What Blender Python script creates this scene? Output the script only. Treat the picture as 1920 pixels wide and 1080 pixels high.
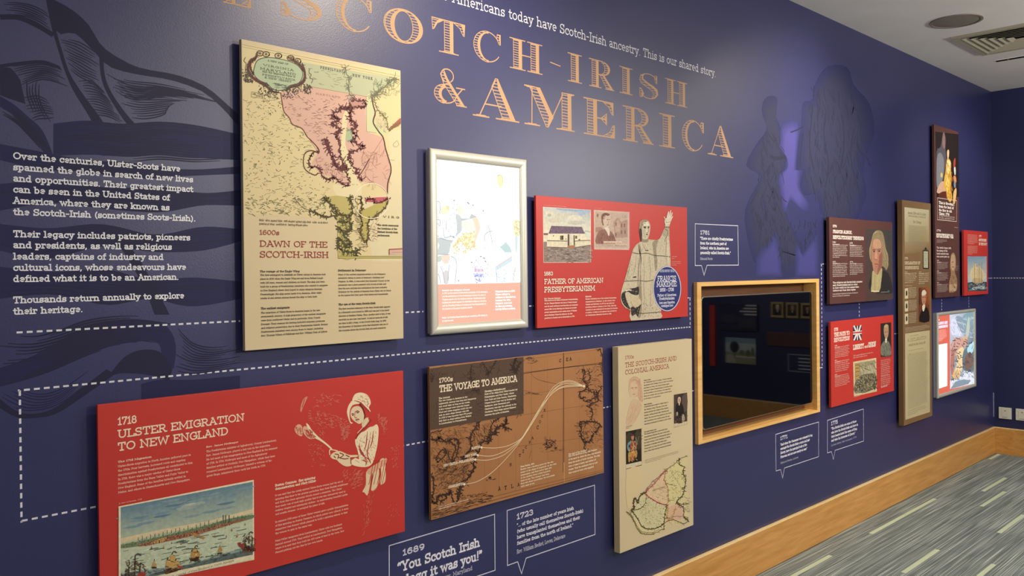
import bpy, math, random
from mathutils import Vector, Matrix
for o in list(bpy.data.objects): bpy.data.objects.remove(o)
SC = bpy.context.scene
COL = SC.collection
rng = random.Random(7)

# ------------------------------------------------------------------ camera, light, exposure
YAW, PITCH, ROLL, F = 0.7764388370938924, -0.005303472845544017, -0.01038836428264321, 1576.43
SY = -22.2875            # principal point offset, pixels of the 1920 frame
D = 2.1914               # distance camera - long wall
XC = 7.7588              # x of the end wall
ZC = 3.0048              # ceiling height
CZ = 1.55                # camera height
XL, YB = -1.6, -2.6      # the two walls behind the camera
cy, sy_ = math.cos(YAW), math.sin(YAW); cp, sp = math.cos(PITCH), math.sin(PITCH); cr, sr = math.cos(ROLL), math.sin(ROLL)
FW = Vector((sy_*cp, cy*cp, sp)); R0 = Vector((cy, -sy_, 0)); U0 = R0.cross(FW)
RT = R0*cr + U0*sr; UP = U0*cr - R0*sr
cam = bpy.data.cameras.new('camera'); camo = bpy.data.objects.new('camera', cam); COL.objects.link(camo)
cam.sensor_width = 36; cam.sensor_fit = 'HORIZONTAL'; cam.lens = F*36/1920; cam.shift_y = SY/1920; cam.clip_start = 0.02
M = Matrix((RT, UP, -FW)).transposed().to_4x4(); M.translation = (0, 0, CZ); camo.matrix_world = M
SC.camera = camo
SC.view_settings.view_transform = 'Standard'; SC.view_settings.look = 'None'
SC.view_settings.exposure = 0.45; SC.view_settings.gamma = 1.0; SC.view_settings.use_curve_mapping = False
SC.cycles.max_bounces = 6; SC.cycles.diffuse_bounces = 4; SC.cycles.glossy_bounces = 3; SC.cycles.use_denoising = True
w = bpy.data.worlds.new('world'); SC.world = w; w.use_nodes = True
w.node_tree.nodes['Background'].inputs[0].default_value = (.5, .5, .55, 1); w.node_tree.nodes['Background'].inputs[1].default_value = 0.1
def spot(x, y, z, tx, ty, tz, e, size, blend, col, rad=.05):
    l = bpy.data.lights.new('spot_light', 'SPOT'); l.energy = e; l.spot_size = math.radians(size); l.spot_blend = blend; l.color = col; l.shadow_soft_size = rad
    o = bpy.data.objects.new('spot_light', l); COL.objects.link(o); o.location = (x, y, z)
    o.rotation_euler = (Vector((tx, ty, tz))-Vector((x, y, z))).to_track_quat('-Z', 'Y').to_euler(); return o
def area(x, y, z, sx, sy, e, col, rot=(0, 0, 0)):
    l = bpy.data.lights.new('ceiling_light', 'AREA'); l.shape = 'RECTANGLE'; l.size = sx; l.size_y = sy; l.energy = e; l.color = col
    o = bpy.data.objects.new('ceiling_light', l); COL.objects.link(o); o.location = (x, y, z); o.rotation_euler = rot; return o
WARM = (1, .88, .70)
for lx, le in ((-.6, 30), (2.0, 80), (4.5, 105), (6.95, 46)):
    spot(lx, 1.02, 2.92, lx-.1, D, 1.7, le, 96, .95, WARM)
spot(2.0, 1.02, 2.92, 1.92, D, 2.12, 16, 44, 1, WARM); spot(4.5, 1.02, 2.92, 4.35, D, 2.0, 16, 44, 1, WARM)
def fill_point(x, y, z, e, col=(1, .94, .86), r=.16):  # unseen point lights added to brighten the ceiling and walls
    l = bpy.data.lights.new('fill_light', 'POINT'); l.energy = e; l.color = col; l.shadow_soft_size = r
    o = bpy.data.objects.new('fill_light', l); COL.objects.link(o); o.location = (x, y, z)
fill_point(-.3, -1.5, 2.3, 50); fill_point(3.0, -1.6, 2.3, 78); fill_point(5.7, -.9, 2.4, 122)

# ------------------------------------------------------------------ helpers
def lin(c):
    return tuple((v/255/12.92 if v/255 <= .04045 else ((v/255+.055)/1.055)**2.4) for v in c[:3])
def hx(s): return lin((int(s[0:2], 16), int(s[2:4], 16), int(s[4:6], 16)))
def C_(c): return hx(c) if isinstance(c, str) else tuple(c)
def ray(px, py): return RT*((px-960)/F) - UP*((py-540-SY)/F) + FW
def P(px, py, t=0.0):          # a point of the picture read off on the plane t in front of the long wall -> (x, z)
    d = ray(px, py); s = (D-t)/d.y; return (d.x*s, d.z*s+CZ)
def PX(px, py, x=XC):          # the same on the end wall -> (y, z)
    d = ray(px, py); s = x/d.x; return (d.y*s, d.z*s+CZ)
def PZ(px, py, z=0.0):
    d = ray(px, py); s = (z-CZ)/d.z; return (d.x*s, d.y*s)

def mat(name, col, rough=.6, spec=.3, metal=0, emit=None, es=0):
    m = bpy.data.materials.new(name); m.use_nodes = True; b = m.node_tree.nodes['Principled BSDF']
    b.inputs['Base Color'].default_value = (*C_(col), 1); b.inputs['Roughness'].default_value = rough
    b.inputs['Specular IOR Level'].default_value = spec; b.inputs['Metallic'].default_value = metal
    if emit: b.inputs['Emission Color'].default_value = (*C_(emit), 1); b.inputs['Emission Strength'].default_value = es
    return m
def noisy(m, scale, c1, c2, detail=4, stretch=(1, 1, 1), bump=0, bscale=None, dist=0):
    nt = m.node_tree; b = nt.nodes['Principled BSDF']; tc = nt.nodes.new('ShaderNodeTexCoord'); mp = nt.nodes.new('ShaderNodeMapping'); mp.inputs['Scale'].default_value = stretch
    n = nt.nodes.new('ShaderNodeTexNoise'); n.inputs['Scale'].default_value = scale; n.inputs['Detail'].default_value = detail; n.inputs['Distortion'].default_value = dist
    r = nt.nodes.new('ShaderNodeValToRGB'); r.color_ramp.elements[0].position = .3; r.color_ramp.elements[1].position = .7
    r.color_ramp.elements[0].color = (*C_(c1), 1); r.color_ramp.elements[1].color = (*C_(c2), 1)
    nt.links.new(tc.outputs['Object'], mp.inputs[0]); nt.links.new(mp.outputs[0], n.inputs[0]); nt.links.new(n.outputs[0], r.inputs[0]); nt.links.new(r.outputs[0], b.inputs['Base Color'])
    if bump:
        bp = nt.nodes.new('ShaderNodeBump'); bp.inputs['Strength'].default_value = bump; bp.inputs['Distance'].default_value = .002
        n2 = nt.nodes.new('ShaderNodeTexNoise'); n2.inputs['Scale'].default_value = bscale or scale*4; nt.links.new(mp.outputs[0], n2.inputs[0])
        nt.links.new(n2.outputs[0], bp.inputs['Height']); nt.links.new(bp.outputs[0], b.inputs['Normal'])
    return m
def attr_mat(name, rough=.55, spec=.25, emis=0, grain=0):
    m = bpy.data.materials.new(name); m.use_nodes = True; nt = m.node_tree; b = nt.nodes['Principled BSDF']
    a = nt.nodes.new('ShaderNodeAttribute'); a.attribute_name = 'Col'; b.inputs['Roughness'].default_value = rough; b.inputs['Specular IOR Level'].default_value = spec
    src = a.outputs['Color']
    if grain:
        tc = nt.nodes.new('ShaderNodeTexCoord'); n = nt.nodes.new('ShaderNodeTexNoise'); n.inputs['Scale'].default_value = 90; n.inputs['Detail'].default_value = 5
        mr = nt.nodes.new('ShaderNodeMapRange'); mr.inputs[1].default_value = .3; mr.inputs[2].default_value = .7; mr.inputs[3].default_value = 1-grain; mr.inputs[4].default_value = 1+grain
        vm = nt.nodes.new('ShaderNodeVectorMath'); vm.operation = 'SCALE'
        nt.links.new(tc.outputs['Object'], n.inputs[0]); nt.links.new(n.outputs[0], mr.inputs[0]); nt.links.new(src, vm.inputs[0]); nt.links.new(mr.outputs[0], vm.inputs['Scale']); src = vm.outputs[0]
    if not emis: nt.links.new(src, b.inputs['Base Color'])
    else: b.inputs['Base Color'].default_value = (.06, .06, .06, 1)
    if emis: nt.links.new(src, b.inputs['Emission Color']); b.inputs['Emission Strength'].default_value = emis
    return m

def link(o, parent=None):
    COL.objects.link(o)
    if parent is not None: o.parent = parent
    return o
def meshobj(name, verts, faces, m=None, parent=None, loc=None, cols=None, smooth=False):
    me = bpy.data.meshes.new(name); me.from_pydata([tuple(v) for v in verts], [], faces)
    if cols is not None:
        a = me.color_attributes.new('Col', 'FLOAT_COLOR', 'POINT')
        buf = []
        for c in cols: buf += [c[0], c[1], c[2], 1.0]
        a.data.foreach_set('color', buf)
    if smooth: me.polygons.foreach_set('use_smooth', [True]*len(me.polygons))
    me.update()
    if m: me.materials.append(m)
    o = bpy.data.objects.new(name, me)
    if loc: o.location = loc
    return link(o, parent)
def empty(name, loc, label, cat, group=None):
    o = bpy.data.objects.new(name, None); o.location = loc; o.empty_display_size = .1; COL.objects.link(o)
    o['label'] = label; o['category'] = cat
    if group: o['group'] = group
    return o
def tag(o, label=None, cat=None, group=None, kind=None):
    if label: o['label'] = label
    if cat: o['category'] = cat
    if group: o['group'] = group
    if kind: o['kind'] = kind
    return o
def boxgeo(x0, x1, y0, y1, z0, z1, V=None, Fc=None):
    V = [] if V is None else V; Fc = [] if Fc is None else Fc; n = len(V)
    V += [(x, y, z) for x in (x0, x1) for y in (y0, y1) for z in (z0, z1)]
    Fc += [[n+i for i in f] for f in ((0, 1, 3, 2), (4, 6, 7, 5), (0, 4, 5, 1), (2, 3, 7, 6), (0, 2, 6, 4), (1, 5, 7, 3))]
    return V, Fc
def bevel(o, w=.001, seg=2):
    b = o.modifiers.new('bevel', 'BEVEL'); b.width = w; b.segments = seg; b.limit_method = 'ANGLE'; return o
def box(name, x0, x1, y0, y1, z0, z1, m, parent=None, bev=0, loc=None):
    lx, ly, lz = loc or (0, 0, 0)
    V, Fc = boxgeo(x0-lx, x1-lx, y0-ly, y1-ly, z0-lz, z1-lz)
    o = meshobj(name, V, Fc, m, parent, loc if (loc and parent is None) else None)
    if bev: bevel(o, bev)
    return o
def smoothpts(pts, n=4, closed=False):
    if len(pts) < 3: return list(pts)
    out = []; N = len(pts); rngi = range(N if closed else N-1)
    for i in rngi:
        if closed: p0, p1, p2, p3 = (pts[(i+k) % N] for k in (-1, 0, 1, 2))
        else: p0 = pts[max(0, i-1)]; p1 = pts[i]; p2 = pts[i+1]; p3 = pts[min(N-1, i+2)]
        for k in range(n):
            t = k/n; t2 = t*t; t3 = t2*t
            out.append(tuple(.5*((2*p1[j])+(-p0[j]+p2[j])*t+(2*p0[j]-5*p1[j]+4*p2[j]-p3[j])*t2+(-p0[j]+3*p1[j]-3*p2[j]+p3[j])*t3) for j in range(2)))
    if not closed: out.append(tuple(pts[-1]))
    return out
def ribbon(pts, w, ext=True, closed=False, wf=None):
    """centre line -> left and right points with mitred joins"""
    P_ = [Vector(p) for p in pts]; Q = [P_[0]]
    for p in P_[1:]:
        if (p-Q[-1]).length > 1e-7: Q.append(p)
    if closed and len(Q) > 2 and (Q[0]-Q[-1]).length < 1e-6: Q.pop()
    n = len(Q)
    if n < 2: return None
    if ext and not closed:
        a = (Q[0]-Q[1]).normalized(); b = (Q[-1]-Q[-2]).normalized(); Q[0] = Q[0]+a*w/2; Q[-1] = Q[-1]+b*w/2
    L, Rr = [], []
    for i in range(n):
        if closed: d0 = (Q[i]-Q[i-1]).normalized(); d1 = (Q[(i+1) % n]-Q[i]).normalized()
        else:
            d0 = (Q[i]-Q[i-1]).normalized() if i else (Q[1]-Q[0]).normalized(); d1 = (Q[i+1]-Q[i]).normalized() if i < n-1 else d0
        t = d0+d1
        if t.length < 1e-6: t = d1
        t.normalize(); nn = Vector((-t.y, t.x)); k = min(1/max(.35, nn.dot(Vector((-d1.y, d1.x)))), 2.2)
        ww = w if wf is None else w*wf(i/(n-1))
        L.append(Q[i]+nn*ww/2*k); Rr.append(Q[i]-nn*ww/2*k)
    return L, Rr

# ------------------------------------------------------------------ slab serif stroke letters
def arc(cx, cy_, rx, ry, a0, a1, n=None):
    n = n or max(3, int(abs(a1-a0)/24)); return [(cx+rx*math.cos(math.radians(a0+(a1-a0)*i/n)), cy_+ry*math.sin(math.radians(a0+(a1-a0)*i/n))) for i in range(n+1)]
G = {}
def g(ch, adv, s):
    paths = []
    for part in s.split('|'):
        tk = part.split(); cur = []; i = 0
        while i < len(tk):
            if tk[i] == 'A': cur += arc(*[float(v) for v in tk[i+1:i+7]]); i += 7
            elif tk[i] == 'S': x, y, w_ = map(float, tk[i+1:i+4]); cur = [(x-w_/2, y), (x+w_/2, y)]; i += 4
            elif tk[i] == 'D': x, y = map(float, tk[i+1:i+3]); cur = [(x-.01, y), (x+.01, y)]; i += 3
            else: cur.append((float(tk[i]), float(tk[i+1]))); i += 2
        if cur: paths.append(cur)
    G[ch] = (adv, paths)
g('A', 9, '1.3 0 4.6 10 7.9 0|2.4 3.4 6.8 3.4|S 1.3 0 2.2|S 7.8 0 2.2|3.2 10 4.6 10')
g('B', 8, '1.7 0 1.7 10|.7 10 4.4 10 A 4.4 7.6 2 2.4 80 -90|1.7 5.2 4.4 5.2 A 4.6 2.6 2.3 2.6 90 -90 .7 0')
g('C', 8.6, 'A 4.8 5 3.8 5 48 315|7.4 7.2 7.4 10')
g('D', 9, '1.7 0 1.7 10|.7 10 4 10 A 4 5 4 5 85 -85 .7 0')
g('E', 8, '1.7 0 1.7 10|.7 10 7 10 7 7.9|1.7 5.2 5 5.2|.7 0 7.2 0 7.2 2.2')
g('F', 7.6, '1.7 0 1.7 10|.7 10 7 10 7 7.9|1.7 5 5 5|S 1.8 0 2.6')
g('G', 9, 'A 4.8 5 3.8 5 48 340|7.4 7.2 7.4 9.6|5.2 4.4 8.4 4.4|8.0 4.4 8.0 1.2')
g('H', 9.6, '1.8 0 1.8 10|7.8 0 7.8 10|1.8 5.1 7.8 5.1|S 1.8 0 2.4|S 1.8 10 2.4|S 7.8 0 2.4|S 7.8 10 2.4')
g('I', 4.4, '2.2 0 2.2 10|S 2.2 0 3|S 2.2 10 3')
g('J', 6.4, '4.6 10 4.6 3 A 2.8 2.6 1.8 2.6 0 -150|S 4.6 10 3')
g('K', 9, '1.7 0 1.7 10|7 10 1.9 4.6|3.4 6 7.6 0|S 1.7 0 2.4|S 1.7 10 2.4|S 7 10 2.4|S 7.6 0 2.2')
g('L', 7.4, '1.7 0 1.7 10|S 1.7 10 2.6|.7 0 6.8 0 6.8 2.4')
g('M', 11.4, '1.7 0 1.9 10 5.6 2.4 9.3 10 9.6 0|S 1.6 0 2.4|S 1.5 10 1.4|S 9.7 10 1.4|S 9.7 0 2.4')
g('N', 9.8, '1.8 0 1.8 10 7.8 0 7.8 10|S 1.8 0 2.4|S 1.3 10 1.2|S 7.8 10 2.6')
g('O', 9.6, 'A 4.8 5 3.9 5 90 450')
g('P', 7.9, '1.7 0 1.7 10|.7 10 4.4 10 A 4.4 7.2 2.4 2.8 80 -90 1.7 4.4|S 1.8 0 2.8')
g('Q', 9.6, 'A 4.8 5 3.9 5 90 450|4.8 2 8.2 -1')
g('R', 8.7, '1.7 0 1.7 10|.7 10 4.4 10 A 4.4 7.4 2.3 2.6 80 -90 1.7 4.8|4.2 4.8 7.2 0|S 1.7 0 2.4|S 7.6 0 1.8')
g('S', 7.6, 'A 3.8 7.5 2.6 2.5 25 270 A 3.8 2.5 2.8 2.5 90 -155|6.3 7.6 6.3 9.9|1 2.4 1 .1')
g('T', 8.4, '4.2 0 4.2 10|1 7.6 1 10 7.4 10 7.4 7.6|S 4.2 0 3')
g('U', 9.4, '1.8 10 1.8 3.6 A 4.7 3.4 2.9 3.4 180 360 7.6 10|S 1.8 10 2.4|S 7.6 10 2.4')
g('V', 9, '1.3 10 4.6 0 7.9 10|S 1.3 10 2.4|S 7.8 10 2.4')
g('W', 12.6, '1.2 10 3.7 0 6.3 9 8.9 0 11.4 10|S 1.3 10 2.4|S 11.3 10 2.4')
g('X', 8.8, '1.4 0 7.4 10|1.4 10 7.4 0|S 1.4 0 2.2|S 1.4 10 2.2|S 7.4 0 2.2|S 7.4 10 2.2')
g('Y', 8.8, '1.3 10 4.4 4.8 7.5 10|4.4 4.8 4.4 0|S 4.4 0 2.8|S 1.3 10 2.2|S 7.5 10 2.2')
g('Z', 7.8, '1 7.9 1 10 6.6 10 .9 0 6.9 0 6.9 2.2')
g('a', 7, '1.3 6 2.2 6.6 A 3.4 4.8 1.7 1.9 90 0 5.1 .6|5.1 .1 6.3 .1|A 3 1.8 1.9 1.75 60 300 5.1 1.2|5.1 3.6 3.6 3.7 2.6 3.4')
g('b', 7.4, '1.7 0 1.7 10|.6 10 1.7 10|A 3.9 3.3 2.2 3.3 150 -150')
g('c', 6.3, 'A 3.5 3.3 2.5 3.3 45 315|5.5 4.6 5.5 6.5')
g('d', 7.6, '5.5 10 5.5 0|4.4 10 5.5 10|5.5 0 6.7 0|A 3.3 3.3 2.2 3.3 30 330')
g('e', 6.8, '1.1 3.5 5.9 3.5 A 3.5 3.4 2.4 3.2 8 298')
g('f', 4.9, '2.2 0 2.2 8 A 3.7 8.2 1.5 1.8 180 70|.8 6.5 4.2 6.5|S 2.3 0 3')
g('g', 7.4, '5.6 6.5 5.6 -.8 A 3.6 -.9 2 2 0 -150|5.6 6.5 6.8 6.5|A 3.4 3.5 2.2 3.1 30 330')
g('h', 7.9, '1.7 0 1.7 10|.6 10 1.7 10|1.7 4.5 A 3.9 4.5 2.1 2.1 160 0 6 0|S 1.7 0 2.3|S 6.1 0 2.3')
g('i', 4, '2 0 2 6.6 .8 6.6|S 2 0 2.8|D 2 9.4')
g('j', 4, '2.4 6.6 2.4 -1 A .9 -1 1.5 1.8 0 -110|2.4 6.6 1.2 6.6|D 2.4 9.4')
g('k', 7.6, '1.7 0 1.7 10|.6 10 1.7 10|5.8 6.6 1.8 3|3 4 6.3 0|S 1.7 0 2.2|S 5.7 6.6 2|S 6.3 0 2')
g('l', 4, '2 0 2 10|.8 10 2 10|S 2 0 2.8')
g('m', 11.6, '1.7 0 1.7 6.6|.6 6.6 1.7 6.6|1.7 4.6 A 3.7 4.6 2 2 160 0 5.7 0|5.7 4.6 A 7.8 4.6 2 2 160 0 9.8 0|S 1.7 0 2.2|S 5.7 0 2|S 9.9 0 2.2')
g('n', 7.9, '1.7 0 1.7 6.6|.6 6.6 1.7 6.6|1.7 4.5 A 3.9 4.5 2.1 2.1 160 0 6 0|S 1.7 0 2.3|S 6.1 0 2.3')
g('o', 7, 'A 3.5 3.3 2.6 3.3 90 450')
g('p', 7.5, '1.8 -3 1.8 6.6|.6 6.6 1.8 6.6|A 4 3.3 2.2 3.3 150 -150|S 1.8 -3 2.4')
g('q', 7.4, '5.5 -3 5.5 6.6|A 3.3 3.3 2.2 3.3 30 330|S 5.5 -3 2.4')
g('r', 5.6, '1.8 0 1.8 6.6|.6 6.6 1.8 6.6|1.8 4.4 A 4 4.4 2.2 2.2 170 70 4.9 5.2|S 1.9 0 2.8')
g('s', 5.9, 'A 2.9 4.95 1.8 1.65 20 260 A 3 1.65 2 1.65 90 -160|4.8 5 4.8 6.5|1 1.7 1 0')
g('t', 4.9, '2.2 9 2.2 1.6 A 3.6 1.6 1.4 1.6 180 310|.7 6.4 4.3 6.4')
g('u', 7.9, '.6 6.6 1.7 6.6 1.7 2 A 3.7 2 2 2 180 330|5.7 6.6 5.7 0 7 0|4.6 6.6 5.7 6.6')
g('v', 7, '1.2 6.6 3.5 0 5.8 6.6|S 1.2 6.6 2.2|S 5.8 6.6 2.2')
g('w', 10, '1.1 6.6 3.1 0 5 6 6.9 0 8.9 6.6|S 1.2 6.6 2|S 8.8 6.6 2')
g('x', 7, '1.3 0 5.7 6.6|1.3 6.6 5.7 0|S 1.3 0 2|S 1.3 6.6 2|S 5.7 0 2|S 5.7 6.6 2')
g('y', 7, '1.2 6.6 3.6 .2|5.8 6.6 3 -2 A 1.8 -1.8 1.3 1.2 -10 -110|S 1.2 6.6 2.2|S 5.8 6.6 2.2')
g('z', 6.4, '1 5.2 1 6.6 5 6.6 .9 0 5.3 0 5.3 1.5')
g('0', 7.4, 'A 3.7 5 2.7 5 90 450')
g('1', 5.4, '1.2 8 2.9 10 2.9 0|S 2.9 0 3.2')
g('2', 7.2, 'A 3.6 7.2 2.4 2.8 160 -30 1 0 6.2 0 6.2 1.6')
g('3', 7.2, 'A 3.4 7.6 2.3 2.4 150 -90 A 3.4 2.6 2.6 2.6 90 -150')
g('4', 7.6, '5.2 0 5.2 10 .9 3 7 3|S 5.2 0 2.6')
g('5', 7.2, '5.8 10 1.8 10 1.4 5.4 A 3.4 3.2 2.6 3.2 110 -150')
g('6', 7.2, '5.6 9 A 3.8 4 2.8 6 75 180|A 3.6 3.1 2.5 3.1 90 450')
g('7', 6.8, '1 8.2 1 10 6.2 10 2.6 0')
g('8', 7.2, 'A 3.6 7.6 2.1 2.4 90 450|A 3.6 2.7 2.6 2.7 90 450')
g('9', 7.2, 'A 3.6 6.9 2.5 3.1 90 450|6.1 6.6 A 3.4 6 2.7 6 0 -105')
g('.', 3.2, 'D 1.6 0'); g(',', 3.2, '1.8 .2 1.2 -1.6'); g('-', 5, '1 4 4 4'); g('_', 9, '.8 4 8.2 4'); g("'", 2.6, '1.3 10 1.2 7.6')
g('(', 4.6, 'A 5 3.8 3.2 6.6 120 240'); g(')', 4.6, 'A -.4 3.8 3.2 6.6 60 -60'); g('!', 3.4, '1.7 10 1.7 3|D 1.7 0')
g('"', 4.6, '1.2 10 1.1 7.4|3.2 10 3.1 7.4'); g(' ', 4.2, ''); g('<', 4.8, '2 9.6 1 8.4 1 7.4|4.2 9.6 3.2 8.4 3.2 7.4'); g('>', 4.8, '1 10 1.6 9 .9 7.4|3.1 10 3.7 9 3 7.4')
g('&', 8.6, '7.6 4.6 A 3.6 2.4 2.7 2.4 -10 -200 5 6.4 A 3.8 7.9 1.6 2.1 -30 210 7.8 0')
def twidth(s, track=0): return sum((G[c][0] if c in G else 5)+track for c in s)-track

# ------------------------------------------------------------------ flat prints as thin layers of ink on a board or wall
class Ink:
    """Collects flat shapes lying on the plane t in front of the long wall (or, with end=True, of the end wall)."""
    def __init__(s, t=0.0, end=False, step=6e-6, base=.0002):
        s.t = t; s.end = end; s.k = 0; s.step = step; s.base = base; s.fr_ = (0, 0, 1, 1); s.V = []; s.F = []; s.C = []; s.clip = None
    def fr(s, ox, oy, sc): s.fr_ = (ox, oy, sc, sc); return s          # read the following points off a magnified view
    def p(s, pt):
        ox, oy, a, b = s.fr_; px = ox+pt[0]/a; py = oy+pt[1]/b
        return PX(px, py, XC-s.t) if s.end else P(px, py, s.t)
    def up(s, n=1): s.k += n
    def _v(s, q, jit=0):
        if s.clip: q = (min(max(q[0], s.clip[0]), s.clip[1]), min(max(q[1], s.clip[2]), s.clip[3]))
        d = s.base+s.t+(s.k+jit)*s.step
        return (XC-d, q[0], q[1]) if s.end else (q[0], D-d, q[1])
    def raw(s, pts, col, jit=0):
        if len(pts) < 3: return
        n = len(s.V)
        if isinstance(col, list): s.C += [C_(c) for c in col]
        else: s.C += [C_(col)]*len(pts)
        s.V += [s._v(q, jit) for q in pts]; s.F.append(list(range(n, n+len(pts))))
    def wribbon(s, pts, w_, col, jit=0, ext=True, closed=False, wf=None):
        r = ribbon(pts, w_, ext, closed, wf)
        if not r: return
        L, Rr = r; n = len(s.V); m = len(L); s.V += [s._v(q, jit) for q in L]+[s._v(q, jit) for q in Rr]; s.C += [C_(col)]*(2*m)
        for i in range(m if closed else m-1):
            j = (i+1) % m; s.F.append([n+i, n+j, n+m+j, n+m+i])
    # shapes in picture coordinates
    def poly(s, pts, col, sm=0, up=True):
        if up: s.k += 1
        if sm: pts = smoothpts(pts, sm, True)
        s.raw([s.p(q) for q in pts], col)
    def quad(s, a, b, c, d, col): s.poly([a, b, c, d], col)
    def grad(s, pts, cols):                                            # quad with a printed tint running across it
        s.k += 1; s.raw([s.p(q) for q in pts], [C_(c) for c in cols])
    def rect(s, x0, y0, x1, y1, col, t1=None):                         # true rectangle on the plane from two picture corners
        a = s.p((x0, y0)); b = s.p((x1, y1)); s.k += 1; s.raw([(a[0], a[1]), (b[0], a[1]), (b[0], b[1]), (a[0], b[1])], col)
    def line(s, pts, w_, col, sm=0, closed=False, up=True, wf=None):
        if up: s.k += 1
        if sm: pts = smoothpts(pts, sm, closed)
        s.wribbon([s.p(q) for q in pts], w_, col, 0, False, closed, wf)
    def ell(s, cx, cy_, rx, ry, col, rot=0, n=18):
        c, d = math.cos(rot), math.sin(rot)
        s.poly([(cx+rx*math.cos(a)*c-ry*math.sin(a)*d, cy_+rx*math.cos(a)*d+ry*math.sin(a)*c) for a in [2*math.pi*i/n for i in range(n)]], col)
    def between(s, A, B, n, w_, col, f0=0, f1=1, sm=4, wob=0, trim=0):
        A = smoothpts(A, sm); B = smoothpts(B, sm); m = 24
        def at(Q, u): x = u*(len(Q)-1); i = min(int(x), len(Q)-2); f = x-i; return (Q[i][0]*(1-f)+Q[i+1][0]*f, Q[i][1]*(1-f)+Q[i+1][1]*f)
        for k in range(n):
            f = f0+(f1-f0)*(k+.5)/n; a0 = rng.random()*trim; a1 = 1-rng.random()*trim; s.k += .25
            pts = []
            for i in range(m+1):
                u = a0+(a1-a0)*i/m; a = at(A, u); b = at(B, u); ff = f+wob*math.sin(u*9+k)/n; pts.append((a[0]*(1-ff)+b[0]*ff, a[1]*(1-ff)+b[1]*ff))
            s.wribbon([s.p(q) for q in pts], w_, col, 0, False, False, lambda u: .35+.65*math.sin(math.pi*min(1, max(0, u))))
    def scrib(s, poly, n, L, w_, col, ang=0, da=.5, curl=0):           # short pen ticks scattered in an outline
        xs = [q[0] for q in poly]; ys = [q[1] for q in poly]; cnt = 0; tries = 0; s.k += 1
        while cnt < n and tries < n*12:
            tries += 1; x = rng.uniform(min(xs), max(xs)); y = rng.uniform(min(ys), max(ys)); ins = False; j = len(poly)-1
            for i in range(len(poly)):
                if (poly[i][1] > y) != (poly[j][1] > y) and x < (poly[j][0]-poly[i][0])*(y-poly[i][1])/(poly[j][1]-poly[i][1])+poly[i][0]: ins = not ins
                j = i
            if not ins: continue
            cnt += 1; a = ang+rng.uniform(-da, da); l = L*rng.uniform(.4, 1.2); pts = [(x, y)]; nseg = 3 if curl else 1
            for _ in range(nseg): a += rng.uniform(-curl, curl); x += l/nseg*math.cos(a); y += l/nseg*math.sin(a); pts.append((x, y))
            s.wribbon([s.p(q) for q in pts], w_*rng.uniform(.6, 1.3), col, (cnt % 23)*.04, False)
        s.k += 1
    def jag(s, pts, w_, col, amp, n=8, sm=3, branches=0, bl=6):        # rough coast or river line
        Q = smoothpts(pts, sm); out = []
        for i in range(len(Q)-1):
            for k in range(n//2 or 1):
                f = k/(n//2 or 1); out.append((Q[i][0]*(1-f)+Q[i+1][0]*f+rng.uniform(-amp, amp), Q[i][1]*(1-f)+Q[i+1][1]*f+rng.uniform(-amp, amp)))
        out.append(Q[-1]); s.k += 1; s.wribbon([s.p(q) for q in out], w_, col, 0, False)
        for _ in range(branches):
            x, y = rng.choice(out); a = rng.uniform(0, 6.28); pp = [(x, y)]
            for _ in range(3): a += rng.uniform(-.6, .6); x += bl/3*math.cos(a); y += bl/3*math.sin(a); pp.append((x, y))
            s.wribbon([s.p(q) for q in pp], w_*.6, col, rng.random(), False)
    # lettering: x0,z = left end of the base line, h = capital height, width fitted to W
    def glyphs(s, txt, x0, z, h, col, wt=.12, W=None, xs=None, track=0, slant=0, mir=1):
        tw = twidth(txt, track); sx = (W/(tw) if W else (xs or 1)*h/10); sw = wt*h; x = x0
        for i, ch in enumerate(txt):
            if ch not in G: x += 5*sx; continue
            adv, paths = G[ch]
            for j, pa in enumerate(paths):
                pts = [(x+q[0]*sx*mir+slant*q[1]*h/10, z+sw/2+q[1]/10*(h-sw)) for q in pa]
                if len(pa) == 2 and abs(pa[0][0]-pa[1][0]) < .03 and abs(pa[0][1]-pa[1][1]) < .01:
                    c = pts[0]; r_ = sw*.62; s.raw([(c[0]+r_*math.cos(a*1.0472), c[1]+r_*math.sin(a*1.0472)) for a in range(6)], col, (i*3+j) % 14*.07); continue
                cl = len(pts) > 4 and (Vector(pts[0])-Vector(pts[-1])).length < 1e-5
                s.wribbon(pts, sw, col, ((i*3+j) % 14)*.07, not cl, cl)
            x += (adv+track)*sx*mir
    def text(s, txt, xl, yb, yt, xr, col, wt=.12, track=0, slant=0):   # picture coordinates: left, base line, capital top, right end
        s.k += 1; a = s.p((xl, yb)); b = s.p((xl, yt)); c = s.p((xr, yb)); s.glyphs(txt, a[0], a[1], b[1]-a[1], col, wt, c[0]-a[0], track=track, slant=slant); s.k += 1
    def para(s, lines, xl, y0, y1, xr, col, wt=.13, hf=.62, bold0=False, slant=0):
        s.k += 1; a = s.p((xl, y0)); b = s.p((xl, y1)); c = s.p((xr, y0)); n = len(lines); dz = (a[1]-b[1])/max(1, n-1) if n > 1 else .02
        mw = max(twidth(l) for l in lines); sx = (c[0]-a[0])/mw
        for i, l in enumerate(lines): s.glyphs(l, a[0], a[1]-i*dz, dz*hf, col, wt*(1.35 if bold0 and i == 0 else 1), W=twidth(l)*sx, slant=slant)
        s.k += 1
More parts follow.
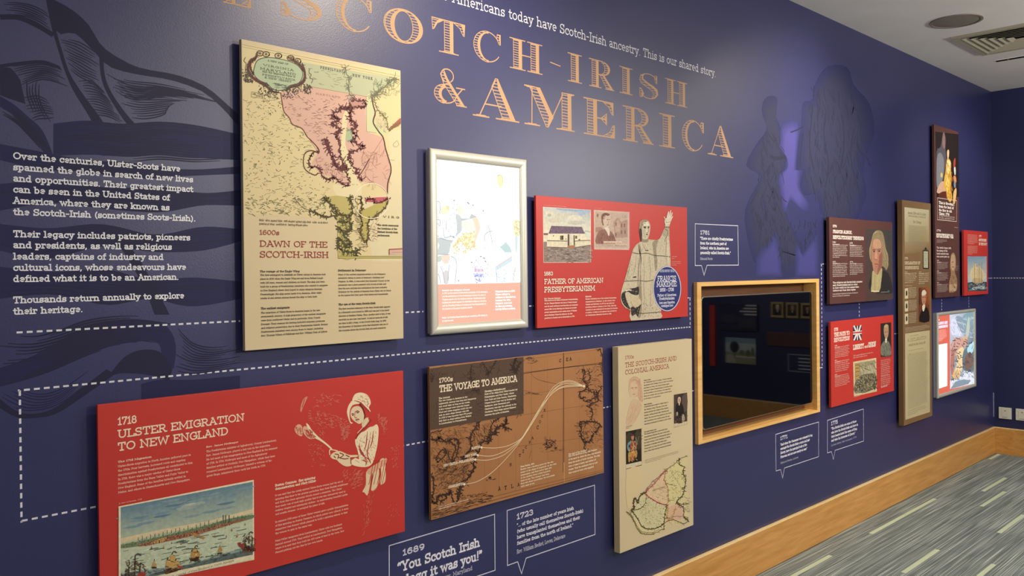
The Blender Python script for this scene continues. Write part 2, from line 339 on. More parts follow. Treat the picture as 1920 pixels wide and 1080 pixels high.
    def greek(s, xl, y0, y1, n, xr, col, hf=.42, last=.6, head=False, wt=1.0, ragged=.12):  # text too small to read in the photograph
        s.k += 1; a = s.p((xl, y0)); b = s.p((xl, y1)); c = s.p((xr, y0)); dz = (a[1]-b[1])/max(1, n-1) if n > 1 else abs(a[1]-b[1]) or .015; W = c[0]-a[0]
        for i in range(n):
            x = a[0]; z = a[1]-i*dz; h = dz*hf; end = a[0]+W*((last if i == n-1 else 1)-rng.random()*ragged)
            if head and i == 0: end = a[0]+W*.45
            while x < end:
                L = rng.choice((2, 3, 4, 5, 6, 7, 8, 9))*h*.62; L = min(L, end-x)
                hh = h*(1.25 if head and i == 0 else 1)
                m = max(1, int(L/(h*.62)))
                for q in range(m):
                    x0 = x+q*h*.62; r_ = rng.random(); up_ = hh*(.45 if r_ < .18 else 0); dn = hh*(.4 if r_ > .9 else 0)
                    s.raw([(x0, z-dn), (x0+h*.2*wt, z-dn), (x0+h*.2*wt, z+hh+up_), (x0, z+hh+up_)], col, .1)
                    yb = z+rng.choice((0, .38, .8))*hh
                    s.raw([(x0+h*.1, yb), (x0+h*.56, yb), (x0+h*.56, yb+hh*.26*wt), (x0+h*.1, yb+hh*.26*wt)], col, .5)
                    if rng.random() < .6: s.raw([(x0+h*.38, z), (x0+h*.52, z), (x0+h*.52, z+hh*.9), (x0+h*.38, z+hh*.9)], col, .9)
                x += L+h*.55
        s.k += 2
    def dashes(s, pts, dash, gap, w_, col):                            # world points along (x,z), dashed
        s.k += 1
        for (x0, z0), (x1, z1) in zip(pts[:-1], pts[1:]):
            L = math.hypot(x1-x0, z1-z0); n = max(1, round(L/(dash+gap))); 
            for i in range(n+1):
                a = i*L/n; b_ = min(a+dash, L+dash*.3); s.wribbon([(x0+(x1-x0)*a/L, z0+(z1-z0)*a/L), (x0+(x1-x0)*b_/L, z0+(z1-z0)*b_/L)], w_, col, 0, False)
    def flush(s, name, m, parent=None, loc=None, **kw):
        """turn what was collected so far into one mesh"""
        if not s.V: return None
        l = Vector(loc) if loc else (parent.matrix_world.translation if False else Vector(parent.location) if parent is not None else Vector((0, 0, 0)))
        o = meshobj(name, [tuple(Vector(v)-l) for v in s.V], s.F, m, parent, tuple(l) if parent is None else None, s.C)
        s.V = []; s.F = []; s.C = []
        for k_, v_ in kw.items(): o[k_] = v_
        return o
INK = attr_mat('printed_ink', .5, .25)
PAINTINK = attr_mat('printed_picture', .5, .25, grain=.12)
VINYL = attr_mat('matt_vinyl_print', .5, .2)
GLOW = attr_mat('backlit_film', .4, .3, emis=.8)
# ------------------------------------------------------------------ materials of the room
WALLM = noisy(mat('navy_wallcovering', '3f3e80', .38, .65), 1.6, '272956', '2e305e', 2, bump=.12, bscale=260)
WALL2 = noisy(mat('navy_paint', '34346a', .5, .4), 1.6, '23274e', '292d55', 2, bump=.1, bscale=260)
CEILM = noisy(mat('ceiling_paint', 'cfc9bf', .9, .1), 3, 'efece6', 'f5f3ee', 2)
WOOD = noisy(mat('oiled_beech', 'b9803c', .38, .45), 3.0, 'bd8640', 'd6a05a', 6, (1.2, 6, 14), .05, 60, .6)
WOODL = noisy(mat('pale_beech_edge', 'd9a95e', .35, .5), 3.0, 'dba75c', 'ecc07a', 6, (1.2, 6, 14), .05, 60, .6)
WOODD = noisy(mat('beech_in_shade', '7a5030', .5, .3), 3.0, '704a2c', '825838', 6, (1.2, 6, 14), .05, 60, .6)  # wood coloured darker to stand for shade at the back of the recess
# opening for the screen box
ox0, oz1 = P(1309.5, 532, 0); ox1, oz0 = P(1533.5, 769, 0); ox0 += .01; ox1 -= .01; oz0 = .742; oz1 = 1.482
def wall_with_hole():
    T = .14; V = []; Fc = []
    for (a, b, c, d) in ((XL, ox0, 0, ZC), (ox1, XC, 0, ZC), (ox0, ox1, 0, oz0), (ox0, ox1, oz1, ZC)):
        boxgeo(a, b, D, D+T, c, d, V, Fc)
    return meshobj('wall_left', V, Fc, WALLM)
wall_left = wall_with_hole(); wall_left['kind'] = 'structure'
wall_far = box('wall_far', XC, XC+.14, YB, D+.14, 0, ZC, WALL2); wall_far['kind'] = 'structure'
wall_right = box('wall_right', XL, XC, YB-.14, YB, 0, ZC, WALL2); wall_right['kind'] = 'structure'
wall_near = box('wall_near', XL-.14, XL, YB-.14, D+.14, 0, ZC, WALL2); wall_near['kind'] = 'structure'
ceiling = box('ceiling', XL-.14, XC+.14, YB-.14, D+.14, ZC, ZC+.12, CEILM); ceiling['kind'] = 'structure'
FLOORB = mat('screed', '606560', .9, .1)
floor = box('floor', XL-.14, XC+.14, YB-.14, D+.14, -.12, -.006, FLOORB); floor['kind'] = 'structure'

# carpet: tiles laid in rows along the long wall
CARP = bpy.data.materials.new('striped_carpet'); CARP.use_nodes = True; nt = CARP.node_tree; b = nt.nodes['Principled BSDF']; b.inputs['Roughness'].default_value = .95; b.inputs['Specular IOR Level'].default_value = .1
ge = nt.nodes.new('ShaderNodeNewGeometry')
def strand(sx_, sy2_, p0, c0, p1, c1, det=2):
    mp = nt.nodes.new('ShaderNodeMapping'); mp.inputs['Scale'].default_value = (sx_, sy2_, 1); n1 = nt.nodes.new('ShaderNodeTexNoise'); n1.inputs['Scale'].default_value = 1; n1.inputs['Detail'].default_value = det
    rp = nt.nodes.new('ShaderNodeValToRGB'); rp.color_ramp.elements[0].position = p0; rp.color_ramp.elements[0].color = (*hx(c0), 1); rp.color_ramp.elements[1].position = p1; rp.color_ramp.elements[1].color = (*hx(c1), 1)
    nt.links.new(ge.outputs['Position'], mp.inputs[0]); nt.links.new(mp.outputs[0], n1.inputs[0]); nt.links.new(n1.outputs[0], rp.inputs[0]); return rp.outputs[0]
base_ = strand(2.2, 60, .35, '626a68', .7, '8a928e', 3); fine_ = strand(1.3, 210, .56, '000000', .63, 'ffffff', 1)
mx = nt.nodes.new('ShaderNodeMix'); mx.data_type = 'RGBA'; nt.links.new(fine_, mx.inputs[0]); nt.links.new(base_, mx.inputs[6]); mx.inputs[7].default_value = (*hx('b4bcb4'), 1)
nt.links.new(mx.outputs[2], b.inputs['Base Color'])
bp = nt.nodes.new('ShaderNodeBump'); bp.inputs['Strength'].default_value = .4; bp.inputs['Distance'].default_value = .002; n2 = nt.nodes.new('ShaderNodeTexNoise'); n2.inputs['Scale'].default_value = 420
nt.links.new(ge.outputs['Position'], n2.inputs[0]); nt.links.new(n2.outputs[0], bp.inputs['Height']); nt.links.new(bp.outputs[0], b.inputs['Normal'])
TS = .52
tile_me = None
STRIPE = noisy(mat('pale_yarn', 'c9cda8', .95, .1), 300, 'b8c4a4', 'cad4b6')
def stripe(tx, ty, x0, x1, y0, wd=.028):
    box('accent_stripe', x0, x1, y0-wd/2, y0+wd/2, -.0005, .0009, STRIPE, loc=None).parent = tx
YT0 = D-.02
tiles = {}
ix0 = 4.39
for r_ in range(10):
    y1 = YT0-r_*.26*2
    for k_ in range(-13, 8):
        x0 = ix0+k_*TS
        xa, xb = max(x0, XL), min(x0+TS, XC-.015); ya, yb = max(y1-TS, YB), y1
        if xb-xa < .02 or yb-ya < .02: continue
        full = abs((xb-xa)-TS) < 1e-6 and abs((yb-ya)-TS) < 1e-6
        if full and tile_me: o = bpy.data.objects.new('carpet_tile', tile_me)
        else:
            V, Fc = boxgeo(.0008, xb-xa-.0008, .0008, yb-ya-.0008, -.006, 0); me = bpy.data.meshes.new('carpet_tile'); me.from_pydata(V, [], Fc); me.materials.append(CARP)
            o = bpy.data.objects.new('carpet_tile', me)
            if full: tile_me = me
        o.location = (xa, ya, 0); link(o, floor); tiles[(r_, k_)] = (o, xa, xb, ya, yb)
def put_stripe(x0, x1, y, wd=.024):
    for (o, xa, xb, ya, yb) in tiles.values():
        a, c = max(x0, xa+.002), min(x1, xb-.002)
        if c-a > .03 and ya <= y < yb:
            V, Fc = boxgeo(a-xa, c-xa, y-wd/2-ya, y+wd/2-ya, -.0005, .0012); meshobj('accent_stripe', V, Fc, STRIPE, o)
put_stripe(3.95, 4.39, 2.037); put_stripe(4.91, 5.43, 2.037); put_stripe(5.43, 5.95, 2.037); put_stripe(6.37, 6.89, 1.868); put_stripe(5.96, 6.46, 1.757)
put_stripe(7.47, 7.72, 2.14); put_stripe(4.36, 4.88, 1.658); put_stripe(5.43, 5.93, 1.51); put_stripe(4.6, 4.84, 1.37); put_stripe(7.0, 7.5, 1.6)
for _ in range(60):
    x = rng.choice(range(-10, 7))*TS+ix0; y = rng.uniform(YB+.1, 1.0); put_stripe(x, x+TS, y)

# baseboards
EDGE = noisy(mat('spotlit_top_edge', 'f0cf90', .3, .6), 3.0, 'eac684', 'f6dba4', 4, (1.2, 6, 14))  # paler colour stands in for spotlight falling on the top face
BBH = .2191
def baseboard(name, x0, x1, y0, y1):
    o = box(name, x0, x1, y0, y1, 0, BBH-.008, WOOD, bev=.0015); o['kind'] = 'structure'
    c = box('top_edge', x0-.0006, x1, y0-.0012, y1+.0006, BBH-.008, BBH, EDGE, o, bev=.002); return o
baseboard('baseboard_left', XL+.02, XC-.02, D-.018, D-.0005)
baseboard('baseboard_far', XC-.0185, XC-.0005, YB+.02, D-.0005)
baseboard('baseboard_right', XL+.02, XC-.02, YB+.0005, YB+.018)

# ------------------------------------------------------------------ boards
def board(name, tl, tr, bl, t, thick, edge, face, label, cat='display board', bev=.0008, group=None, stand=True):
    """a panel held off the wall; corners read off as picture points. tl/bl are its silhouette corners"""
    tb = t-thick
    xl = P(tl[0], tl[1], tb)[0] if True else 0
    z1 = (P(tl[0], tl[1], tb)[1]); x1 = P(tr[0], tr[1], t)[0]; z1b = P(tr[0], tr[1], t)[1]; z0 = P(bl[0], bl[1], t)[1]
    z1 = (z1+z1b)/2
    e = empty(name, ((xl+x1)/2, D-tb, z0), label, cat, group)
    l = e.location
    o = meshobj('board', *boxgeo(xl-l.x, x1-l.x, D-t-l.y, D-tb-l.y, 0, z1-z0), edge, e); bevel(o, bev)
    if stand:                                                # standoff battens on the wall
        for fx in (.18, .82):
            xx = xl+(x1-xl)*fx-l.x; meshobj('mounting_batten', *boxgeo(xx-.02, xx+.02, .0002, tb-.0002, (z1-z0)*.2, (z1-z0)*.8), BATT, e)
    e['_z'] = 0; del e['_z']
    return e, (xl, x1, z0, z1, t)
BATT = mat('black_batten', '15151a', .8, .2)
CREAM = noisy(mat('cream_print_board', 'd9c7a0', .5, .3), 1.5, 'cab893', 'd2c19c', 3)
REDM = noisy(mat('red_print_board', 'c93a33', .42, .35), 1.2, 'bb362e', 'c43b32', 2)
REDE = mat('red_board_edge', 'c9423a', .4, .4)
BROWN = noisy(mat('brown_map_board', 'a8734a', .45, .3), 2.0, '9c6b42', 'b07c50', 4)
DKBR = noisy(mat('maroon_print_board', '5a3a36', .4, .35), 2.0, '53342f', '5e3d38', 3)
TAN = noisy(mat('bronze_brown_board', '7d6240', .4, .4), 2.0, '75593a', '856a46', 3)
ALU = mat('satin_silver_frame', 'cfcdc0', .35, .5, .35)

dawn, dawnB = board('map_board', (448, 74), (751, 133), (458, 658), .028, .014, CREAM, CREAM, 'tall cream map board headed Dawn of the Scotch-Irish on the navy wall')
father, fatherB = board('portrait_board', (1001, 368), (1288, 388), (1003, 616), .028, .010, REDM, REDM, 'red board with white cottage photo, stamp and stone statue raising a hand')
emig, emigB = board('story_board', (180, 760), (756, 694), (183, 1157), .028, .010, REDM, REDM, 'large red board headed Ulster Emigration to New England with harbour view')
voy, voyB = board('route_board', (801, 688), (1130, 652), (803, 977), .028, .012, BROWN, BROWN, 'brown old-map board headed The Voyage to America with white route curves')
colo, coloB = board('history_board', (1148, 648), (1297, 637), (1152, 1042), .045, .030, CREAM, CREAM, 'narrow cream board headed The Scotch-Irish and Colonial America, left of the screen')
dark, darkB = board('portrait_board', (1549, 407), (1673, 417), (1551, 571), .035, .018, DKBR, DKBR, 'dark maroon board with a grey-wigged portrait, right of the wood-framed screen')
path, pathB = board('story_board', (1553, 602), (1675, 592), (1556, 765), .032, .014, REDM, REDM, 'square red board with union flag fragments and a crowd engraving')
tall, tallB = board('document_board', (1682, 375), (1745, 382), (1685, 802), .050, .032, TAN, TAN, 'tall bronze-brown board carrying two old parchment documents')
gold, goldB = board('painting_board', (1747, 234), (1797, 247), (1752, 559), .032, .016, DKBR, DKBR, 'tallest dark brown board, with a glowing golden standing figure at its top')
ship, shipB = board('ship_board', (1803, 431), (1852, 435), (1804, 555), .032, .016, REDM, REDM, 'small red board with a sailing ship painting, nearest the far corner')

# ------------------------------------------------------------------ light boxes
def lightbox(tl, tr, bl, t, label, bar):
    x0 = P(tl[0], tl[1], 0.0)[0]; z1 = (P(tl[0], tl[1], 0)[1]+P(tr[0], tr[1], t)[1])/2; x1 = P(tr[0], tr[1], t)[0]; z0 = P(bl[0], bl[1], t*.5)[1]
    e = empty('light_box', ((x0+x1)/2, D, z0), label, 'light box', 'backlit poster frames on the navy wall'); l = e.location
    W = x1-x0; H = z1-z0
    o = meshobj('case', *boxgeo(-W/2+.004, W/2-.004, -t+.012, -.0005, .004, H-.004), ALU, e)
    # mitred snap-frame bars with a rounded profile: across the bar (u), out from the wall (v)
    prof = [(0, 0), (0, .55), (.06, .8), (.2, .97), (.4, 1), (.62, .93), (.82, .72), (1, .45), (1, 0)]
    for side in range(4):
        V, Fc = [], []
        for u, v_ in prof:
            d = u*bar; y = -(t-.014)-v_*.014
            if side == 0: a, b_ = (-W/2+d, y, H-d), (W/2-d, y, H-d)
            elif side == 1: a, b_ = (W/2-d, y, H-d), (W/2-d, y, d)
            elif side == 2: a, b_ = (W/2-d, y, d), (-W/2+d, y, d)
            else: a, b_ = (-W/2+d, y, d), (-W/2+d, y, H-d)
            V += [a, b_]
        for i in range(len(prof)-1): Fc.append([2*i, 2*i+1, 2*i+3, 2*i+2])
        meshobj('frame_bar', V, Fc, ALU, e, smooth=True)
    return e, (x0+bar, x1-bar, z0+bar, z1-bar, t-.010)
lb1, lb1B = lightbox((796, 277), (989, 301), (798, 629), .030, 'large glowing light box between the cream map board and the red statue board', .034)
lb2, lb2B = lightbox((1749, 588), (1830, 577), (1752, 748), .034, 'small glowing light box low by the far corner, under the dark painting board', .026)

# ------------------------------------------------------------------ screen in its wooden box
xi0, zi1 = P(1315, 537, .02); xi1 = P(1531.5, 650, .02)[0]; zi0 = P(1319, 826, .02)[1]; xo0, zo1 = P(1307, 529, .02); xo1, zo0 = P(1538, 772, .02); zo0 = (zo0+P(1311, 834, .02)[1])/2; zo1 = (zo1+P(1535, 523, .02)[1])/2
zi1 = (zi1+P(1531, 529.5, .02)[1])/2
sb = empty('screen_box', ((xo0+xo1)/2, D, zo0), 'light wood box frame set into the wall around the black screen', 'picture frame'); l = sb.location
def sbox(name, x0, x1, y0, y1, z0, z1, m, bev=.001):
    o = meshobj(name, *boxgeo(x0-l.x, x1-l.x, y0-l.y, y1-l.y, z0-l.z, z1-l.z), m, sb); bevel(o, bev); return o
FY0, FY1 = D-.02, D+.055
sbox('frame_top', xo0, xo1, FY0, D-.0008, zi1, zo1, WOODL); sbox('frame_bottom', xo0, xo1, FY0, D-.0008, zo0, zi0, WOODL)
sbox('frame_side', xo0, xi0, FY0, D-.0008, zi0, zi1, WOODL); sbox('frame_side', xi1, xo1, FY0, D-.0008, zi0, zi1, WOODL)
V, Fc = [], []
for (a, b_, c, d_) in ((ox0+.001, xi0, oz0+.001, oz1-.001), (xi1, ox1-.001, oz0+.001, oz1-.001), (xi0, xi1, max(zi1, oz1-.014), oz1-.001), (xi0, xi1, oz0+.001, zi0)):
    if b_-a > .0005 and d_-c > .0005: boxgeo(a-l.x, b_-l.x, D-.0005-l.y, FY1-l.y, c-l.z, d_-l.z, V, Fc)
meshobj('lining', V, Fc, WOODL, sb)  # pale wood used here to stand in for light on the inner faces
sbox('back_board', ox0+.001, ox1-.001, FY1, FY1+.012, oz0+.001, oz1-.001, WOODD)
# the screen
tvx0, tvz1 = P(1315.5, 556.5, 0); tvx1 = P(1523, 650, 0)[0]; tvz1 = (tvz1+P(1522, 545.5, 0)[1])/2; tvz0 = (P(1322, 806, 0)[1]+P(1525, 755, 0)[1])/2
tv = empty('touch_screen', ((tvx0+tvx1)/2, D+.05, tvz0), 'large black glossy screen with silver rim inside the light wood frame', 'screen'); l = tv.location
def rr(x0, x1, z0, z1, r, n=6):
    out = []
    for cx, cz, a in ((x1-r, z1-r, 0), (x0+r, z1-r, 90), (x0+r, z0+r, 180), (x1-r, z0+r, 270)):
        out += [(cx+r*math.cos(math.radians(a+90*i/n)), cz+r*math.sin(math.radians(a+90*i/n))) for i in range(n+1)]
    return out
def slab(name, pts, y0, y1, m, parent, l):
    n = len(pts); V = [(q[0]-l.x, y0-l.y, q[1]-l.z) for q in pts]+[(q[0]-l.x, y1-l.y, q[1]-l.z) for q in pts]
    Fc = [list(range(n)), list(range(2*n-1, n-1, -1))]+[[i, i+n, (i+1) % n+n, (i+1) % n] for i in range(n)]
    return meshobj(name, V, Fc, m, parent)
SILV = mat('silver_bezel', 'b5aa96', .3, .5, .9)
TVB = mat('screen_casing', '111113', .5, .4)
GLASS = mat('black_screen_glass', '020204', .03, .5); GLASS.node_tree.nodes['Principled BSDF'].inputs['IOR'].default_value = 1.5
bevel(slab('bezel', rr(tvx0, tvx1, tvz0, tvz1, .022), D+.0012, D+.03, SILV, tv, l), .0008)
slab('glass', rr(tvx0+.006, tvx1-.004, tvz0+.004, tvz1-.005, .019), D, D+.0014, GLASS, tv, l)
slab('rear_housing', rr(tvx0+.05, tvx1-.05, tvz0+.05, tvz1-.05, .02), D+.03, D+.0548, TVB, tv, l)

# ------------------------------------------------------------------ ceiling fittings
WHT = mat('white_metal', 'c4bfb3', .5, .4); GRL = noisy(mat('speaker_mesh', '8c847a', .7, .2), 400, '80786e', '968e84')
sx, sy2 = 5.37, 1.70
sp_ = empty('ceiling_speaker', (sx, sy2, ZC), 'round grey ceiling speaker, left of the square air vent', 'ceiling speaker')
def ring(r0, r1, z0, z1, n=48):
    V, Fc = [], []
    for i in range(n):
        a = 2*math.pi*i/n; c, s_ = math.cos(a), math.sin(a); V += [(r0*c, r0*s_, z0), (r1*c, r1*s_, z0), (r1*c, r1*s_, z1), (r0*c, r0*s_, z1)]
    for i in range(n):
        j = (i+1) % n
        for k in range(4): Fc.append([4*i+k, 4*j+k, 4*j+(k+1) % 4, 4*i+(k+1) % 4])
    return V, Fc
meshobj('rim', *ring(.128, .142, -.006, 0), GRL, sp_, smooth=False)
n = 48; V = [(0, 0, -.007)]; Fc = []
for k, (rr_, zz) in enumerate(((.06, -.0065), (.11, -.005), (.128, -.003))):
    V += [(rr_*math.cos(2*math.pi*i/n), rr_*math.sin(2*math.pi*i/n), zz) for i in range(n)]
for i in range(n):
    j = (i+1) % n; Fc.append([0, 1+i, 1+j]); Fc.append([1+i, 1+n+i, 1+n+j, 1+j]); Fc.append([1+n+i, 1+2*n+i, 1+2*n+j, 1+n+j])
meshobj('grille', V, Fc, GRL, sp_, smooth=True)

vx0, vx1, vy1 = 5.725, 6.35, 1.845; vy0 = vy1-(vx1-vx0)
cxv, cyv = (vx0+vx1)/2, (vy0+vy1)/2; hv = (vx1-vx0)/2
vent = empty('air_vent', (cxv, cyv, ZC), 'square four-way louvred air diffuser in the pale ceiling', 'air vent')
VENTM = mat('vent_metal', 'b9b39c', .45, .4); DARKV = mat('vent_void', '0d0c08', .9, .1)
V, Fc = [], []                                              # flat flange
for (a, b_, c, d_) in ((-hv, hv, hv-.045, hv), (-hv, hv, -hv, -hv+.045), (-hv, -hv+.045, -hv+.045, hv-.045), (hv-.045, hv, -hv+.045, hv-.045)): boxgeo(a, b_, c, d_, -.012, 0, V, Fc)
bevel(meshobj('frame', V, Fc, VENTM, vent), .002)
meshobj('duct_opening', *boxgeo(-hv+.045, hv-.045, -hv+.045, hv-.045, -.001, -.0005), DARKV, vent)
for rg in range(6):
    r1 = hv-.047-rg*.04; r0 = r1-.027
    if r0 < .01: r0 = .002
    z0, z1 = -.002, -.013
    for sd in range(4):
        a = math.pi/2*sd; c, s_ = round(math.cos(a)), round(math.sin(a))
        def q(u, v_, z): return (u*c-v_*s_, u*s_+v_*c, z)
        V = [q(-r0, r0, z0), q(r0, r0, z0), q(r1, r1, z1), q(-r1, r1, z1), q(-r0, r0, z0-.0015), q(r0, r0, z0-.0015), q(r1, r1, z1-.0015), q(-r1, r1, z1-.0015)]
        meshobj('louvre', V, [[0, 1, 2, 3], [7, 6, 5, 4], [0, 4, 5, 1], [2, 6, 7, 3], [1, 5, 6, 2], [0, 3, 7, 4]], VENTM, vent)
# slot diffuser nearer the end wall
sl = empty('slot_vent', (6.63, 1.40, ZC), 'thin dark linear slot grille in the ceiling beyond the square vent', 'slot grille')
meshobj('slot', *boxgeo(-.020, .020, -.44, .44, -.004, 0), DARKV, sl)
V, Fc = [], []
boxgeo(-.024, -.020, -.445, .445, -.0025, 0, V, Fc); boxgeo(.020, .024, -.445, .445, -.0025, 0, V, Fc)
meshobj('slot_rim', V, Fc, CEILM, sl)
for i in range(7):
    meshobj('slot_bridge', *boxgeo(-.020, .020, -.42+i*.13, -.416+i*.13, -.0045, -.004), WHT, sl)

# sockets on the end wall
SOCK = mat('white_plastic', 'd8d6c4', .3, .5); MARK = mat('red_mark', 'a8705c', .5, .3); GREYM = mat('grey_mark', '8f9488', .5, .3)
SOCKN = ('white square wall plate nearer the corner above the wooden skirting', 'white square wall plate cut by the right edge of the photo')
for i, yy in enumerate((2.102, 1.978, 1.852)):
    s = empty('wall_plate', (XC, yy, .34), SOCKN[min(i, 1)] if i < 2 else 'white square wall plate farthest from the corner, beyond the photo edge', 'wall plate', 'white plates low on the end wall')
    bevel(meshobj('plate', *boxgeo(-.011, -.0005, -.047, .047, -.047, .047), SOCK, s), .003, 3)
    bevel(meshobj('insert', *boxgeo(-.0125, -.0108, -.026, .026, -.026, .03), SOCK, s), .0008)
    meshobj('red_mark', [(-.0127, y*.001, z*.001) for y, z in ((8, 24), (-8, 24), (-1, 12))], [[0, 1, 2]], MARK, s)
    meshobj('grey_mark', *boxgeo(-.0122, -.0108, -.018, .02, -.036, -.032), GREYM, s)
box('seam_strip', XC-.002, XC-.0003, D-.006, D-.0006, .30, .50, mat('torn_paper', '9a9cb8', .6, .2), wall_far)
# ------------------------------------------------------------------ printed mural on the long wall
MD, MM, MG = '26263f', '2a2a4c', '3c3c58'
k = Ink(0, step=3e-6, base=.00008)
def band(A, B, col, sm=5):
    k.up(); a = smoothpts(A, sm); b_ = smoothpts(B, sm); n = max(len(a), len(b_)); m = 22
    def at(Q, u): x = u*(len(Q)-1); i = min(int(x), len(Q)-2); f = x-i; return (Q[i][0]*(1-f)+Q[i+1][0]*f, Q[i][1]*(1-f)+Q[i+1][1]*f)
    k.up(); 
    for i in range(m): 
        k.raw([k.p(at(a, i/m)), k.p(at(a, (i+1)/m)), k.p(at(b_, (i+1)/m)), k.p(at(b_, i/m))], col)
def hb(A, B, n, col=MD, w=.0035, tr=.25): k.between(A, B, n, w, col, wob=.15, trim=tr)
MT = '27284c'
# long strands sweeping down to the right
band([(85, -8), (130, 15), (165, 45), (190, 85), (225, 110), (265, 128), (330, 140), (385, 162), (425, 195), (447, 215)],
     [(90, 20), (108, 62), (140, 62), (172, 92), (205, 125), (260, 140), (320, 150), (380, 172), (420, 206), (446, 236)], MD)
hb([(0, 2), (40, 4), (75, 15), (98, 30)], [(0, 36), (40, 38), (75, 52), (100, 68)], 9); k.line([(0, 32), (35, 33), (70, 48), (100, 66)], .012, MD, 5)
band([(88, 0), (95, 45), (108, 90), (122, 135), (140, 175), (165, 215), (185, 255), (192, 292)], [(94, 10), (106, 60), (118, 100), (132, 140), (158, 180), (184, 215), (205, 250), (214, 292)], MD)
band([(186, 100), (188, 135), (198, 170), (225, 215), (255, 258), (262, 292)], [(194, 100), (196, 138), (208, 172), (238, 215), (272, 255), (280, 292)], MD)
hb([(110, 66), (150, 78), (186, 100)], [(128, 128), (155, 150), (188, 165)], 13); hb([(140, 150), (170, 150), (196, 172)], [(172, 215), (205, 222), (236, 235)], 14)
hb([(196, 135), (245, 150), (310, 158), (400, 178)], [(240, 222), (270, 225), (310, 215), (300, 200)], 17); hb([(196, 135), (250, 160), (320, 165), (420, 195)], [(215, 170), (255, 190), (320, 180), (400, 190)], 9)
band([(0, 121), (35, 116), (80, 113), (112, 124)], [(0, 128), (35, 122), (80, 120), (116, 132)], MD)
hb([(20, 122), (80, 116), (114, 128)], [(30, 172), (80, 150), (130, 165)], 10); band([(0, 128), (20, 128), (38, 150)], [(0, 178), (20, 186), (48, 195)], MD)
hb([(45, 150), (50, 180), (60, 215)], [(80, 150), (75, 185), (100, 232)], 5); hb([(40, 180), (70, 178), (95, 190)], [(60, 230), (80, 225), (104, 222)], 9)
band([(0, 180), (25, 195), (52, 218), (80, 245), (100, 292)], [(0, 200), (22, 214), (45, 236), (70, 262), (84, 292)], MT); hb([(0, 196), (40, 215), (80, 260), (98, 290)], [(0, 212), (30, 232), (60, 262), (84, 290)], 8)
band([(100, 232), (160, 226), (230, 232), (300, 228), (370, 235), (448, 252)], [(100, 292), (170, 290), (240, 294), (300, 290), (370, 296), (450, 300)], MT)
hb([(100, 232), (160, 226), (230, 232), (300, 228), (370, 235), (448, 252)], [(100, 300), (170, 296), (240, 304), (300, 300), (370, 306), (450, 300)], 17, MD, .004, .45)
for (A, B, n) in (
    ([(0, 270), (80, 285), (160, 300), (250, 305), (350, 318), (450, 312)], [(0, 300), (80, 318), (160, 322), (250, 335), (350, 330), (450, 326)], 7),
    ([(0, 345), (100, 338), (200, 352), (300, 350), (380, 362), (452, 356)], [(0, 395), (100, 380), (200, 392), (300, 398), (380, 385), (452, 386)], 10),
    ([(0, 420), (90, 428), (190, 420), (290, 440), (380, 425), (452, 430)], [(0, 470), (90, 486), (190, 462), (290, 472), (380, 470), (452, 452)], 10),
    ([(0, 500), (100, 510), (200, 505), (280, 525), (360, 520), (452, 528)], [(0, 560), (100, 552), (200, 572), (280, 560), (360, 575), (452, 560)], 11)):
    band(A, B, MT); hb(A, B, n, MD, .004, .3)
band([(180, 420), (230, 470), (270, 540), (290, 590)], [(205, 430), (250, 470), (292, 540), (318, 590)], MD)
band([(0, 690), (60, 668), (110, 640), (160, 612), (225, 600), (290, 602), (318, 618), (330, 650), (326, 690)], [(0, 725), (50, 712), (100, 695), (150, 672), (205, 650), (262, 640), (295, 642), (302, 665), (290, 700)], MT)
hb([(0, 620), (60, 628), (110, 618), (170, 598), (250, 590), (330, 600)], [(0, 725), (50, 712), (100, 695), (170, 665), (230, 650), (300, 655)], 16, MD, .005, .35)
band([(215, 690), (235, 668), (265, 656), (300, 660), (322, 690), (320, 700)], [(190, 720), (215, 702), (250, 700), (290, 705), (310, 712), (318, 712)], MD)
band([(0, 748), (30, 770), (60, 776), (100, 766), (150, 730), (200, 692)], [(0, 765), (30, 782), (62, 784), (105, 776), (158, 742), (215, 702)], MD)
hb([(0, 700), (60, 735), (110, 730), (170, 690)], [(0, 755), (50, 772), (110, 760), (180, 705)], 7, MT)
hb([(325, 600), (360, 640), (400, 650), (452, 640)], [(330, 700), (360, 702), (400, 698), (452, 690)], 12, MD, .004); band([(265, 720), (300, 712), (360, 712), (450, 704)], [(265, 752), (300, 746), (360, 738), (450, 728)], MT)
mural1 = k.flush('mural_print', VINYL, wall_left, kind='stuff')
tag(mural1, 'dark engraved mural of flowing braided strands')
# standing figures, dark and faded, above the screen
k = Ink(0, step=3e-6, base=.00008); k.fr(1340, 100, 3.375)
SA, SB, SD = '2a2c55', '31334e', '292b42'
def soft(pts, c0, c1, n=9, shrink=.34):
    cx = sum(p[0] for p in pts)/len(pts); cy2 = sum(p[1] for p in pts)/len(pts); a, b2 = hx(c0), hx(c1)
    pts = smoothpts(pts, 3, True)
    for i in range(n):
        f = i/(n-1); g_ = 1-shrink*f; k.poly([(cx+(p[0]-cx)*g_, cy2+(p[1]-cy2)*(1-(1-g_)*.5)) for p in pts], tuple(a[j]+(b2[j]-a[j])*f for j in range(3)))
soft([(330, 275), (390, 275), (395, 330), (385, 390), (420, 480), (420, 600), (455, 640), (440, 745), (405, 775), (425, 900), (470, 1060), (560, 1240), (600, 1390), (640, 1400), (300, 1400), (190, 1060), (230, 900), (290, 780), (200, 710), (260, 580), (330, 480), (305, 400), (300, 330)], SA, SB)
k.line([(350, 650), (390, 665), (450, 655)], .02, SD, 4); k.line([(330, 800), (370, 900), (380, 1000)], .012, SD, 4); k.line([(300, 900), (320, 1000), (310, 1060)], .012, SA, 4)
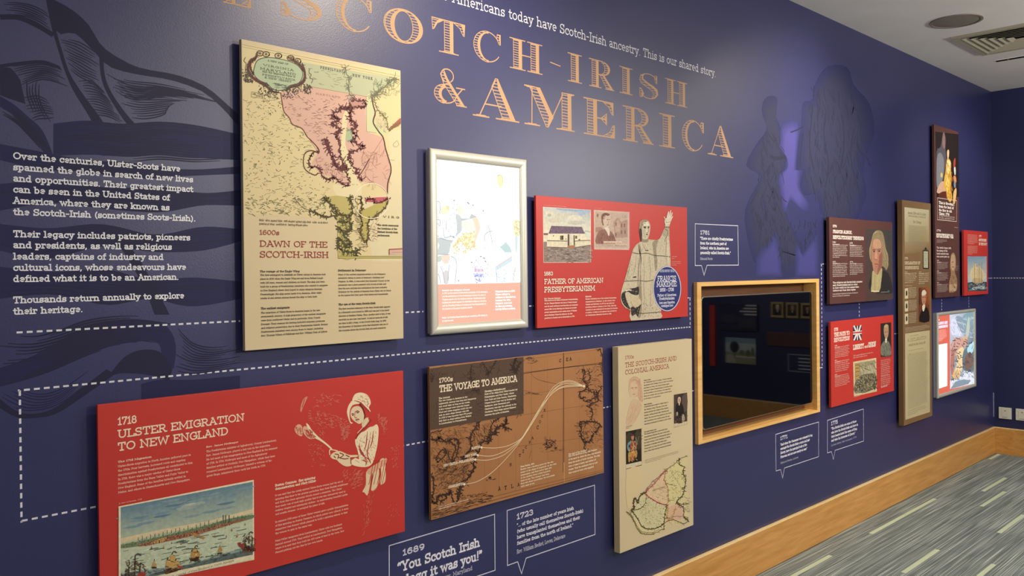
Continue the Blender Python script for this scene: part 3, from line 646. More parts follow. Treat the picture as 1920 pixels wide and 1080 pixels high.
soft([(560, 310), (620, 290), (640, 180), (720, 80), (840, 90), (880, 200), (980, 320), (1010, 500), (960, 640), (940, 760), (960, 900), (900, 1060), (860, 1250), (700, 1250), (690, 1060), (640, 900), (570, 900), (540, 830), (560, 740), (520, 735), (520, 620), (545, 480), (550, 400)], SA, SB)
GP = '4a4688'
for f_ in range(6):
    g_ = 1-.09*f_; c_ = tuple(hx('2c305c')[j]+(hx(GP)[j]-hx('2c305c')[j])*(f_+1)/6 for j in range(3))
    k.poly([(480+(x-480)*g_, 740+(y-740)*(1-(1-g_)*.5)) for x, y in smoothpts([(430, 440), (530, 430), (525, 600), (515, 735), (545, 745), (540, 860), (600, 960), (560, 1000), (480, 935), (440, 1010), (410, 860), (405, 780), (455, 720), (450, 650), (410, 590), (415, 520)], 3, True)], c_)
k.scrib([(300, 480), (420, 500), (440, 1060), (240, 1060)], 90, 70, .008, SD, 1.5, .4, .3); k.scrib([(600, 200), (900, 200), (960, 640), (880, 1100), (700, 1050), (560, 720)], 160, 90, .009, SD, 1.5, .3, .2); k.scrib([(600, 250), (900, 250), (960, 640), (880, 1050), (700, 1000), (560, 720)], 90, 80, .006, '343853', 1.5, .3, .2)
for pts in ([(620, 320), (610, 450), (600, 600), (630, 740)], [(700, 380), (690, 520), (720, 700), (700, 850)], [(800, 380), (820, 560), (790, 760)], [(880, 480), (860, 640), (890, 800)], [(560, 500), (545, 620), (540, 720)]): k.line(pts, .014, SD, 4)
k.line([(480, 500), (520, 485), (560, 465)], .008, SD, 3)
k.fr(1290, 400, 4.5)
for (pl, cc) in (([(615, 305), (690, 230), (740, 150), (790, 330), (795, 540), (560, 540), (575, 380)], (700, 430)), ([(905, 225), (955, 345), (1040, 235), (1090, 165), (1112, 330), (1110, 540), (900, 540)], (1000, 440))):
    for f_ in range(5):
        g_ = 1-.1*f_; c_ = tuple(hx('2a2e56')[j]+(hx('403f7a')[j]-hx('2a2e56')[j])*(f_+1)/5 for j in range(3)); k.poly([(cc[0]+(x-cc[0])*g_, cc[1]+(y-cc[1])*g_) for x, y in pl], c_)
k.scrib([(560, 40), (1120, 40), (1090, 160), (960, 330), (905, 220), (870, 500), (800, 500), (740, 150), (615, 300)], 110, 60, .007, SD, 1.5, .3, .2)
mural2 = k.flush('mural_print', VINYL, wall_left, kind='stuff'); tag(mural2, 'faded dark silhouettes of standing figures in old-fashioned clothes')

# ------------------------------------------------------------------ engraved display title
GOLD = 'bd9672'
def span_at(poly, v):
    xs = []
    for i in range(len(poly)):
        (x0, y0), (x1, y1) = poly[i], poly[(i+1) % len(poly)]
        if (y0 <= v) != (y1 <= v): xs.append(x0+(v-y0)*(x1-x0)/(y1-y0))
    xs.sort(); return [(xs[i], xs[i+1]) for i in range(0, len(xs)-1, 2)]
def deco(k, poly, pitch, th, solid=.36):
    v0 = min(p[1] for p in poly); v1 = max(p[1] for p in poly); k.wribbon(poly, th*.9, GOLD, 0, False, True)
    k.up(); n = max(4, int((v1-v0)/(pitch*.25))); prev = None
    for i in range(n+1):
        v = v0+(v1-v0)*(i+.0)/n; v = min(max(v, v0+1e-5), v1-1e-5); sp2 = [(b_-(b_-a)*solid, b_) for a, b_ in span_at(poly, v)]
        if prev and len(prev[1]) == len(sp2):
            for (a0, b0), (a1, b1) in zip(prev[1], sp2): k.raw([(a0, prev[0]), (b0, prev[0]), (b1, v), (a1, v)], GOLD)
        prev = (v, sp2)
    k.up(); v = v0+pitch*.6
    while v < v1-th:
        for (a, b_), (c, d) in zip(span_at(poly, v), span_at(poly, v+th*.85)): k.raw([(a, v), (b_, v), (d, v+th*.85), (c, v+th*.85)], GOLD)
        v += pitch
    k.up()
def crescent(cx, cy_, rx, ry, irx, iry, icx, a0, a1, n=16):
    o = [(cx+rx*math.cos(math.radians(a0+(a1-a0)*i/n)), cy_+ry*math.sin(math.radians(a0+(a1-a0)*i/n))) for i in range(n+1)]
    q = [(icx+irx*math.cos(math.radians(a1+(a0-a1)*i/n)), cy_+iry*math.sin(math.radians(a1+(a0-a1)*i/n))) for i in range(n+1)]
    return o+q
LET = {
 'I': dict(d=[[(.24, 0), (.76, 0), (.76, 1), (.24, 1)]], l=[], s=[(0, 1, 0), (0, 1, 1)]),
 'H': dict(d=[[(.13, 0), (.37, 0), (.37, 1), (.13, 1)], [(.64, 0), (.88, 0), (.88, 1), (.64, 1)]], l=[[(.37, .5), (.64, .5)]], s=[(.02, .48, 0), (.02, .48, 1), (.53, .99, 0), (.53, .99, 1)]),
 'T': dict(d=[[(.37, 0), (.63, 0), (.63, 1), (.37, 1)], [(0, 1), (.02, .64), (.06, .66), (.16, .86), (.3, .96), (.37, 1)], [(1, 1), (.98, .64), (.94, .66), (.84, .86), (.7, .96), (.63, 1)]], l=[[(0, 1), (1, 1)]], s=[(.2, .8, 0)]),
 'E': dict(d=[[(.12, 0), (.42, 0), (.42, 1), (.12, 1)], [(.6, 1), (.96, 1), (.96, .66), (.9, .68), (.82, .86)], [(.6, 0), (1, 0), (1, .36), (.94, .34), (.84, .14)], [(.55, .5), (.74, .66), (.74, .34)]], l=[[(.0, 1), (.96, 1)], [(.42, .5), (.74, .5)], [(0, 0), (1, 0)]], s=[]),
 'C': dict(d=[crescent(.5, .5, .5, .5, .3, .45, .52, 88, 272), [(.86, .98), (.98, .98), (.98, .66), (.93, .66), (.84, .84)]], l=[arc(.5, .5, .46, .49, 90, 35, 8), arc(.5, .5, .48, .485, 272, 330, 8)], s=[]),
 'O': dict(d=[crescent(.5, .5, .5, .5, .24, .45, .5, 92, 268), crescent(.5, .5, .5, .5, .24, .45, .5, 88, -88)], l=[arc(.5, .5, .47, .49, 0, 360, 30)], s=[]),
 'S': dict(d=[[(.08, .88), (.02, .7), (.1, .56), (.35, .47), (.7, .33), (.74, .2), (.66, .06), (.86, .1), (.99, .24), (.96, .42), (.8, .52), (.45, .63), (.2, .74), (.2, .86), (.3, .96)], [(.82, .98), (.94, .98), (.94, .68), (.88, .68), (.8, .84)], [(.02, .02), (.14, .02), (.24, .16), (.1, .36), (.02, .36)]],
           l=[arc(.5, .74, .42, .25, 150, 25, 10), arc(.5, .26, .45, .25, 200, 330, 12)], s=[]),
 'R': dict(d=[[(.12, 0), (.38, 0), (.38, 1), (.12, 1)], crescent(.52, .74, .34, .26, .12, .21, .52, 90, -90, 12), [(.42, .5), (.6, .5), (1.0, 0), (.72, 0)]], l=[[(0, 1), (.56, 1)], [(.38, .48), (.56, .48)]], s=[(0, .5, 0), (.66, 1.04, 0)]),
 'A': dict(d=[[(.5, 1), (.55, 1), (.95, 0), (.66, 0), (.42, .78)]], l=[[(.14, 0), (.5, .96)], [(.26, .32), (.64, .32)]], s=[(0, .36, 0), (.5, 1.04, 0)]),
 'M': dict(d=[[(.1, 1), (.3, 1), (.56, .28), (.46, .0), (.42, .0)], [(.74, 0), (.93, 0), (.93, 1), (.74, 1)]], l=[[(.14, 0), (.15, .95)], [(.46, .02), (.76, .96)]], s=[(0, .3, 0), (.0, .2, 1), (.62, 1, 0), (.84, 1, 1)]),
 '&': dict(d=[[(.2, .82), (.3, .96), (.42, .72), (.98, .0), (.74, 0), (.3, .56)], crescent(.36, .27, .36, .27, .2, .2, .42, 100, 260, 12)], l=[arc(.42, .8, .2, .19, -60, 240, 12), [(.5, .62), (.3, .52), (.2, .45)], arc(.36, .27, .34, .25, 250, 330, 6)+[(.74, .3), (.9, .48)], [(.7, .5), (1, .5)]], s=[(.7, 1.05, 0)]),
 '-': dict(d=[], l=[[(0, .5), (1, .44)]], s=[])}
title = empty('title_lettering', (2.4, D, 2.1), 'large engraved gold capitals reading The Scotch-Irish and America', 'wall lettering')
def put_letter(ch, pxl, pxr, pyl, pyr, z0, z1):
    x0 = P(pxl, pyl, 0)[0]; x1 = P(pxr, pyr, 0)[0]; W, H = x1-x0, z1-z0; kk = Ink(0, step=4e-6, base=.0003); L = LET[ch]
    f = lambda q: (x0+q[0]*W, z0+q[1]*H)
    th = .0034*H/.12; pitch = .0089*H/.11
    for pl in L['d']: deco(kk, [f(q) for q in pl], pitch, th, .38)
    for ln in L['l']: kk.up(); kk.wribbon([f(q) for q in ln], th*1.25, GOLD, 0, False)
    for a, b_, v in L['s']:
        kk.up(); y = z0+v*H; kk.wribbon([(x0+a*W, y), (x0+b_*W, y)], th*1.2, GOLD, 0, False)
        d = -1 if v else 1; m = (a+b_)/2; hw = (b_-a)*.5; kk.up()
        kk.raw([(x0+(m-hw*.8)*W, y), (x0+(m+hw*.8)*W, y), (x0+(m+hw*.5)*W, y+d*H*.035), (x0+(m-hw*.5)*W, y+d*H*.035)], GOLD)
    return kk.flush('letter', VINYL, title)
Z = (2.2965, 2.405)
row1 = [('T', 232, 300, -52, -34), ('H', 320, 402, -30, -10), ('E', 418, 470, -5, 3), ('S', 526, 603, 0, 10), ('C', 629.6, 697.5, 20, 40), ('O', 719.4, 792.5, 40, 60), ('T', 809.8, 871.7, 60, 75), ('C', 888, 939.4, 80, 95), ('H', 954.2, 1017.6, 98, 118), ('-', 1031.3, 1051, 122, 126), ('I', 1064.4, 1091, 125, 133), ('R', 1104.4, 1149.8, 135, 148), ('I', 1161.6, 1186, 150, 155), ('S', 1198.4, 1234, 160, 168), ('H', 1246, 1289, 172, 182)]
for ch, a, b_, c, d in row1: put_letter(ch, a, b_, c, d, *Z)
Z2 = (2.1005, 2.2425)
row2 = [('&', 814, 872, 158, 168), ('A', 886, 970, 180, 195), ('M', 983, 1077, 198, 215), ('E', 1094, 1152, 215, 228), ('R', 1167.5, 1223, 230, 245), ('I', 1236, 1265.3, 248, 256), ('C', 1279, 1320, 258, 268), ('A', 1326.7, 1372.6, 270, 278)]
for i, (ch, a, b_, c, d) in enumerate(row2): put_letter(ch, a, b_, c, d, Z2[0]+(.022 if i == 0 else 0), Z2[1]+(-.0 if i == 0 else 0))

def onwall(name, label, cat, group=None, t=0, base=.0003, loc=None): pass
tagl = empty('tagline_lettering', (2.8, D, 2.47), 'one line of small white lettering above the gold title', 'wall lettering')
a = P(849, 14, 0); b_ = P(1343, 146, 0); full = 'Americans today have Scotch-Irish ancestry. This is our shared story.'; sx_ = (b_[0]-a[0])/twidth(full); xx = a[0]-.003
for wd in full.split(' '):
    kk = Ink(0, step=4e-6, base=.0003); kk.glyphs(wd, xx, 2.4735, .0375, 'd9d8dc', .1, W=twidth(wd)*sx_); kk.flush('word', VINYL, tagl); xx += (twidth(wd)+G[' '][0])*sx_
kk = Ink(0, step=4e-6, base=.0003); kk.glyphs('n', a[0]-.055, 2.4735, .0375, 'd9d8dc', .1, xs=.9); kk.flush('word', VINYL, tagl)

intro = empty('intro_text', (.75, D, 1.46), 'block of white introductory text at the left edge of the navy wall', 'wall lettering')
for txt, yb, xr in (('Over the centuries, Ulster-Scots have', 130, 912), ('spanned the globe in search of new lives', 187, 977), ('and opportunities. Their greatest impact', 244, 977), ('can be seen in the United States of', 300, 860), ('America, where they are known as', 357, 858), ('the Scotch-Irish (sometimes Scots-Irish).', 414, 990),
                    ('Their legacy includes patriots, pioneers', 526, 963), ('and presidents, as well as religious', 582, 870), ('leaders, captains of industry and', 640, 828), ('cultural icons, whose endeavours have', 697, 942), ('defined what it is to be an American.', 754, 905), ('Thousands return annually to explore', 862, 933), ('their heritage.', 919, 420)):
    kk = Ink(0, step=4e-6, base=.0003); kk.fr(0, 250, 2.7); kk.text(txt, 66, yb, yb-36, xr, 'e6e6ea', .17); kk.flush('text_line', VINYL, intro)

# ------------------------------------------------------------------ dashed timeline
kk = Ink(0, step=4e-6, base=.0003); WH = 'd8d8dc'
zA = P(31, 623.5, 0)[1]; xe = P(1293.5, 560, 0)[0]; zB = P(1294, 613, 0)[1]; xw = P(37, 733, 0)[0]; zC2 = P(39, 977, 0)[1]
tl = empty('dashed_timeline', (2.0, D, zC2), 'white dashed line looping between the left-hand boards', 'wall line', 'dashed connecting lines on the walls')
def dpart(pts, par, inkobj=None, dash=.0125, gap=.0085, w_=.0046):
    q = inkobj or Ink(0, step=4e-6, base=.0003); q.dashes(pts, dash, gap, w_, WH); return q.flush('dash_run', VINYL, par, kind='stuff')
dpart([(P(31, 623, 0)[0], zA), (1.09, zA)], tl); dpart([(1.62, zA), (1.735, zA)], tl); dpart([(2.2, zA), (2.26, zA)], tl); dpart([(3.225, zA), (xe, zA), (xe, zB)], tl)
dpart([(xe, zB), (xw, zB), (xw, zC2), (.72, zC2)], tl)
zD = P(760, 835, 0)[1]; dpart([(1.62, zD), (1.75, zD)], tl); dpart([(2.62, zD), (2.71, zD)], tl); dpart([(3.255, zD), (xo0, zD)], tl)
t2 = empty('dashed_timeline', (P(1540, 600, 0)[0], D, .9), 'white dashed line running up the right side of the wooden screen frame', 'wall line', 'dashed connecting lines on the walls')
xr_ = P(1540.5, 560, 0)[0]; dpart([(P(1548, 495, 0)[0]+.03, P(1541, 495, 0)[1]), (xr_, P(1541, 495, 0)[1]), (xr_, P(1541, 689, 0)[1]), (xr_-.04, P(1541, 689, 0)[1])], t2, dash=.014, gap=.011, w_=.006)
dpart([(P(1611, 580, 0)[0], 1.36), (P(1611, 580, 0)[0], 1.24)], t2, dash=.012, gap=.012, w_=.006); dpart([(P(1677, 626, 0)[0], P(1677, 626, 0)[1]), (P(1690, 626, 0)[0], P(1677, 626, 0)[1])], t2)
t3 = empty('dashed_timeline', (7.2, D, 1.2), 'short dashed drops between the dark painting boards and the small light box', 'wall line', 'dashed connecting lines on the walls')
for px_ in (1765.5, 1816.5): dpart([(P(px_, 565, 0)[0], 1.36), (P(px_, 565, 0)[0], 1.2)], t3, dash=.012, gap=.012, w_=.007)
dpart([(P(1852, 519, 0)[0], 1.455), (XC-.01, 1.455)], t3)
q = Ink(0, end=True, step=4e-6, base=.0003); t4 = empty('dashed_timeline', (XC, 1.6, 1.45), 'white dashed line running along the end wall from the corner', 'wall line', 'dashed connecting lines on the walls')
q.dashes([(D-.01, 1.455), (.7, 1.455)], .0125, .0085, .0046, WH); q.flush('dash_run', VINYL, t4, kind='stuff')

# ------------------------------------------------------------------ speech bubbles
def bubble(loc, label, fr, outline, draw):
    e = empty('speech_bubble', loc, label, 'speech bubble', 'outlined white quotations on the navy wall')
    kk = Ink(0, step=4e-6, base=.0003); kk.fr(*fr); kk.line(outline, .0036, 'd0d2e0', closed=True); kk.flush('outline', VINYL, e)
    draw(kk); return e
def d1(k_):
    k_.text('1761', 100, 175, 140, 182, 'dcdce4', .2); k_.flush('year', VINYL, e_cur)
def mk(loc, label, fr, outline, year, ytext, qlines, qpos, src, spos, wt=.17, ywt=.2):
    e = empty('speech_bubble', loc, label, 'speech bubble', 'outlined white quotations on the navy wall')
    kk = Ink(0, step=4e-6, base=.0003); kk.fr(*fr); kk.line(outline, .0034, 'd0d2e0', closed=True); kk.flush('outline', VINYL, e)
    kk.text(year, *ytext, 'cfd0dc', ywt); kk.flush('year', VINYL, e)
    if isinstance(qpos, list):
        for l_, q_ in zip(qlines, qpos): kk.text(l_, *q_, 'e2e2ea', wt, slant=0)
    else: kk.para(qlines, *qpos, 'e2e2ea', wt)
    kk.flush('quotation', VINYL, e); kk.text(src, *spos, 'c8c9d6', .11); kk.flush('source_line', VINYL, e); return e
mk((3.6, D, 1.55), 'speech bubble dated 1761 above the wooden screen frame', (1290, 400, 4.5), [(60, 88), (420, 105), (425, 437), (160, 438), (135, 522), (113, 440), (60, 440)], '1761', (102, 178, 142, 182),
   ['"There are chiefly Presbyterians', 'from the northern part of', 'Ireland, who in America are', 'generally called Scotch-Irish."'], (102, 222, 343, 378), 'Edmund Burke', (102, 392, 372, 208), .2)
mk((2.3, D, .6), 'speech bubble dated 1723 below the brown voyage map board', (930, 890, 5.685), [(118, 382), (1050, 112), (1055, 637), (320, 890), (272, 1055), (230, 928), (122, 968)], '1723', (218, 482, 418, 400),
   ['"... of the late number of years Irish', '(who usually call themselves Scotch-Irish)', 'have transplanted themselves and their', 'families from the north of Ireland."'], (222, 560, 752, 932), 'Rev. William Becket, Lewes, Delaware', (222, 845, 800, 740), .17)
mk((1.8, D, .55), 'largest speech bubble, dated 1689, cut by the bottom edge of the photo', (720, 950, 8.31), [(80, 608), (1722, 118), (1730, 990), (700, 1340), (560, 1620), (520, 1400), (82, 1550)], '1689', (285, 770, 668, 636),
   ['<You Scotch Irish', 'dogg it was you!>'], [(208, 1032, 868, 1496), (300, 1228, 1064, 1536)], 'Londonderry, Maryland', (600, 1250, 1180, 1380), .17)
mk((4.3, D, .35), 'speech bubble dated 1771 below the right end of the screen frame', (1200, 780, 2.667), [(678, 92), (893, 30), (893, 203), (722, 260), (713, 310), (703, 268), (680, 275)], '1771', (701, 122, 102, 738),
   ['"And when the Commons were reduced to beg', 'amongst the Scotch-Irish a warm and just', 'liberty, have the principal body of the', 'Pioneers, and are now nearly as ours."'], (702, 150, 212, 862), 'Edmund Burke, London', (702, 240, 231, 792), .2)
mk((4.9, D, .45), 'speech bubble dated 1775 directly under the square red flag board', (1200, 780, 2.667), [(937, 22), (1117, -35), (1118, 125), (975, 172), (967, 217), (957, 178), (937, 185)], '1775', (955, 48, 28, 989),
   ['"The Scotch-Irish are some of those', 'who love the Scotch-Irish and have in', 'their hearts hated the name of King,', 'and take the interests of Liberty."'], (956, 70, 130, 1090), 'Letter from the colonies, 1775', (956, 152, 143, 1083), .2)
# ================================================================== prints on the boards
def ink(B, step=6e-6, m=.0012):
    q = Ink(B[4], step=step); q.clip = (B[0]+m, B[1]-m, B[2]+m, B[3]-m); return q
# ---------------------------------------------------------------- tall cream map board
k = ink(dawnB); k.fr(440, 60, 3.485)
MAR, OLV, DKL = '5a2a2c', '6c6a3c', '453a2a'
PINK, GRN, YEL, SEA = 'cda594', 'b2b594', 'cfc394', 'cbbd98'
k.poly([(30, 72), (1084, 270), (1090, 1080), (1098, 1500), (905, 1500), (700, 1480), (695, 1220), (55, 1190), (50, 900)], 'd2c294')
k.poly([(1000, 650), (1086, 640), (1098, 1500), (905, 1500), (830, 1100), (1010, 1060), (1020, 900)], 'd3c7a2')
k.poly([(430, 195), (720, 245), (890, 275), (1060, 300), (1040, 340), (895, 420), (860, 420), (750, 400), (500, 358), (430, 340)], GRN)
k.poly([(300, 395), (500, 360), (755, 405), (860, 422), (862, 650), (970, 690), (1000, 800), (1022, 900), (1000, 1060), (930, 990), (830, 980), (760, 1010), (690, 1000), (640, 950), (560, 930), (500, 860), (545, 780), (500, 705), (450, 640), (375, 600), (355, 555), (322, 520)], PINK)
k.poly([(895, 420), (1086, 330), (1086, 600), (1010, 640), (985, 560), (925, 520), (905, 470)], YEL, 2)
k.poly([(862, 420), (895, 425), (920, 520), (960, 560), (1000, 640), (960, 680), (925, 655), (862, 648)], 'c6c79c', 2)
k.poly([(925, 440), (960, 540), (1000, 600), (1003, 640), (960, 640), (930, 600), (905, 560)], SEA, 2)
k.poly([(790, 480), (745, 520), (730, 640), (725, 740), (760, 840), (800, 960), (830, 1010), (810, 1090), (690, 1090), (640, 1000), (730, 1005), (745, 960), (700, 900), (690, 820), (700, 640), (705, 560), (740, 490)], 'd8cba2', 3)
k.poly([(1000, 640), (1050, 625), (1086, 600), (1086, 560), (1040, 600)], 'a4584c', 2)
k.line([(38, 80), (1080, 290)], .0008, DKL); k.line([(38, 95), (1080, 305)], .0014, 'a89a6c')
k.line([(300, 395), (310, 460), (322, 520), (355, 560), (378, 604), (440, 632), (470, 680), (500, 710), (545, 760), (548, 790), (500, 775), (455, 800), (455, 890), (520, 935), (545, 920)], .0035, MAR, 4)
k.line([(300, 395), (322, 520), (355, 560), (378, 604), (440, 632), (480, 690), (548, 790)], .0015, '7a4a3a', 3)
k.jag([(548, 775), (490, 815), (492, 880), (545, 885), (580, 950), (620, 965), (650, 950), (690, 985), (735, 1005), (745, 960), (720, 900), (690, 900), (650, 840), (620, 760), (588, 700)], .004, MAR, 7, 10, 3, 60, 26)
k.jag([(588, 700), (612, 760), (645, 850), (680, 890), (730, 885)], .005, MAR, 8, 10, 3, 50, 28)
k.jag([(800, 440), (760, 470), (745, 500), (700, 500), (640, 545), (680, 570), (635, 600), (690, 640), (660, 670), (685, 720), (690, 820), (735, 900)], .0045, MAR, 10, 12, 3, 90, 30)
k.jag([(845, 470), (790, 480), (755, 520), (760, 580), (800, 610), (760, 640), (800, 680), (760, 715), (845, 745), (760, 790), (745, 830), (790, 900), (835, 975)], .0045, MAR, 10, 12, 3, 90, 30)
k.poly([(760, 440), (850, 450), (850, 490), (800, 500), (765, 480)], 'b88a80', 2, True); k.jag([(765, 445), (850, 452), (845, 495), (780, 490)], .004, MAR, 9, 10, 3, 20, 22)
k.poly([(735, 640), (760, 640), (770, 690), (740, 720), (725, 690)], 'a3b08c', 2); k.jag([(735, 640), (762, 650), (768, 700), (735, 712)], .0012, '4a5a44', 5, 8, 3, 10, 12)
k.line([(895, 425), (905, 480), (918, 530), (905, 590), (940, 650), (970, 690), (985, 760), (1000, 810), (1022, 900), (1000, 990), (998, 1060)], .0045, '4a2420', 5)
k.jag([(895, 420), (930, 400), (990, 350), (1050, 300)], .003, '6a6a50', 8, 8, 3, 60, 40); k.jag([(910, 440), (935, 510), (985, 560), (1005, 640), (1045, 615), (1086, 585)], .003, '6a6640', 6, 8, 3, 30, 24)
k.jag([(715, 230), (745, 300), (740, 380), (770, 440)], .0028, '6a6a58', 6, 8, 3, 40, 30); k.line([(860, 420), (862, 650), (925, 660)], .0009, '7a4a40'); k.line([(500, 358), (750, 402), (860, 422), (905, 405)], .0009, '70504a')
k.line([(850, 745), (830, 850), (870, 840), (950, 720), (970, 690)], .0012, '8a5a50', 4); k.line([(800, 960), (840, 900), (880, 830)], .003, MAR, 4); k.jag([(840, 780), (880, 850), (850, 940), (940, 1000)], .001, '7a4a40', 6, 8, 3, 30, 50)
k.scrib([(50, 420), (300, 420), (330, 560), (450, 640), (500, 760), (450, 800), (470, 900), (640, 1040), (640, 1180), (60, 1190), (50, 700)], 330, 30, .0011, '6e6a46', .1, .5, .5)
k.scrib([(60, 430), (300, 430), (380, 610), (470, 700), (440, 860), (620, 1060), (600, 1180), (60, 1180)], 200, 13, .0018, '5e5a3c', .2, .9, .8)
k.scrib([(330, 420), (740, 430), (640, 560), (600, 700), (560, 740), (450, 610), (340, 520)], 130, 24, .0011, '6e4440', .15, .5, .4)
k.scrib([(860, 760), (1000, 790), (1000, 960), (900, 960)], 24, 60, .0009, '8a5a50', -.4, 1.4, .3); k.scrib([(500, 800), (680, 880), (720, 960), (560, 920)], 60, 26, .0009, '7a4a40', .6, 1.5, .3)
k.scrib([(440, 230), (700, 260), (700, 370), (520, 340)], 24, 30, .001, '70745c', .15, .3, .3); k.scrib([(900, 330), (1070, 320), (1060, 420), (930, 440)], 90, 36, .001, '5c6048', -1, 1.2, .5); k.scrib([(915, 540), (990, 600), (985, 650), (915, 620)], 40, 14, .001, '8a8a6c', 1.2, .6)
k.scrib([(680, 560), (740, 560), (740, 900), (800, 1000), (690, 1000)], 26, 7, .0018, '8a7c58', .1, .4)
k.text('PENSILVANIA', 560, 240, 222, 720, '5a5a48', .2, 5); k.text('NEW YORK', 770, 290, 272, 900, '5a5a48', .2, 5); k.text('MARYLAND', 530, 408, 396, 690, '8a6a60', .15, 3)
k.line([(1060, 710), (1035, 735), (1050, 752), (1072, 735), (1060, 710)], .001, '6a6040', 4)
# cartouche
k.poly([(130, 225), (150, 185), (200, 168), (270, 172), (350, 190), (405, 215), (440, 255), (440, 300), (415, 335), (360, 350), (330, 375), (285, 382), (245, 372), (215, 340), (160, 315), (125, 275)], 'a9b795', 3)
k.line([(130, 225), (150, 185), (200, 168), (270, 172), (350, 190), (405, 215), (440, 255), (440, 300), (415, 335), (360, 350), (330, 375), (285, 382), (245, 372), (215, 340), (160, 315), (125, 275)], .0022, '3c4634', 3, True)
for A in ([(95, 190), (85, 235), (110, 290), (160, 325), (205, 350), (240, 385), (290, 395)], [(150, 130), (135, 170), (105, 190), (100, 230), (125, 280)], [(440, 205), (455, 250), (455, 310), (420, 345), (365, 360), (335, 385)], [(350, 165), (390, 190), (425, 215), (450, 260)]):
    k.line(A, .008, '6b3a30', 5, wf=lambda u: .4+.8*math.sin(3.14*u)); k.jag(A, .0022, '3a221c', 6, 8, 3, 26, 14)
for (cx_, cy_) in ((165, 140), (205, 145), (365, 170), (410, 190), (285, 155)):
    k.line(arc(cx_, cy_, 22, 16, 0, 400, 14), .003, '5c4630', 2); k.ell(cx_, cy_, 9, 8, '6e5a40')
for (cx_, cy_, n_) in ((90, 300, 70), (475, 370, 70), (75, 270, 30), (190, 370, 30), (220, 395, 24), (250, 400, 24), (345, 405, 24), (385, 390, 24), (410, 370, 24)): k.scrib([(cx_-28, cy_-25), (cx_+28, cy_-25), (cx_+28, cy_+28), (cx_-28, cy_+28)], n_, 16, .002, '4a4030', 1, 3, 1.2)
k.line([(490, 240), (485, 265), (500, 280), (490, 300), (510, 310), (500, 335)], .002, '6c5a3c', 5); k.line([(70, 165), (60, 190), (75, 205), (70, 240)], .002, '6c5a3c', 5)
k.line([(110, 392), (182, 402), (180, 432), (108, 424)], .0009, '5a5038', closed=True); k.scrib([(115, 398), (175, 405), (175, 425), (115, 420)], 14, 22, .001, '5a5038', .1, .1)
for t_, x_, y_, h_, x2 in (('A NEW MAP OF', 215, 192, 12, 350), ('VIRGINIA', 185, 222, 14, 385), ('MARYLAND', 165, 245, 16, 400), ('And the Improved Parts of', 180, 262, 12, 395), ('PENNSYLVANIA', 180, 283, 12, 395), ('& NEW JERSEY', 195, 302, 12, 370)): k.text(t_, x_, y_, y_-h_, x2, '30362a', .16, 1)
k.scrib([(235, 330), (330, 345), (330, 370), (250, 362)], 30, 26, .0009, '4a5240', .15, .1)
k.flush('map_print', INK, dawn, loc=None)
k.fr(440, 370, 3.6)
k.poly([(600, 0), (780, 0), (790, 150), (780, 210), (740, 260), (770, 320), (820, 400), (697, 405), (695, 150), (640, 40)], 'b4a866', 2)
k.jag([(600, 0), (640, 40), (700, 110), (780, 130), (790, 60), (770, 0)], .005, '4c4420', 8, 10, 3, 60, 28)
k.jag([(700, 170), (770, 170), (790, 210), (735, 240), (705, 210), (770, 300), (760, 340), (700, 280), (700, 340), (760, 370), (820, 360), (820, 400)], .005, '4c4828', 9, 10, 3, 90, 26)
k.scrib([(700, 120), (780, 130), (780, 200), (760, 330), (800, 395), (700, 400)], 120, 26, .0016, '4c4828', .9, 1.4, .8)
k.poly([(860, 90), (900, 70), (960, 40), (1030, 10), (1040, 30), (1000, 90), (940, 140), (905, 150), (890, 300), (855, 280), (850, 160)], 'b0a45c', 3)
k.poly([(880, 10), (960, 0), (1040, 0), (1020, 25), (950, 30), (890, 30)], 'b45a64', 2)
k.jag([(850, 0), (860, 60), (845, 120), (860, 180), (850, 240), (880, 300), (905, 240), (900, 160), (950, 130), (1020, 60), (1040, 10)], .0045, '5c4a2c', 7, 10, 3, 60, 22); k.jag([(885, 20), (930, 10), (950, 40), (1035, 10)], .004, '5c1c28', 6, 10, 3, 20, 18)
k.jag([(800, 0), (830, 50), (820, 120), (850, 180)], .0012, '6c5c40', 5, 8, 3, 20, 24); k.jag([(850, 310), (900, 330), (840, 340), (880, 365)], .001, '6c5c40', 5, 8, 3, 10, 20)
k.scrib([(900, 160), (960, 150), (940, 300), (890, 300)], 24, 40, .001, '9a6a50', -.4, 1.2, .3); k.scrib([(780, 120), (850, 130), (850, 330), (800, 330)], 30, 36, .0009, '8a7c58', .1, .8, .3)
k.jag([(500, 90), (560, 110), (610, 130), (690, 125)], .004, '4c4420', 6, 8, 3, 24, 26); k.jag([(400, 0), (450, 60), (520, 95)], .001, '5c5434', 4, 8, 3, 14, 30)
k.scrib([(80, 0), (600, 0), (600, 120), (90, 110)], 120, 26, .0011, '6c6844', .1, .5, .5)
k.line(arc(922, 25, 118, 118, 0, 360, 40), .0022, 'e4dcc4', closed=True)
k.line([(697, 405), (1137, 404)], .005, 'b6a860'); k.line([(697, 397), (1137, 396)], .0008, '4c4420'); k.line([(697, 411), (1137, 410)], .0008, '4c4420')
k.poly([(1042, 352), (1137, 347), (1137, 388), (1042, 388)], 'c9a894'); k.line([(1042, 388), (1042, 352), (1137, 347)], .003, '8a2c34'); k.line([(1060, 372), (1130, 371)], .0012, 'a86a64')
k.text('V I R G', 1000, 138, 124, 1110, '5a5038', .18)
k.flush('map_detail', INK, dawn)
k.greek(166, 160, 184, 2, 668, '6a5c44', .45, .65); k.flush('picture_credit', INK, dawn)
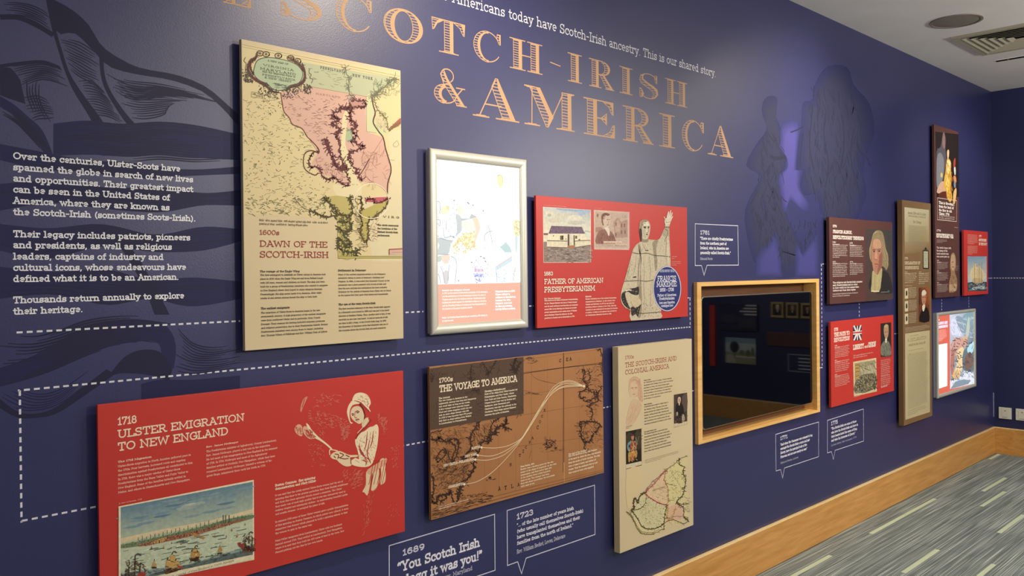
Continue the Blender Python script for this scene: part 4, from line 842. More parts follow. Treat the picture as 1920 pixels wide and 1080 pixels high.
k.text('1600s', 166, 252, 218, 302, '93312c', .13); k.text('DAWN OF THE', 168, 333, 290, 627, '93312c', .12); k.text('SCOTCH-IRISH', 168, 407, 362, 634, '93312c', .12); k.flush('heading', INK, dawn)
BK = '4a3f30'
k.para(['The voyage of the Eagle Wing', ' '], 170, 507, 530, 438, BK, .19, .62)
k.para(['The first attempted to establish an Ulster colony in America took', 'place in 1636 when the Eagle Wing set sail from Belfast Lough', 'with 140 men, women and children on board. The ship had been', 'built for a group of Presbyterian ministers who wanted to emigrate', 'to New England where they hoped to enjoy religious freedom.', 'Frustratingly, the ship never made it to America. After eight', 'weeks at sea severe storms forced the ship to turn back.'], 172, 530, 687, 627, BK, .17, .46)
k.para(['The earliest emigrants', ' '], 176, 758, 784, 370, BK, .19, .6)
k.para(['The migration of Ulster-Scots to America began in the late', 'seventeenth century. A high proportion of the earliest emigrants', 'were from northwest Ulster and in particular, from County', 'Donegal. Their reasons for leaving included economic pressures', 'and religious persecution due to their Presbyterian beliefs. Several', 'Presbyterian ministers were among those to depart, including', 'Rev. Thomas Wilson of Killybegs and Rev. William Trail of Lifford.'], 177, 785, 940, 627, BK, .17, .46)
k.para(['Settlement in Delaware', ' '], 697, 500, 524, 885, BK, .19, .6)
k.para(['Many of the earliest migrants settled on the Delmarva', 'peninsula taking in parts of Delaware, Maryland and', 'Virginia. In 1684, it was noted that Somerset County on the', 'peninsula was a place pestered with Scotch & Irish and', 'that the new arrivals had established the linen industry.', 'Evidence for the arrival of families from Ulster can be found', 'in the names that they gave their farms and homesteads.'], 698, 526, 667, 1053, BK, .17, .46)
k.para(['The use of the term Scotch-Irish', ' '], 700, 730, 754, 950, BK, .19, .6)
k.para(['The first recorded reference to the term Scotch-Irish appears', 'in a Somerset court record in 1689 and was part of an insult', 'directed at Matthew Patten. Thou, another said to him, it was', 'recorded as one man was heard: it was no more sin to kill', 'me then to kill a dogg, or any Scotch-Irish dogg. In 1695,', 'the Secretary of Maryland wrote that Somerset was one of', 'the counties where the Scotch-Irish are most numerous.'], 701, 758, 905, 1050, BK, .17, .46)
k.flush('body_text', INK, dawn)
k.para(['The circle surrounds', 'the locations of the', 'earliest Scotch-Irish', 'settlements.'], 962, 192, 262, 1105, BK, .19, .55); k.flush('map_caption', INK, dawn)

# ---------------------------------------------------------------- red board with statue
k = ink(fatherB); k.fr(1000, 380, 7.7125); PALE = 'e8d8c6'
k.poly([(138, 60), (832, 105), (832, 865), (146, 868)], 'd8d2c0')
k.up(); k.grad([(144, 66), (826, 110), (826, 410), (146, 395)], ['b9c0c0', 'a8b0b4', 'd6d2be', 'd4cdb4'])
k.poly([(320, 82), (500, 95), (700, 105), (820, 112), (815, 130), (700, 145), (560, 125), (400, 110)], '8fa6c4', 4); k.poly([(650, 120), (790, 125), (700, 190), (660, 180)], '9fb2c8', 4)
for (x_, y_, rx, ry, c_) in ((230, 160, 60, 50, 'cfcab6'), (420, 200, 120, 40, 'c6c2b2'), (600, 220, 110, 40, 'd2cebd'), (300, 260, 110, 30, 'c4c0ae'), (620, 290, 130, 30, 'bdbab0'), (230, 180, 30, 22, 'a9a79a')): k.ell(x_, y_, rx, ry, c_)
k.poly([(146, 440), (215, 440), (215, 470), (150, 475)], '7c5c54'); k.poly([(740, 400), (826, 415), (826, 500), (750, 490)], 'a8b4a8'); k.poly([(745, 420), (826, 430), (826, 495), (760, 490)], 'd4d4c8')
k.poly([(146, 470), (210, 470), (200, 560), (148, 570)], 'd8d2bc'); k.poly([(146, 570), (200, 560), (200, 640), (480, 655), (826, 610), (826, 858), (150, 862)], '8c7c74')
k.scrib([(150, 640), (820, 620), (820, 855), (152, 858)], 260, 60, .0022, '71625c', .05, .35); k.scrib([(150, 650), (820, 630), (820, 855), (152, 858)], 180, 50, .002, 'a2938a', .05, .35)
k.poly([(260, 335), (700, 350), (742, 448), (218, 448)], '6a5568'); k.scrib([(265, 340), (695, 355), (735, 444), (226, 444)], 120, 20, .002, '7f6b80', .03, .2)
k.poly([(212, 448), (742, 448), (785, 550), (205, 552)], 'ddd5bb'); k.poly([(196, 552), (490, 556), (490, 648), (196, 640)], 'd6ceb4'); k.poly([(600, 560), (826, 545), (826, 610), (605, 645)], 'd6ceb4')
k.line([(196, 550), (490, 556)], .003, '5c5040'); k.line([(600, 556), (700, 550), (826, 545)], .003, '6c6048'); k.line([(196, 640), (490, 650)], .002, '4c4438'); k.line([(605, 646), (826, 612)], .0018, '5c5444')
k.poly([(385, 475), (435, 475), (435, 540), (385, 540)], '68633e'); k.poly([(410, 475), (435, 475), (435, 530), (412, 530)], '38382a'); k.poly([(605, 478), (632, 478), (632, 520), (605, 522)], '5c5838'); k.ell(290, 480, 9, 9, '6c604c')
k.poly([(495, 455), (520, 455), (520, 620), (495, 620)], '4e463a'); k.poly([(520, 452), (555, 452), (555, 620), (520, 620)], 'd0c8b4'); k.poly([(578, 470), (596, 470), (602, 640), (585, 640)], '4e4438'); k.poly([(555, 452), (580, 452), (582, 610), (555, 610)], 'd8d0b8')
k.poly([(500, 620), (600, 615), (600, 652), (490, 652)], 'a8704c'); k.ell(665, 535, 14, 9, '4c4838'); k.ell(470, 525, 10, 8, '7c7458')
k.flush('cottage_photo', PAINTINK, father)
k.greek(145, 38, 52, 1, 770, 'd8a498', .5); k.flush('picture_credit', INK, father); k.greek(880, 82, 96, 1, 1090, 'c89088', .5); k.flush('stamp_credit', INK, father)
# stamp
k.fr(990, 360, 4.0)
k.poly([(494, 136), (756, 152), (757, 432), (497, 428)], 'c9b5a4')
for i in range(30):
    y_ = 142+i*9.6; k.ell(495, y_, 3, 3, 'dccabc', n=8); k.ell(758, y_+10*(1-i/30), 3, 3, 'dccabc', n=8)
    x_ = 498+i*8.8; k.ell(x_, 136+i*.56, 3, 3, 'dccabc', n=8); k.ell(x_, 429+i*.12, 3, 3, 'dccabc', n=8)
k.poly([(505, 148), (745, 163), (745, 418), (505, 415)], 'bca594'); k.poly([(640, 230), (670, 190), (700, 225), (745, 205), (745, 340), (650, 345)], 'a88a7c'); k.poly([(650, 240), (672, 205), (690, 240), (690, 300), (655, 300)], 'b89c8c')
for x_, y_ in ((658, 240), (700, 250), (722, 250), (658, 320), (700, 300), (726, 300)): k.poly([(x_-4, y_-12), (x_+4, y_-12), (x_+4, y_+14), (x_-4, y_+14)], '7a5850')
k.poly([(505, 265), (540, 262), (560, 270), (560, 300), (505, 300)], 'a08072')
k.poly([(512, 390), (515, 320), (535, 290), (565, 280), (600, 285), (630, 305), (648, 340), (650, 390)], '8c6458', 3)
k.poly([(555, 200), (560, 172), (585, 160), (608, 172), (618, 195), (612, 240), (600, 270), (580, 275), (562, 255), (553, 225)], 'c8b4a2', 3); k.poly([(548, 200), (552, 170), (580, 156), (612, 168), (600, 178), (575, 175), (562, 195), (560, 225), (568, 250), (556, 245)], '7c5448', 3)
k.poly([(572, 270), (598, 262), (612, 300), (605, 335), (590, 300)], 'd8c8b8', 2); k.line([(588, 208), (600, 206)], .003, '6a443c'); k.line([(604, 205), (614, 206)], .0025, '6a443c'); k.line([(598, 215), (604, 232), (598, 236)], .0016, '7a5448'); k.line([(590, 246), (604, 245)], .0022, '7a443c')
k.scrib([(520, 300), (640, 310), (648, 385), (515, 388)], 70, 26, .0016, '6f463c', 1.2, .5, .3); k.scrib([(556, 160), (612, 165), (570, 190), (552, 230)], 40, 12, .0012, '5c3a32', 1, 1.5, .8)
k.poly([(565, 368), (700, 370), (700, 384), (565, 384)], 'd4c4b4'); k.poly([(516, 390), (742, 388), (742, 403), (516, 405)], 'cab6a6'); k.text('NORTHERN IRELAND', 520, 402, 392, 736, '8c6458', .2)
k.text('CHURCHES', 570, 381, 371, 695, 'a88474', .2); k.text('15', 700, 192, 174, 740, '9c7c6c', .15); k.ell(520, 175, 8, 13, '8c6c60')
k.flush('stamp_print', PAINTINK, father)
# statue
k.fr(1150, 380, 4.6956); ST, SS, SD_, SL = 'c4b89e', '94876f', '2a2420', 'ddd3bc'
body = [(245, 340), (262, 322), (300, 322), (350, 328), (395, 326), (420, 290), (440, 240), (465, 215), (490, 225), (490, 290), (495, 370), (500, 480), (500, 590), (470, 700), (440, 860), (415, 965), (415, 1022), (155, 1045), (150, 950), (110, 930), (75, 890), (62, 830), (75, 750), (95, 690), (120, 600), (150, 490), (172, 410), (205, 365)]
k.poly(body, ST, 2)
k.poly([(215, 370), (240, 400), (215, 560), (212, 760), (225, 860), (210, 1000), (240, 1000), (250, 860), (240, 600), (245, 480)], SS, 3); k.poly([(345, 345), (392, 332), (372, 400), (385, 500), (380, 590), (365, 590), (355, 470), (345, 400)], SS, 3)
k.poly([(100, 780), (130, 760), (190, 750), (222, 740), (222, 800), (200, 815), (160, 805), (120, 790), (108, 830), (130, 900), (150, 940), (110, 920), (80, 880), (66, 830), (80, 790)], SD_, 2)
k.poly([(150, 925), (185, 905), (245, 885), (215, 1010), (195, 980), (165, 1000), (155, 985)], SD_)
k.poly([(106, 790), (130, 785), (150, 800), (175, 830), (150, 850), (130, 890), (112, 850), (104, 820)], ST, 3); k.poly([(150, 830), (225, 840), (245, 890), (190, 925), (165, 900), (145, 860)], 'c4b494', 2)
k.line([(106, 778), (135, 768), (158, 772)], .005, SL, 3); k.line([(150, 870), (170, 910), (200, 930)], .003, SS, 3)
for pts in ([(165, 440), (220, 450), (300, 446), (360, 465), (440, 470), (498, 478)], [(95, 692), (150, 690), (215, 686), (290, 692), (350, 680)], [(215, 975), (300, 972), (415, 962)]): k.line(pts, .0032, '4a4234', 4)
k.poly([(165, 655), (195, 648), (200, 658), (180, 662)], SD_, 2); k.ell(292, 420, 16, 5, '40382e')
for A in ([(200, 460), (190, 560), (170, 650)], [(260, 460), (270, 600), (265, 700), (270, 860), (255, 1000)], [(310, 460), (325, 600), (318, 680)], [(330, 700), (325, 860), (320, 960)], [(150, 520), (130, 620), (105, 690)], [(420, 480), (410, 560)], [(455, 260), (465, 330), (460, 460), (470, 560)], [(392, 340), (372, 420), (376, 460)], [(250, 350), (270, 400), (290, 420)]): k.line(A, .0032, SS, 4, wf=lambda u: .3+.9*math.sin(3.14*u)); k.up(-.5)
for A in ([(235, 470), (230, 600), (222, 740)], [(290, 480), (300, 640)], [(350, 700), (360, 900)], [(478, 300), (480, 420), (485, 560)], [(300, 700), (295, 900)]): k.line(A, .004, SL, 4, wf=lambda u: .3+.7*math.sin(3.14*u))
k.scrib(body, 420, 9, .0016, SS, 1.2, 1.5); k.scrib(body, 300, 8, .0016, 'cbbfa6', 1.2, 1.5); k.scrib([(240, 880), (410, 860), (410, 1000), (240, 1010)], 70, 12, .0022, '857a68', 1, 1.5); k.scrib([(120, 500), (170, 500), (150, 680), (100, 690)], 50, 10, .002, '86795f', 1.3, .6)
head = [(228, 195), (232, 170), (255, 153), (285, 150), (308, 165), (322, 200), (320, 250), (308, 300), (290, 322), (262, 322), (246, 300), (240, 270), (226, 250)]
k.poly([(246, 300), (300, 300), (305, 345), (250, 348)], SS, 2); k.poly(head, ST, 3)
k.poly([(228, 195), (232, 170), (255, 153), (285, 150), (308, 163), (270, 168), (252, 190), (250, 230), (252, 300), (240, 320), (232, 280), (222, 240)], 'a09478', 3); k.poly([(226, 232), (244, 230), (250, 280), (245, 345), (236, 320), (228, 270)], '352d26', 3)
k.poly([(262, 170), (290, 160), (305, 180), (308, 200), (265, 205)], SL, 3); k.line([(262, 215), (285, 212)], .0045, '4a4034'); k.line([(300, 212), (316, 214)], .004, '4a4034'); k.ell(276, 222, 9, 5, '2e2820'); k.ell(306, 222, 7, 5, '2e2820')
k.poly([(293, 222), (301, 255), (288, 262), (286, 240)], SL, 2); k.line([(303, 225), (305, 258), (290, 264)], .0022, '5a5040', 3); k.ell(293, 280, 9, 5, '33291f'); k.line([(270, 240), (268, 280), (282, 310)], .0028, SS, 3); k.scrib([(255, 153), (300, 155), (252, 200), (232, 230)], 40, 14, .0016, '7a6e58', .8, 1, .8)
hand = [(455, 215), (452, 185), (447, 165), (452, 145), (443, 130), (440, 124), (448, 124), (458, 140), (466, 135), (470, 110), (480, 78), (488, 76), (487, 100), (485, 122), (492, 95), (500, 66), (507, 68), (503, 98), (498, 125), (507, 102), (514, 84), (520, 88), (514, 112), (506, 136), (513, 124), (521, 116), (523, 122), (512, 145), (503, 165), (495, 190), (488, 215)]
k.poly(hand, SL); k.line([(458, 140), (462, 165), (475, 180), (495, 165)], .0022, SS, 3); k.line([(452, 190), (470, 200), (488, 190)], .0022, SS, 3); k.line([(457, 214), (488, 216)], .005, '4e463a'); k.scrib([(455, 150), (500, 140), (490, 210), (455, 210)], 26, 10, .0014, SS, 1.3, .6)
k.poly([(440, 245), (465, 218), (490, 228), (488, 300), (470, 290), (450, 300), (430, 280)], 'aa9e86', 2); k.line([(455, 235), (475, 250), (470, 290), (455, 320), (448, 350)], .003, '5a5040', 4)
k.flush('statue_picture', PAINTINK, father)
k.greek(512, 478, 495, 2, 562, 'd89c94', .4, .6); k.greek(512, 522, 552, 3, 595, 'd89c94', .4, .5); k.flush('picture_caption', INK, father)
# blue oval plaque
k.ell(471, 757, 126, 201, '1a1a34', n=40); k.up(); k.ell(471, 757, 124, 199, 'c9c6d2', n=40); k.ell(471, 757, 117, 191, '27306e', n=40)
k.text('FRANCIS', 386, 694, 645, 550, 'dcdce6', .14); k.text('MAKEMIE', 378, 743, 696, 556, 'dcdce6', .14); k.text('1658 - 1708', 406, 784, 752, 530, 'd4d4e0', .18)
k.text('Father of American', 386, 828, 804, 552, 'd4d4e0', .16); k.text('Presbyterianism', 402, 858, 832, 536, 'd4d4e0', .16); k.text('born near Ramelton', 402, 893, 870, 538, 'd4d4e0', .16); k.text('worshipped here', 418, 920, 897, 524, 'd4d4e0', .16)
k.text('ULSTER HISTORY CIRCLE', 405, 612, 590, 535, 'b0b4cc', .16); k.flush('plaque_print', INK, father)
k.fr(990, 360, 4.0)
k.text('1683', 118, 628, 597, 185, PALE, .2); k.text('FATHER OF AMERICAN', 119, 692, 652, 562, PALE, .17); k.text('PRESBYTERIANISM', 119, 754, 712, 500, PALE, .17); k.flush('heading', INK, father)
k.para(['Rev. Francis Makemie', ' '], 119, 806, 828, 242, PALE, .2, .5); k.para(['Often known as the father of American Presbyterianism,', 'the Rev. Francis Makemie was born in County Donegal', 'near the small settlement near Ramelton and emigrated', 'around 1683. In the following two decades he founded', 'several congregations on the eastern shore of Virginia', 'and in Maryland. Under his influence, the first', 'presbytery in America met in Philadelphia in 1706.'], 120, 820, 952, 372, PALE, .2, .5)
k.para(['Rehoboth', ' '], 428, 790, 812, 472, PALE, .22, .5); k.para(['Francis established one of the earliest Presbyterian', 'congregations in Maryland; he also traded to the', 'Virginia and Barbados. In 1707 he was jailed for', 'preaching without a license in New York. After his', 'acquittal he was celebrated for his stand for freedom', 'of religion. A statue in his memory was unveiled by', 'the Presbyterian Historical Society in 1908.'], 428, 808, 930, 668, PALE, .2, .5)
k.flush('body_text', INK, father)

# ---------------------------------------------------------------- large red board, lower left
k = ink(emigB); k.fr(170, 690, 5.4)
PC = 'ead9bd'
k.text('1718', 272, 582, 500, 468, PC, .15); k.text('ULSTER EMIGRATION', 272, 714, 628, 1560, PC, .15); k.text('TO NEW ENGLAND', 272, 844, 756, 1395, PC, .15); k.flush('heading', INK, emig)
TX = 'e0b09c'
k.para(['The 1718 Migration', ' '], 275, 962, 990, 618, PC, .19, .72)
k.fr(170, 690, 5.4)
k.para(['Ulster-Scots migration to North America gathered pace in', 'the 1710s. Poor harvests, increased rents and ongoing', 'discrimination against Presbyterians all contributed to this.', 'In 1718, there was a major exodus of Ulster-Scots', 'Presbyterians from the Bann Valley and Foyle Valley to', 'New England. Some of the families initially settled in', 'Maine, and others in Massachusetts and New Hampshire.'], 275, 1008, 1272, 1035, TX, .19, .5)
k.para(['Rev. James McGregor', ' '], 1170, 808, 832, 1495, PC, .19, .7)
k.para(['The Presbyterian minister of Aghadowey, County Londonderry,', 'Rev. James McGregor, played a key role in the migration.', 'He led most of his congregation to New England in the summer', 'of 1718. In 1719, McGregor and most of the Aghadowey', 'families settled at Nutfield, New Hampshire, which they later', 'renamed Londonderry. McGregor, himself a veteran of the', 'great Siege, ministered there until his death in 1729.'], 1170, 856, 1105, 1890, TX, .19, .5)
k.fr(470, 880, 5.4)
k.para(['Boston Common: flax spinning', 'demonstration and Mary Miller'], 248, 176, 212, 660, PC, .19, .72)
k.para(['It was said that the newly arrived Ulster-Scots women had the art of', 'spinning flax finer to far greater perfection than their English neighbours', 'and their fine linen spinning wheels caused a sensation. The Ulster', 'they made was of such high quality that it was also extensively used in', 'making elegant and substantial clothes - in embroidering beautiful quilts', 'and muslin dresses - it occupied the place of silk.'], 248, 275, 465, 985, TX, .19, .5)
k.para(['In summer 1719 some of these Ulster women gave a public demonstration', 'of flax spinning on Boston Common, in which prizes were offered. A town', 'committee was formed which planned to build a spinning school, so that', 'the women to spin in the same way.'], 248, 543, 660, 990, TX, .19, .5)
k.para(['Mary Miller emigrated from Londonderry, Ulster with her husband', 'Samuel around 1720. They settled in Londonderry, New Hampshire,', 'where it is said that they built for 400 acres of land in the town. Rev.', 'Samuel picking out the flax by her own hands.'], 248, 735, 852, 950, TX, .19, .5)
k.flush('body_text', INK, emig)
# spinning woman, engraved in cream on red
k.fr(470, 690, 5.4); CR, RS, RD = 'e8d6b4', '9c2f28', '74201c'
k.poly([(1035, 300), (1060, 262), (1115, 248), (1175, 268), (1205, 310), (1215, 360), (1195, 400), (1215, 440), (1185, 430), (1150, 390), (1110, 345), (1060, 330), (1030, 330)], CR, 3)
k.poly([(1030, 330), (1085, 345), (1110, 360), (1040, 372), (1010, 410), (1000, 470), (1010, 540), (1035, 556), (1010, 560), (985, 500), (975, 440), (990, 380), (1010, 350)], CR, 3)
k.poly([(1015, 430), (1040, 395), (1085, 385), (1120, 405), (1140, 450), (1150, 500), (1130, 545), (1100, 566), (1060, 545), (1030, 520), (1010, 480)], 'dfc8a4', 3)
k.line([(1100, 360), (1140, 420), (1155, 480), (1150, 520)], .005, RD, 4); k.line([(1110, 350), (1160, 400), (1200, 440)], .004, RS, 4)
k.line([(1062, 445), (1080, 435), (1100, 445)], .003, RD, 3); k.line([(1020, 468), (1035, 462), (1044, 470)], .003, RD, 3); k.ell(1082, 452, 12, 6, '5a2420'); k.ell(1034, 478, 9, 6, '5a2420'); k.line([(1058, 440), (1052, 490), (1062, 505), (1075, 500)], .002, RS, 3); k.line([(1060, 528), (1080, 518), (1100, 522)], .003, RD, 3); k.line([(1066, 535), (1090, 534)], .002, RS)
k.poly([(1130, 545), (1175, 500), (1200, 540), (1190, 580), (1150, 600), (1125, 590)], 'd9bf9c', 3)
k.poly([(1240, 590), (1275, 570), (1295, 620), (1285, 760), (1265, 860), (1235, 960), (1180, 1000), (1100, 1000), (1030, 980), (1020, 940), (1060, 910), (1095, 920), (1080, 830), (1060, 770), (1060, 710), (1095, 660), (1150, 640), (1200, 600)], CR, 3)
k.line([(1220, 520), (1170, 590), (1090, 670), (1060, 720)], .006, RS, 4); k.line([(1190, 500), (1150, 580), (1080, 660)], .002, CR, 4)
for A in ([(1100, 760), (1110, 850), (1150, 900)], [(1210, 700), (1190, 800), (1180, 880), (1210, 940)], [(1240, 640), (1230, 740), (1200, 820)], [(1085, 780), (1130, 860), (1190, 960)], [(1160, 900), (1200, 930), (1215, 970)], [(1120, 930), (1170, 950), (1160, 990)], [(1180, 640), (1170, 760), (1150, 840)], [(1060, 930), (1100, 960)]): k.line(A, .003, RS, 4, wf=lambda u: .3+math.sin(3.14*u))
k.scrib([(1070, 700), (1270, 620), (1250, 900), (1180, 980), (1100, 900)], 90, 22, .0012, 'b8584a', 1.2, .7, .3); k.scrib([(1050, 270), (1200, 280), (1190, 400), (1100, 330)], 40, 18, .0012, 'b8584a', .8, 1.2, .5)
k.poly([(445, 610), (470, 575), (500, 572), (522, 600), (525, 670), (510, 690), (475, 675), (450, 645)], 'dda78c', 3); k.poly([(530, 600), (560, 590), (610, 620), (650, 660), (680, 700), (620, 720), (580, 710), (535, 660)], 'dca88c', 3)
k.poly([(560, 560), (590, 580), (620, 630), (690, 700), (760, 755), (820, 810), (815, 825), (750, 770), (690, 730), (630, 700), (590, 640)], CR, 3); k.scrib([(535, 600), (600, 620), (650, 700), (560, 690)], 60, 40, .0014, 'b04a3c', .9, .3)
k.scrib([(450, 590), (520, 590), (520, 680), (470, 670)], 40, 16, .0014, 'b04a3c', 1.2, .6)
k.poly([(575, 288), (560, 330), (530, 395), (512, 445), (500, 430), (510, 370), (535, 310)], 'cf8a74', 3); k.line([(545, 310), (520, 400)], .002, '9c2f28')
k.line([(800, 880), (800, 830), (840, 830), (880, 840)], .003, CR, 4); k.poly([(820, 870), (850, 850), (900, 840), (950, 860), (1000, 880), (1080, 880), (1075, 900), (1010, 905), (1020, 930), (1020, 985), (960, 995), (900, 960), (870, 930), (830, 920), (805, 895)], 'e2cba6', 3)
for A in ([(850, 870), (890, 880), (880, 920)], [(900, 860), (940, 880), (900, 910)], [(880, 900), (940, 920), (990, 915)], [(840, 890), (860, 910)], [(1010, 905), (1015, 975)], [(960, 880), (1000, 900)]): k.line(A, .0028, RD, 3)
for P4 in ([(1170, 1050), (1230, 1030), (1215, 1110), (1205, 1200), (1180, 1290), (1150, 1260), (1130, 1250), (1165, 1180)], [(1240, 1010), (1290, 990), (1300, 1080), (1290, 1170), (1260, 1230), (1220, 1240), (1225, 1180), (1235, 1100)], [(1310, 930), (1355, 920), (1365, 1040), (1362, 1140), (1330, 1180), (1305, 1165), (1320, 1080), (1315, 1000)]): k.poly(P4, 'dfc6a0', 3)
k.poly([(1180, 1030), (1290, 960), (1370, 910), (1372, 960), (1300, 1020), (1200, 1080)], 'd8a484', 2)
for x_ in (1215, 1240, 1265, 1300, 1330, 1350): k.line([(x_+30, 930), (x_+10, 1040), (x_-20, 1180)], .0022, RS, 3)
for reg, n_, L_, a_ in (([(640, 270), (900, 260), (900, 340), (620, 420)], 40, 34, .1), ([(580, 420), (900, 480), (1000, 560), (980, 700), (920, 760), (900, 620), (760, 600), (580, 540)], 150, 26, .3), ([(1270, 460), (1370, 520), (1370, 560), (1350, 690), (1330, 600), (1290, 540)], 70, 26, -1), ([(900, 600), (1000, 600), (970, 700), (930, 760)], 50, 24, -.8), ([(680, 600), (750, 600), (740, 700), (670, 700)], 16, 18, 1), ([(560, 700), (760, 800), (740, 1000), (600, 1000)], 40, 20, .2),
                        ([(900, 1050), (1120, 1040), (1130, 1180), (1020, 1230)], 80, 34, -.8), ([(1410, 800), (1500, 780), (1490, 1010), (1430, 1020)], 50, 16, -1), ([(1140, 1300), (1240, 1250), (1200, 1560), (1130, 1720)], 40, 40, -1.3), ([(1380, 1380), (1500, 1350), (1490, 1580), (1370, 1600)], 14, 26, -1)): k.scrib(reg, n_, L_, .0013, 'd07a68', a_, .6, .4)
k.flush('spinner_engraving', INK, emig)
# harbour view
k.fr(170, 880, 5.4)
k.poly([(278, 376), (1650, 105), (1655, 915), (900, 1075), (280, 1240)], 'e3d5b4')
X0, X1 = 300, 1640
def hy(x, a, b_): return a+(b_-a)*(x-X0)/(X1-X0)
k.grad([(X0, 385), (X1, 125), (X1, 440), (X0, 760)], ['5f7f90', '64808e', 'a9b49c', 'b4bca0'])
for i in range(26):
    x_ = rng.uniform(340, 1600); y_ = hy(x_, 385, 125)+rng.uniform(20, 230); k.poly([(x_-90, y_+18), (x_, y_-8), (x_+110, y_-20), (x_+30, y_+12)], rng.choice(['6b8894', '75909a', '5d7a8c', '7f9699']), 3)
for x_, y_, rx, ry in ((930, 390, 70, 20), (1000, 365, 90, 26), (1090, 345, 70, 22), (970, 400, 90, 14)): k.ell(x_, y_, rx, ry*.7, '98a6a0', -.2)
k.ell(1010, 352, 60, 10, 'b6bbaa', -.2); k.poly([(X0, 700), (700, 610), (1200, 520), (X1, 400), (X1, 450), (1200, 560), (700, 650), (X0, 750)], 'd3c39c', 0)
k.poly([(X0, 760), (X1, 440), (X1, 520), (1000, 700), (X0, 830)], 'a9b290'); k.poly([(X0, 800), (500, 780), (1000, 690), (X1, 500), (X1, 850), (900, 1000), (X0, 1240)], 'b9c3a6')
k.poly([(X0, 1060), (700, 1000), (1000, 960), (X1, 760), (X1, 862), (900, 1020), (600, 1090), (X0, 1180)], '8a9a96'); k.poly([(600, 1060), (1000, 960), (X1, 800), (X1, 862), (900, 1020), (560, 1100)], '5e6c68')
k.poly([(X0, 765), (480, 730), (700, 680), (1000, 610), (1200, 560), (1400, 500), (X1, 460), (X1, 495), (1400, 560), (1000, 680), (700, 740), (470, 780), (X0, 800)], '6f7f5c', 2)
k.poly([(470, 775), (700, 700), (1000, 640), (1250, 580), (1450, 520), (1600, 500), (1440, 550), (1250, 610), (1000, 680), (750, 735), (560, 775)], '94604c', 2)
k.poly([(600, 745), (700, 705), (770, 690), (730, 730), (640, 752)], 'c9a45c', 3); k.poly([(1000, 650), (1040, 640), (1160, 690), (1140, 710), (1050, 680)], 'b0804c')
k.scrib([(470, 765), (1000, 630), (1450, 515), (1450, 545), (1000, 670), (560, 770)], 260, 10, .0018, '5c2f24', 1.5, .5); k.scrib([(470, 765), (1000, 630), (1450, 515), (1450, 545), (1000, 670), (560, 770)], 120, 8, .0018, 'b88460', 1.5, .5); k.scrib([(310, 755), (1000, 600), (1620, 455), (1620, 490), (1000, 630), (320, 790)], 160, 12, .0014, '47563c', .9, 1)
for x_ in range(480, 1560, 42): y_ = hy(x_, 775, 480)-rng.uniform(5, 20); k.line([(x_, y_), (x_, y_-rng.uniform(18, 50))], .0016, '3f4a3c')
for x_ in (1340, 1365, 1400): k.line([(x_, 540), (x_, 462)], .0028, '4a5044')
for i in range(70): x_ = rng.uniform(320, 1500); y_ = hy(x_, 820, 530)+rng.uniform(10, 260); k.line([(x_, y_), (x_+rng.uniform(50, 130), y_-rng.uniform(10, 24))], rng.uniform(.0012, .0028), rng.choice(['5c6e60', '6c7c6c', '48584e', 'd3d8bc']))
def smallship(x, y, s_, c_='a88a54'):
    k.poly([(x-18*s_, y), (x+18*s_, y-4*s_), (x+13*s_, y+7*s_), (x-12*s_, y+9*s_)], '4a3020'); k.line([(x, y), (x+1*s_, y-52*s_)], .0012*s_**.5, '3a281c')
    k.poly([(x-1*s_, y-44*s_), (x+14*s_, y-24*s_), (x+13*s_, y-6*s_), (x-1*s_, y-6*s_)], c_, 2); k.poly([(x-3*s_, y-40*s_), (x-3*s_, y-6*s_), (x-15*s_, y-6*s_)], c_, 0)
for x_, y_, s_ in ((612, 802, .6), (735, 798, .6), (818, 750, .4), (912, 756, .5), (1255, 682, .6), (1370, 684, .4), (1425, 620, .5), (1480, 680, .8), (1560, 562, .4), (1360, 596, .3), (640, 990, 1.6), (1305, 845, 1.6)): smallship(x_, y_, s_, rng.choice(['a8874e', 'b5965c', '8e7650']))
def bigship(x, y, s_, hull, sail, mk=1):
    k.poly([(x-46*s_, y-10*s_), (x-30*s_, y), (x+30*s_, y-6*s_), (x+48*s_, y-26*s_), (x+36*s_, y+22*s_), (x-30*s_, y+26*s_)], hull, 1)
    for dx, h_ in ((-22, 78), (4, 105), (26, 70)): k.line([(x+dx*s_, y), (x+(dx+4)*s_, y-h_*s_)], .0026, '3a2418')
    if sail:
        for dx, a_, b_ in ((-26, 62, 8), (-2, 92, 56), (-4, 54, 8), (22, 58, 10)): k.poly([(x+dx*s_, y-a_*s_), (x+(dx+22)*s_, y-(a_-4)*s_), (x+(dx+30)*s_, y-(a_+b_)/2*s_), (x+(dx+24)*s_, y-b_*s_), (x+(dx-2)*s_, y-b_*s_)], sail, 2); k.line([(x+dx*s_, y-a_*s_), (x+(dx+22)*s_, y-(a_-4)*s_)], .0018, '5a4020')
    else: k.scrib([(x-40*s_, y-80*s_), (x+40*s_, y-85*s_), (x+45*s_, y-10*s_), (x-45*s_, y-10*s_)], 50, 26*s_, .0013, '4a3020', .2, 1.3)
    k.scrib([(x-40*s_, y-8*s_), (x+40*s_, y-18*s_), (x+32*s_, y+20*s_), (x-28*s_, y+22*s_)], 30, 18*s_, .002, '3a2014', -.1, .2)
    k.line([(x+8*s_, y-105*s_), (x+20*s_, y-112*s_), (x+34*s_, y-104*s_)], .003, '4a4a44', 3)
bigship(1045, 900, 1.15, '5c3a24', 'b38a4a'); bigship(810, 1020, 1.7, '6a4024', 'bf9a5a'); bigship(1590, 800, 1.5, '7c4030', None); bigship(430, 1110, 2.3, '5c3826', None); bigship(280+60, 1180, 1.5, '5c3826', None)
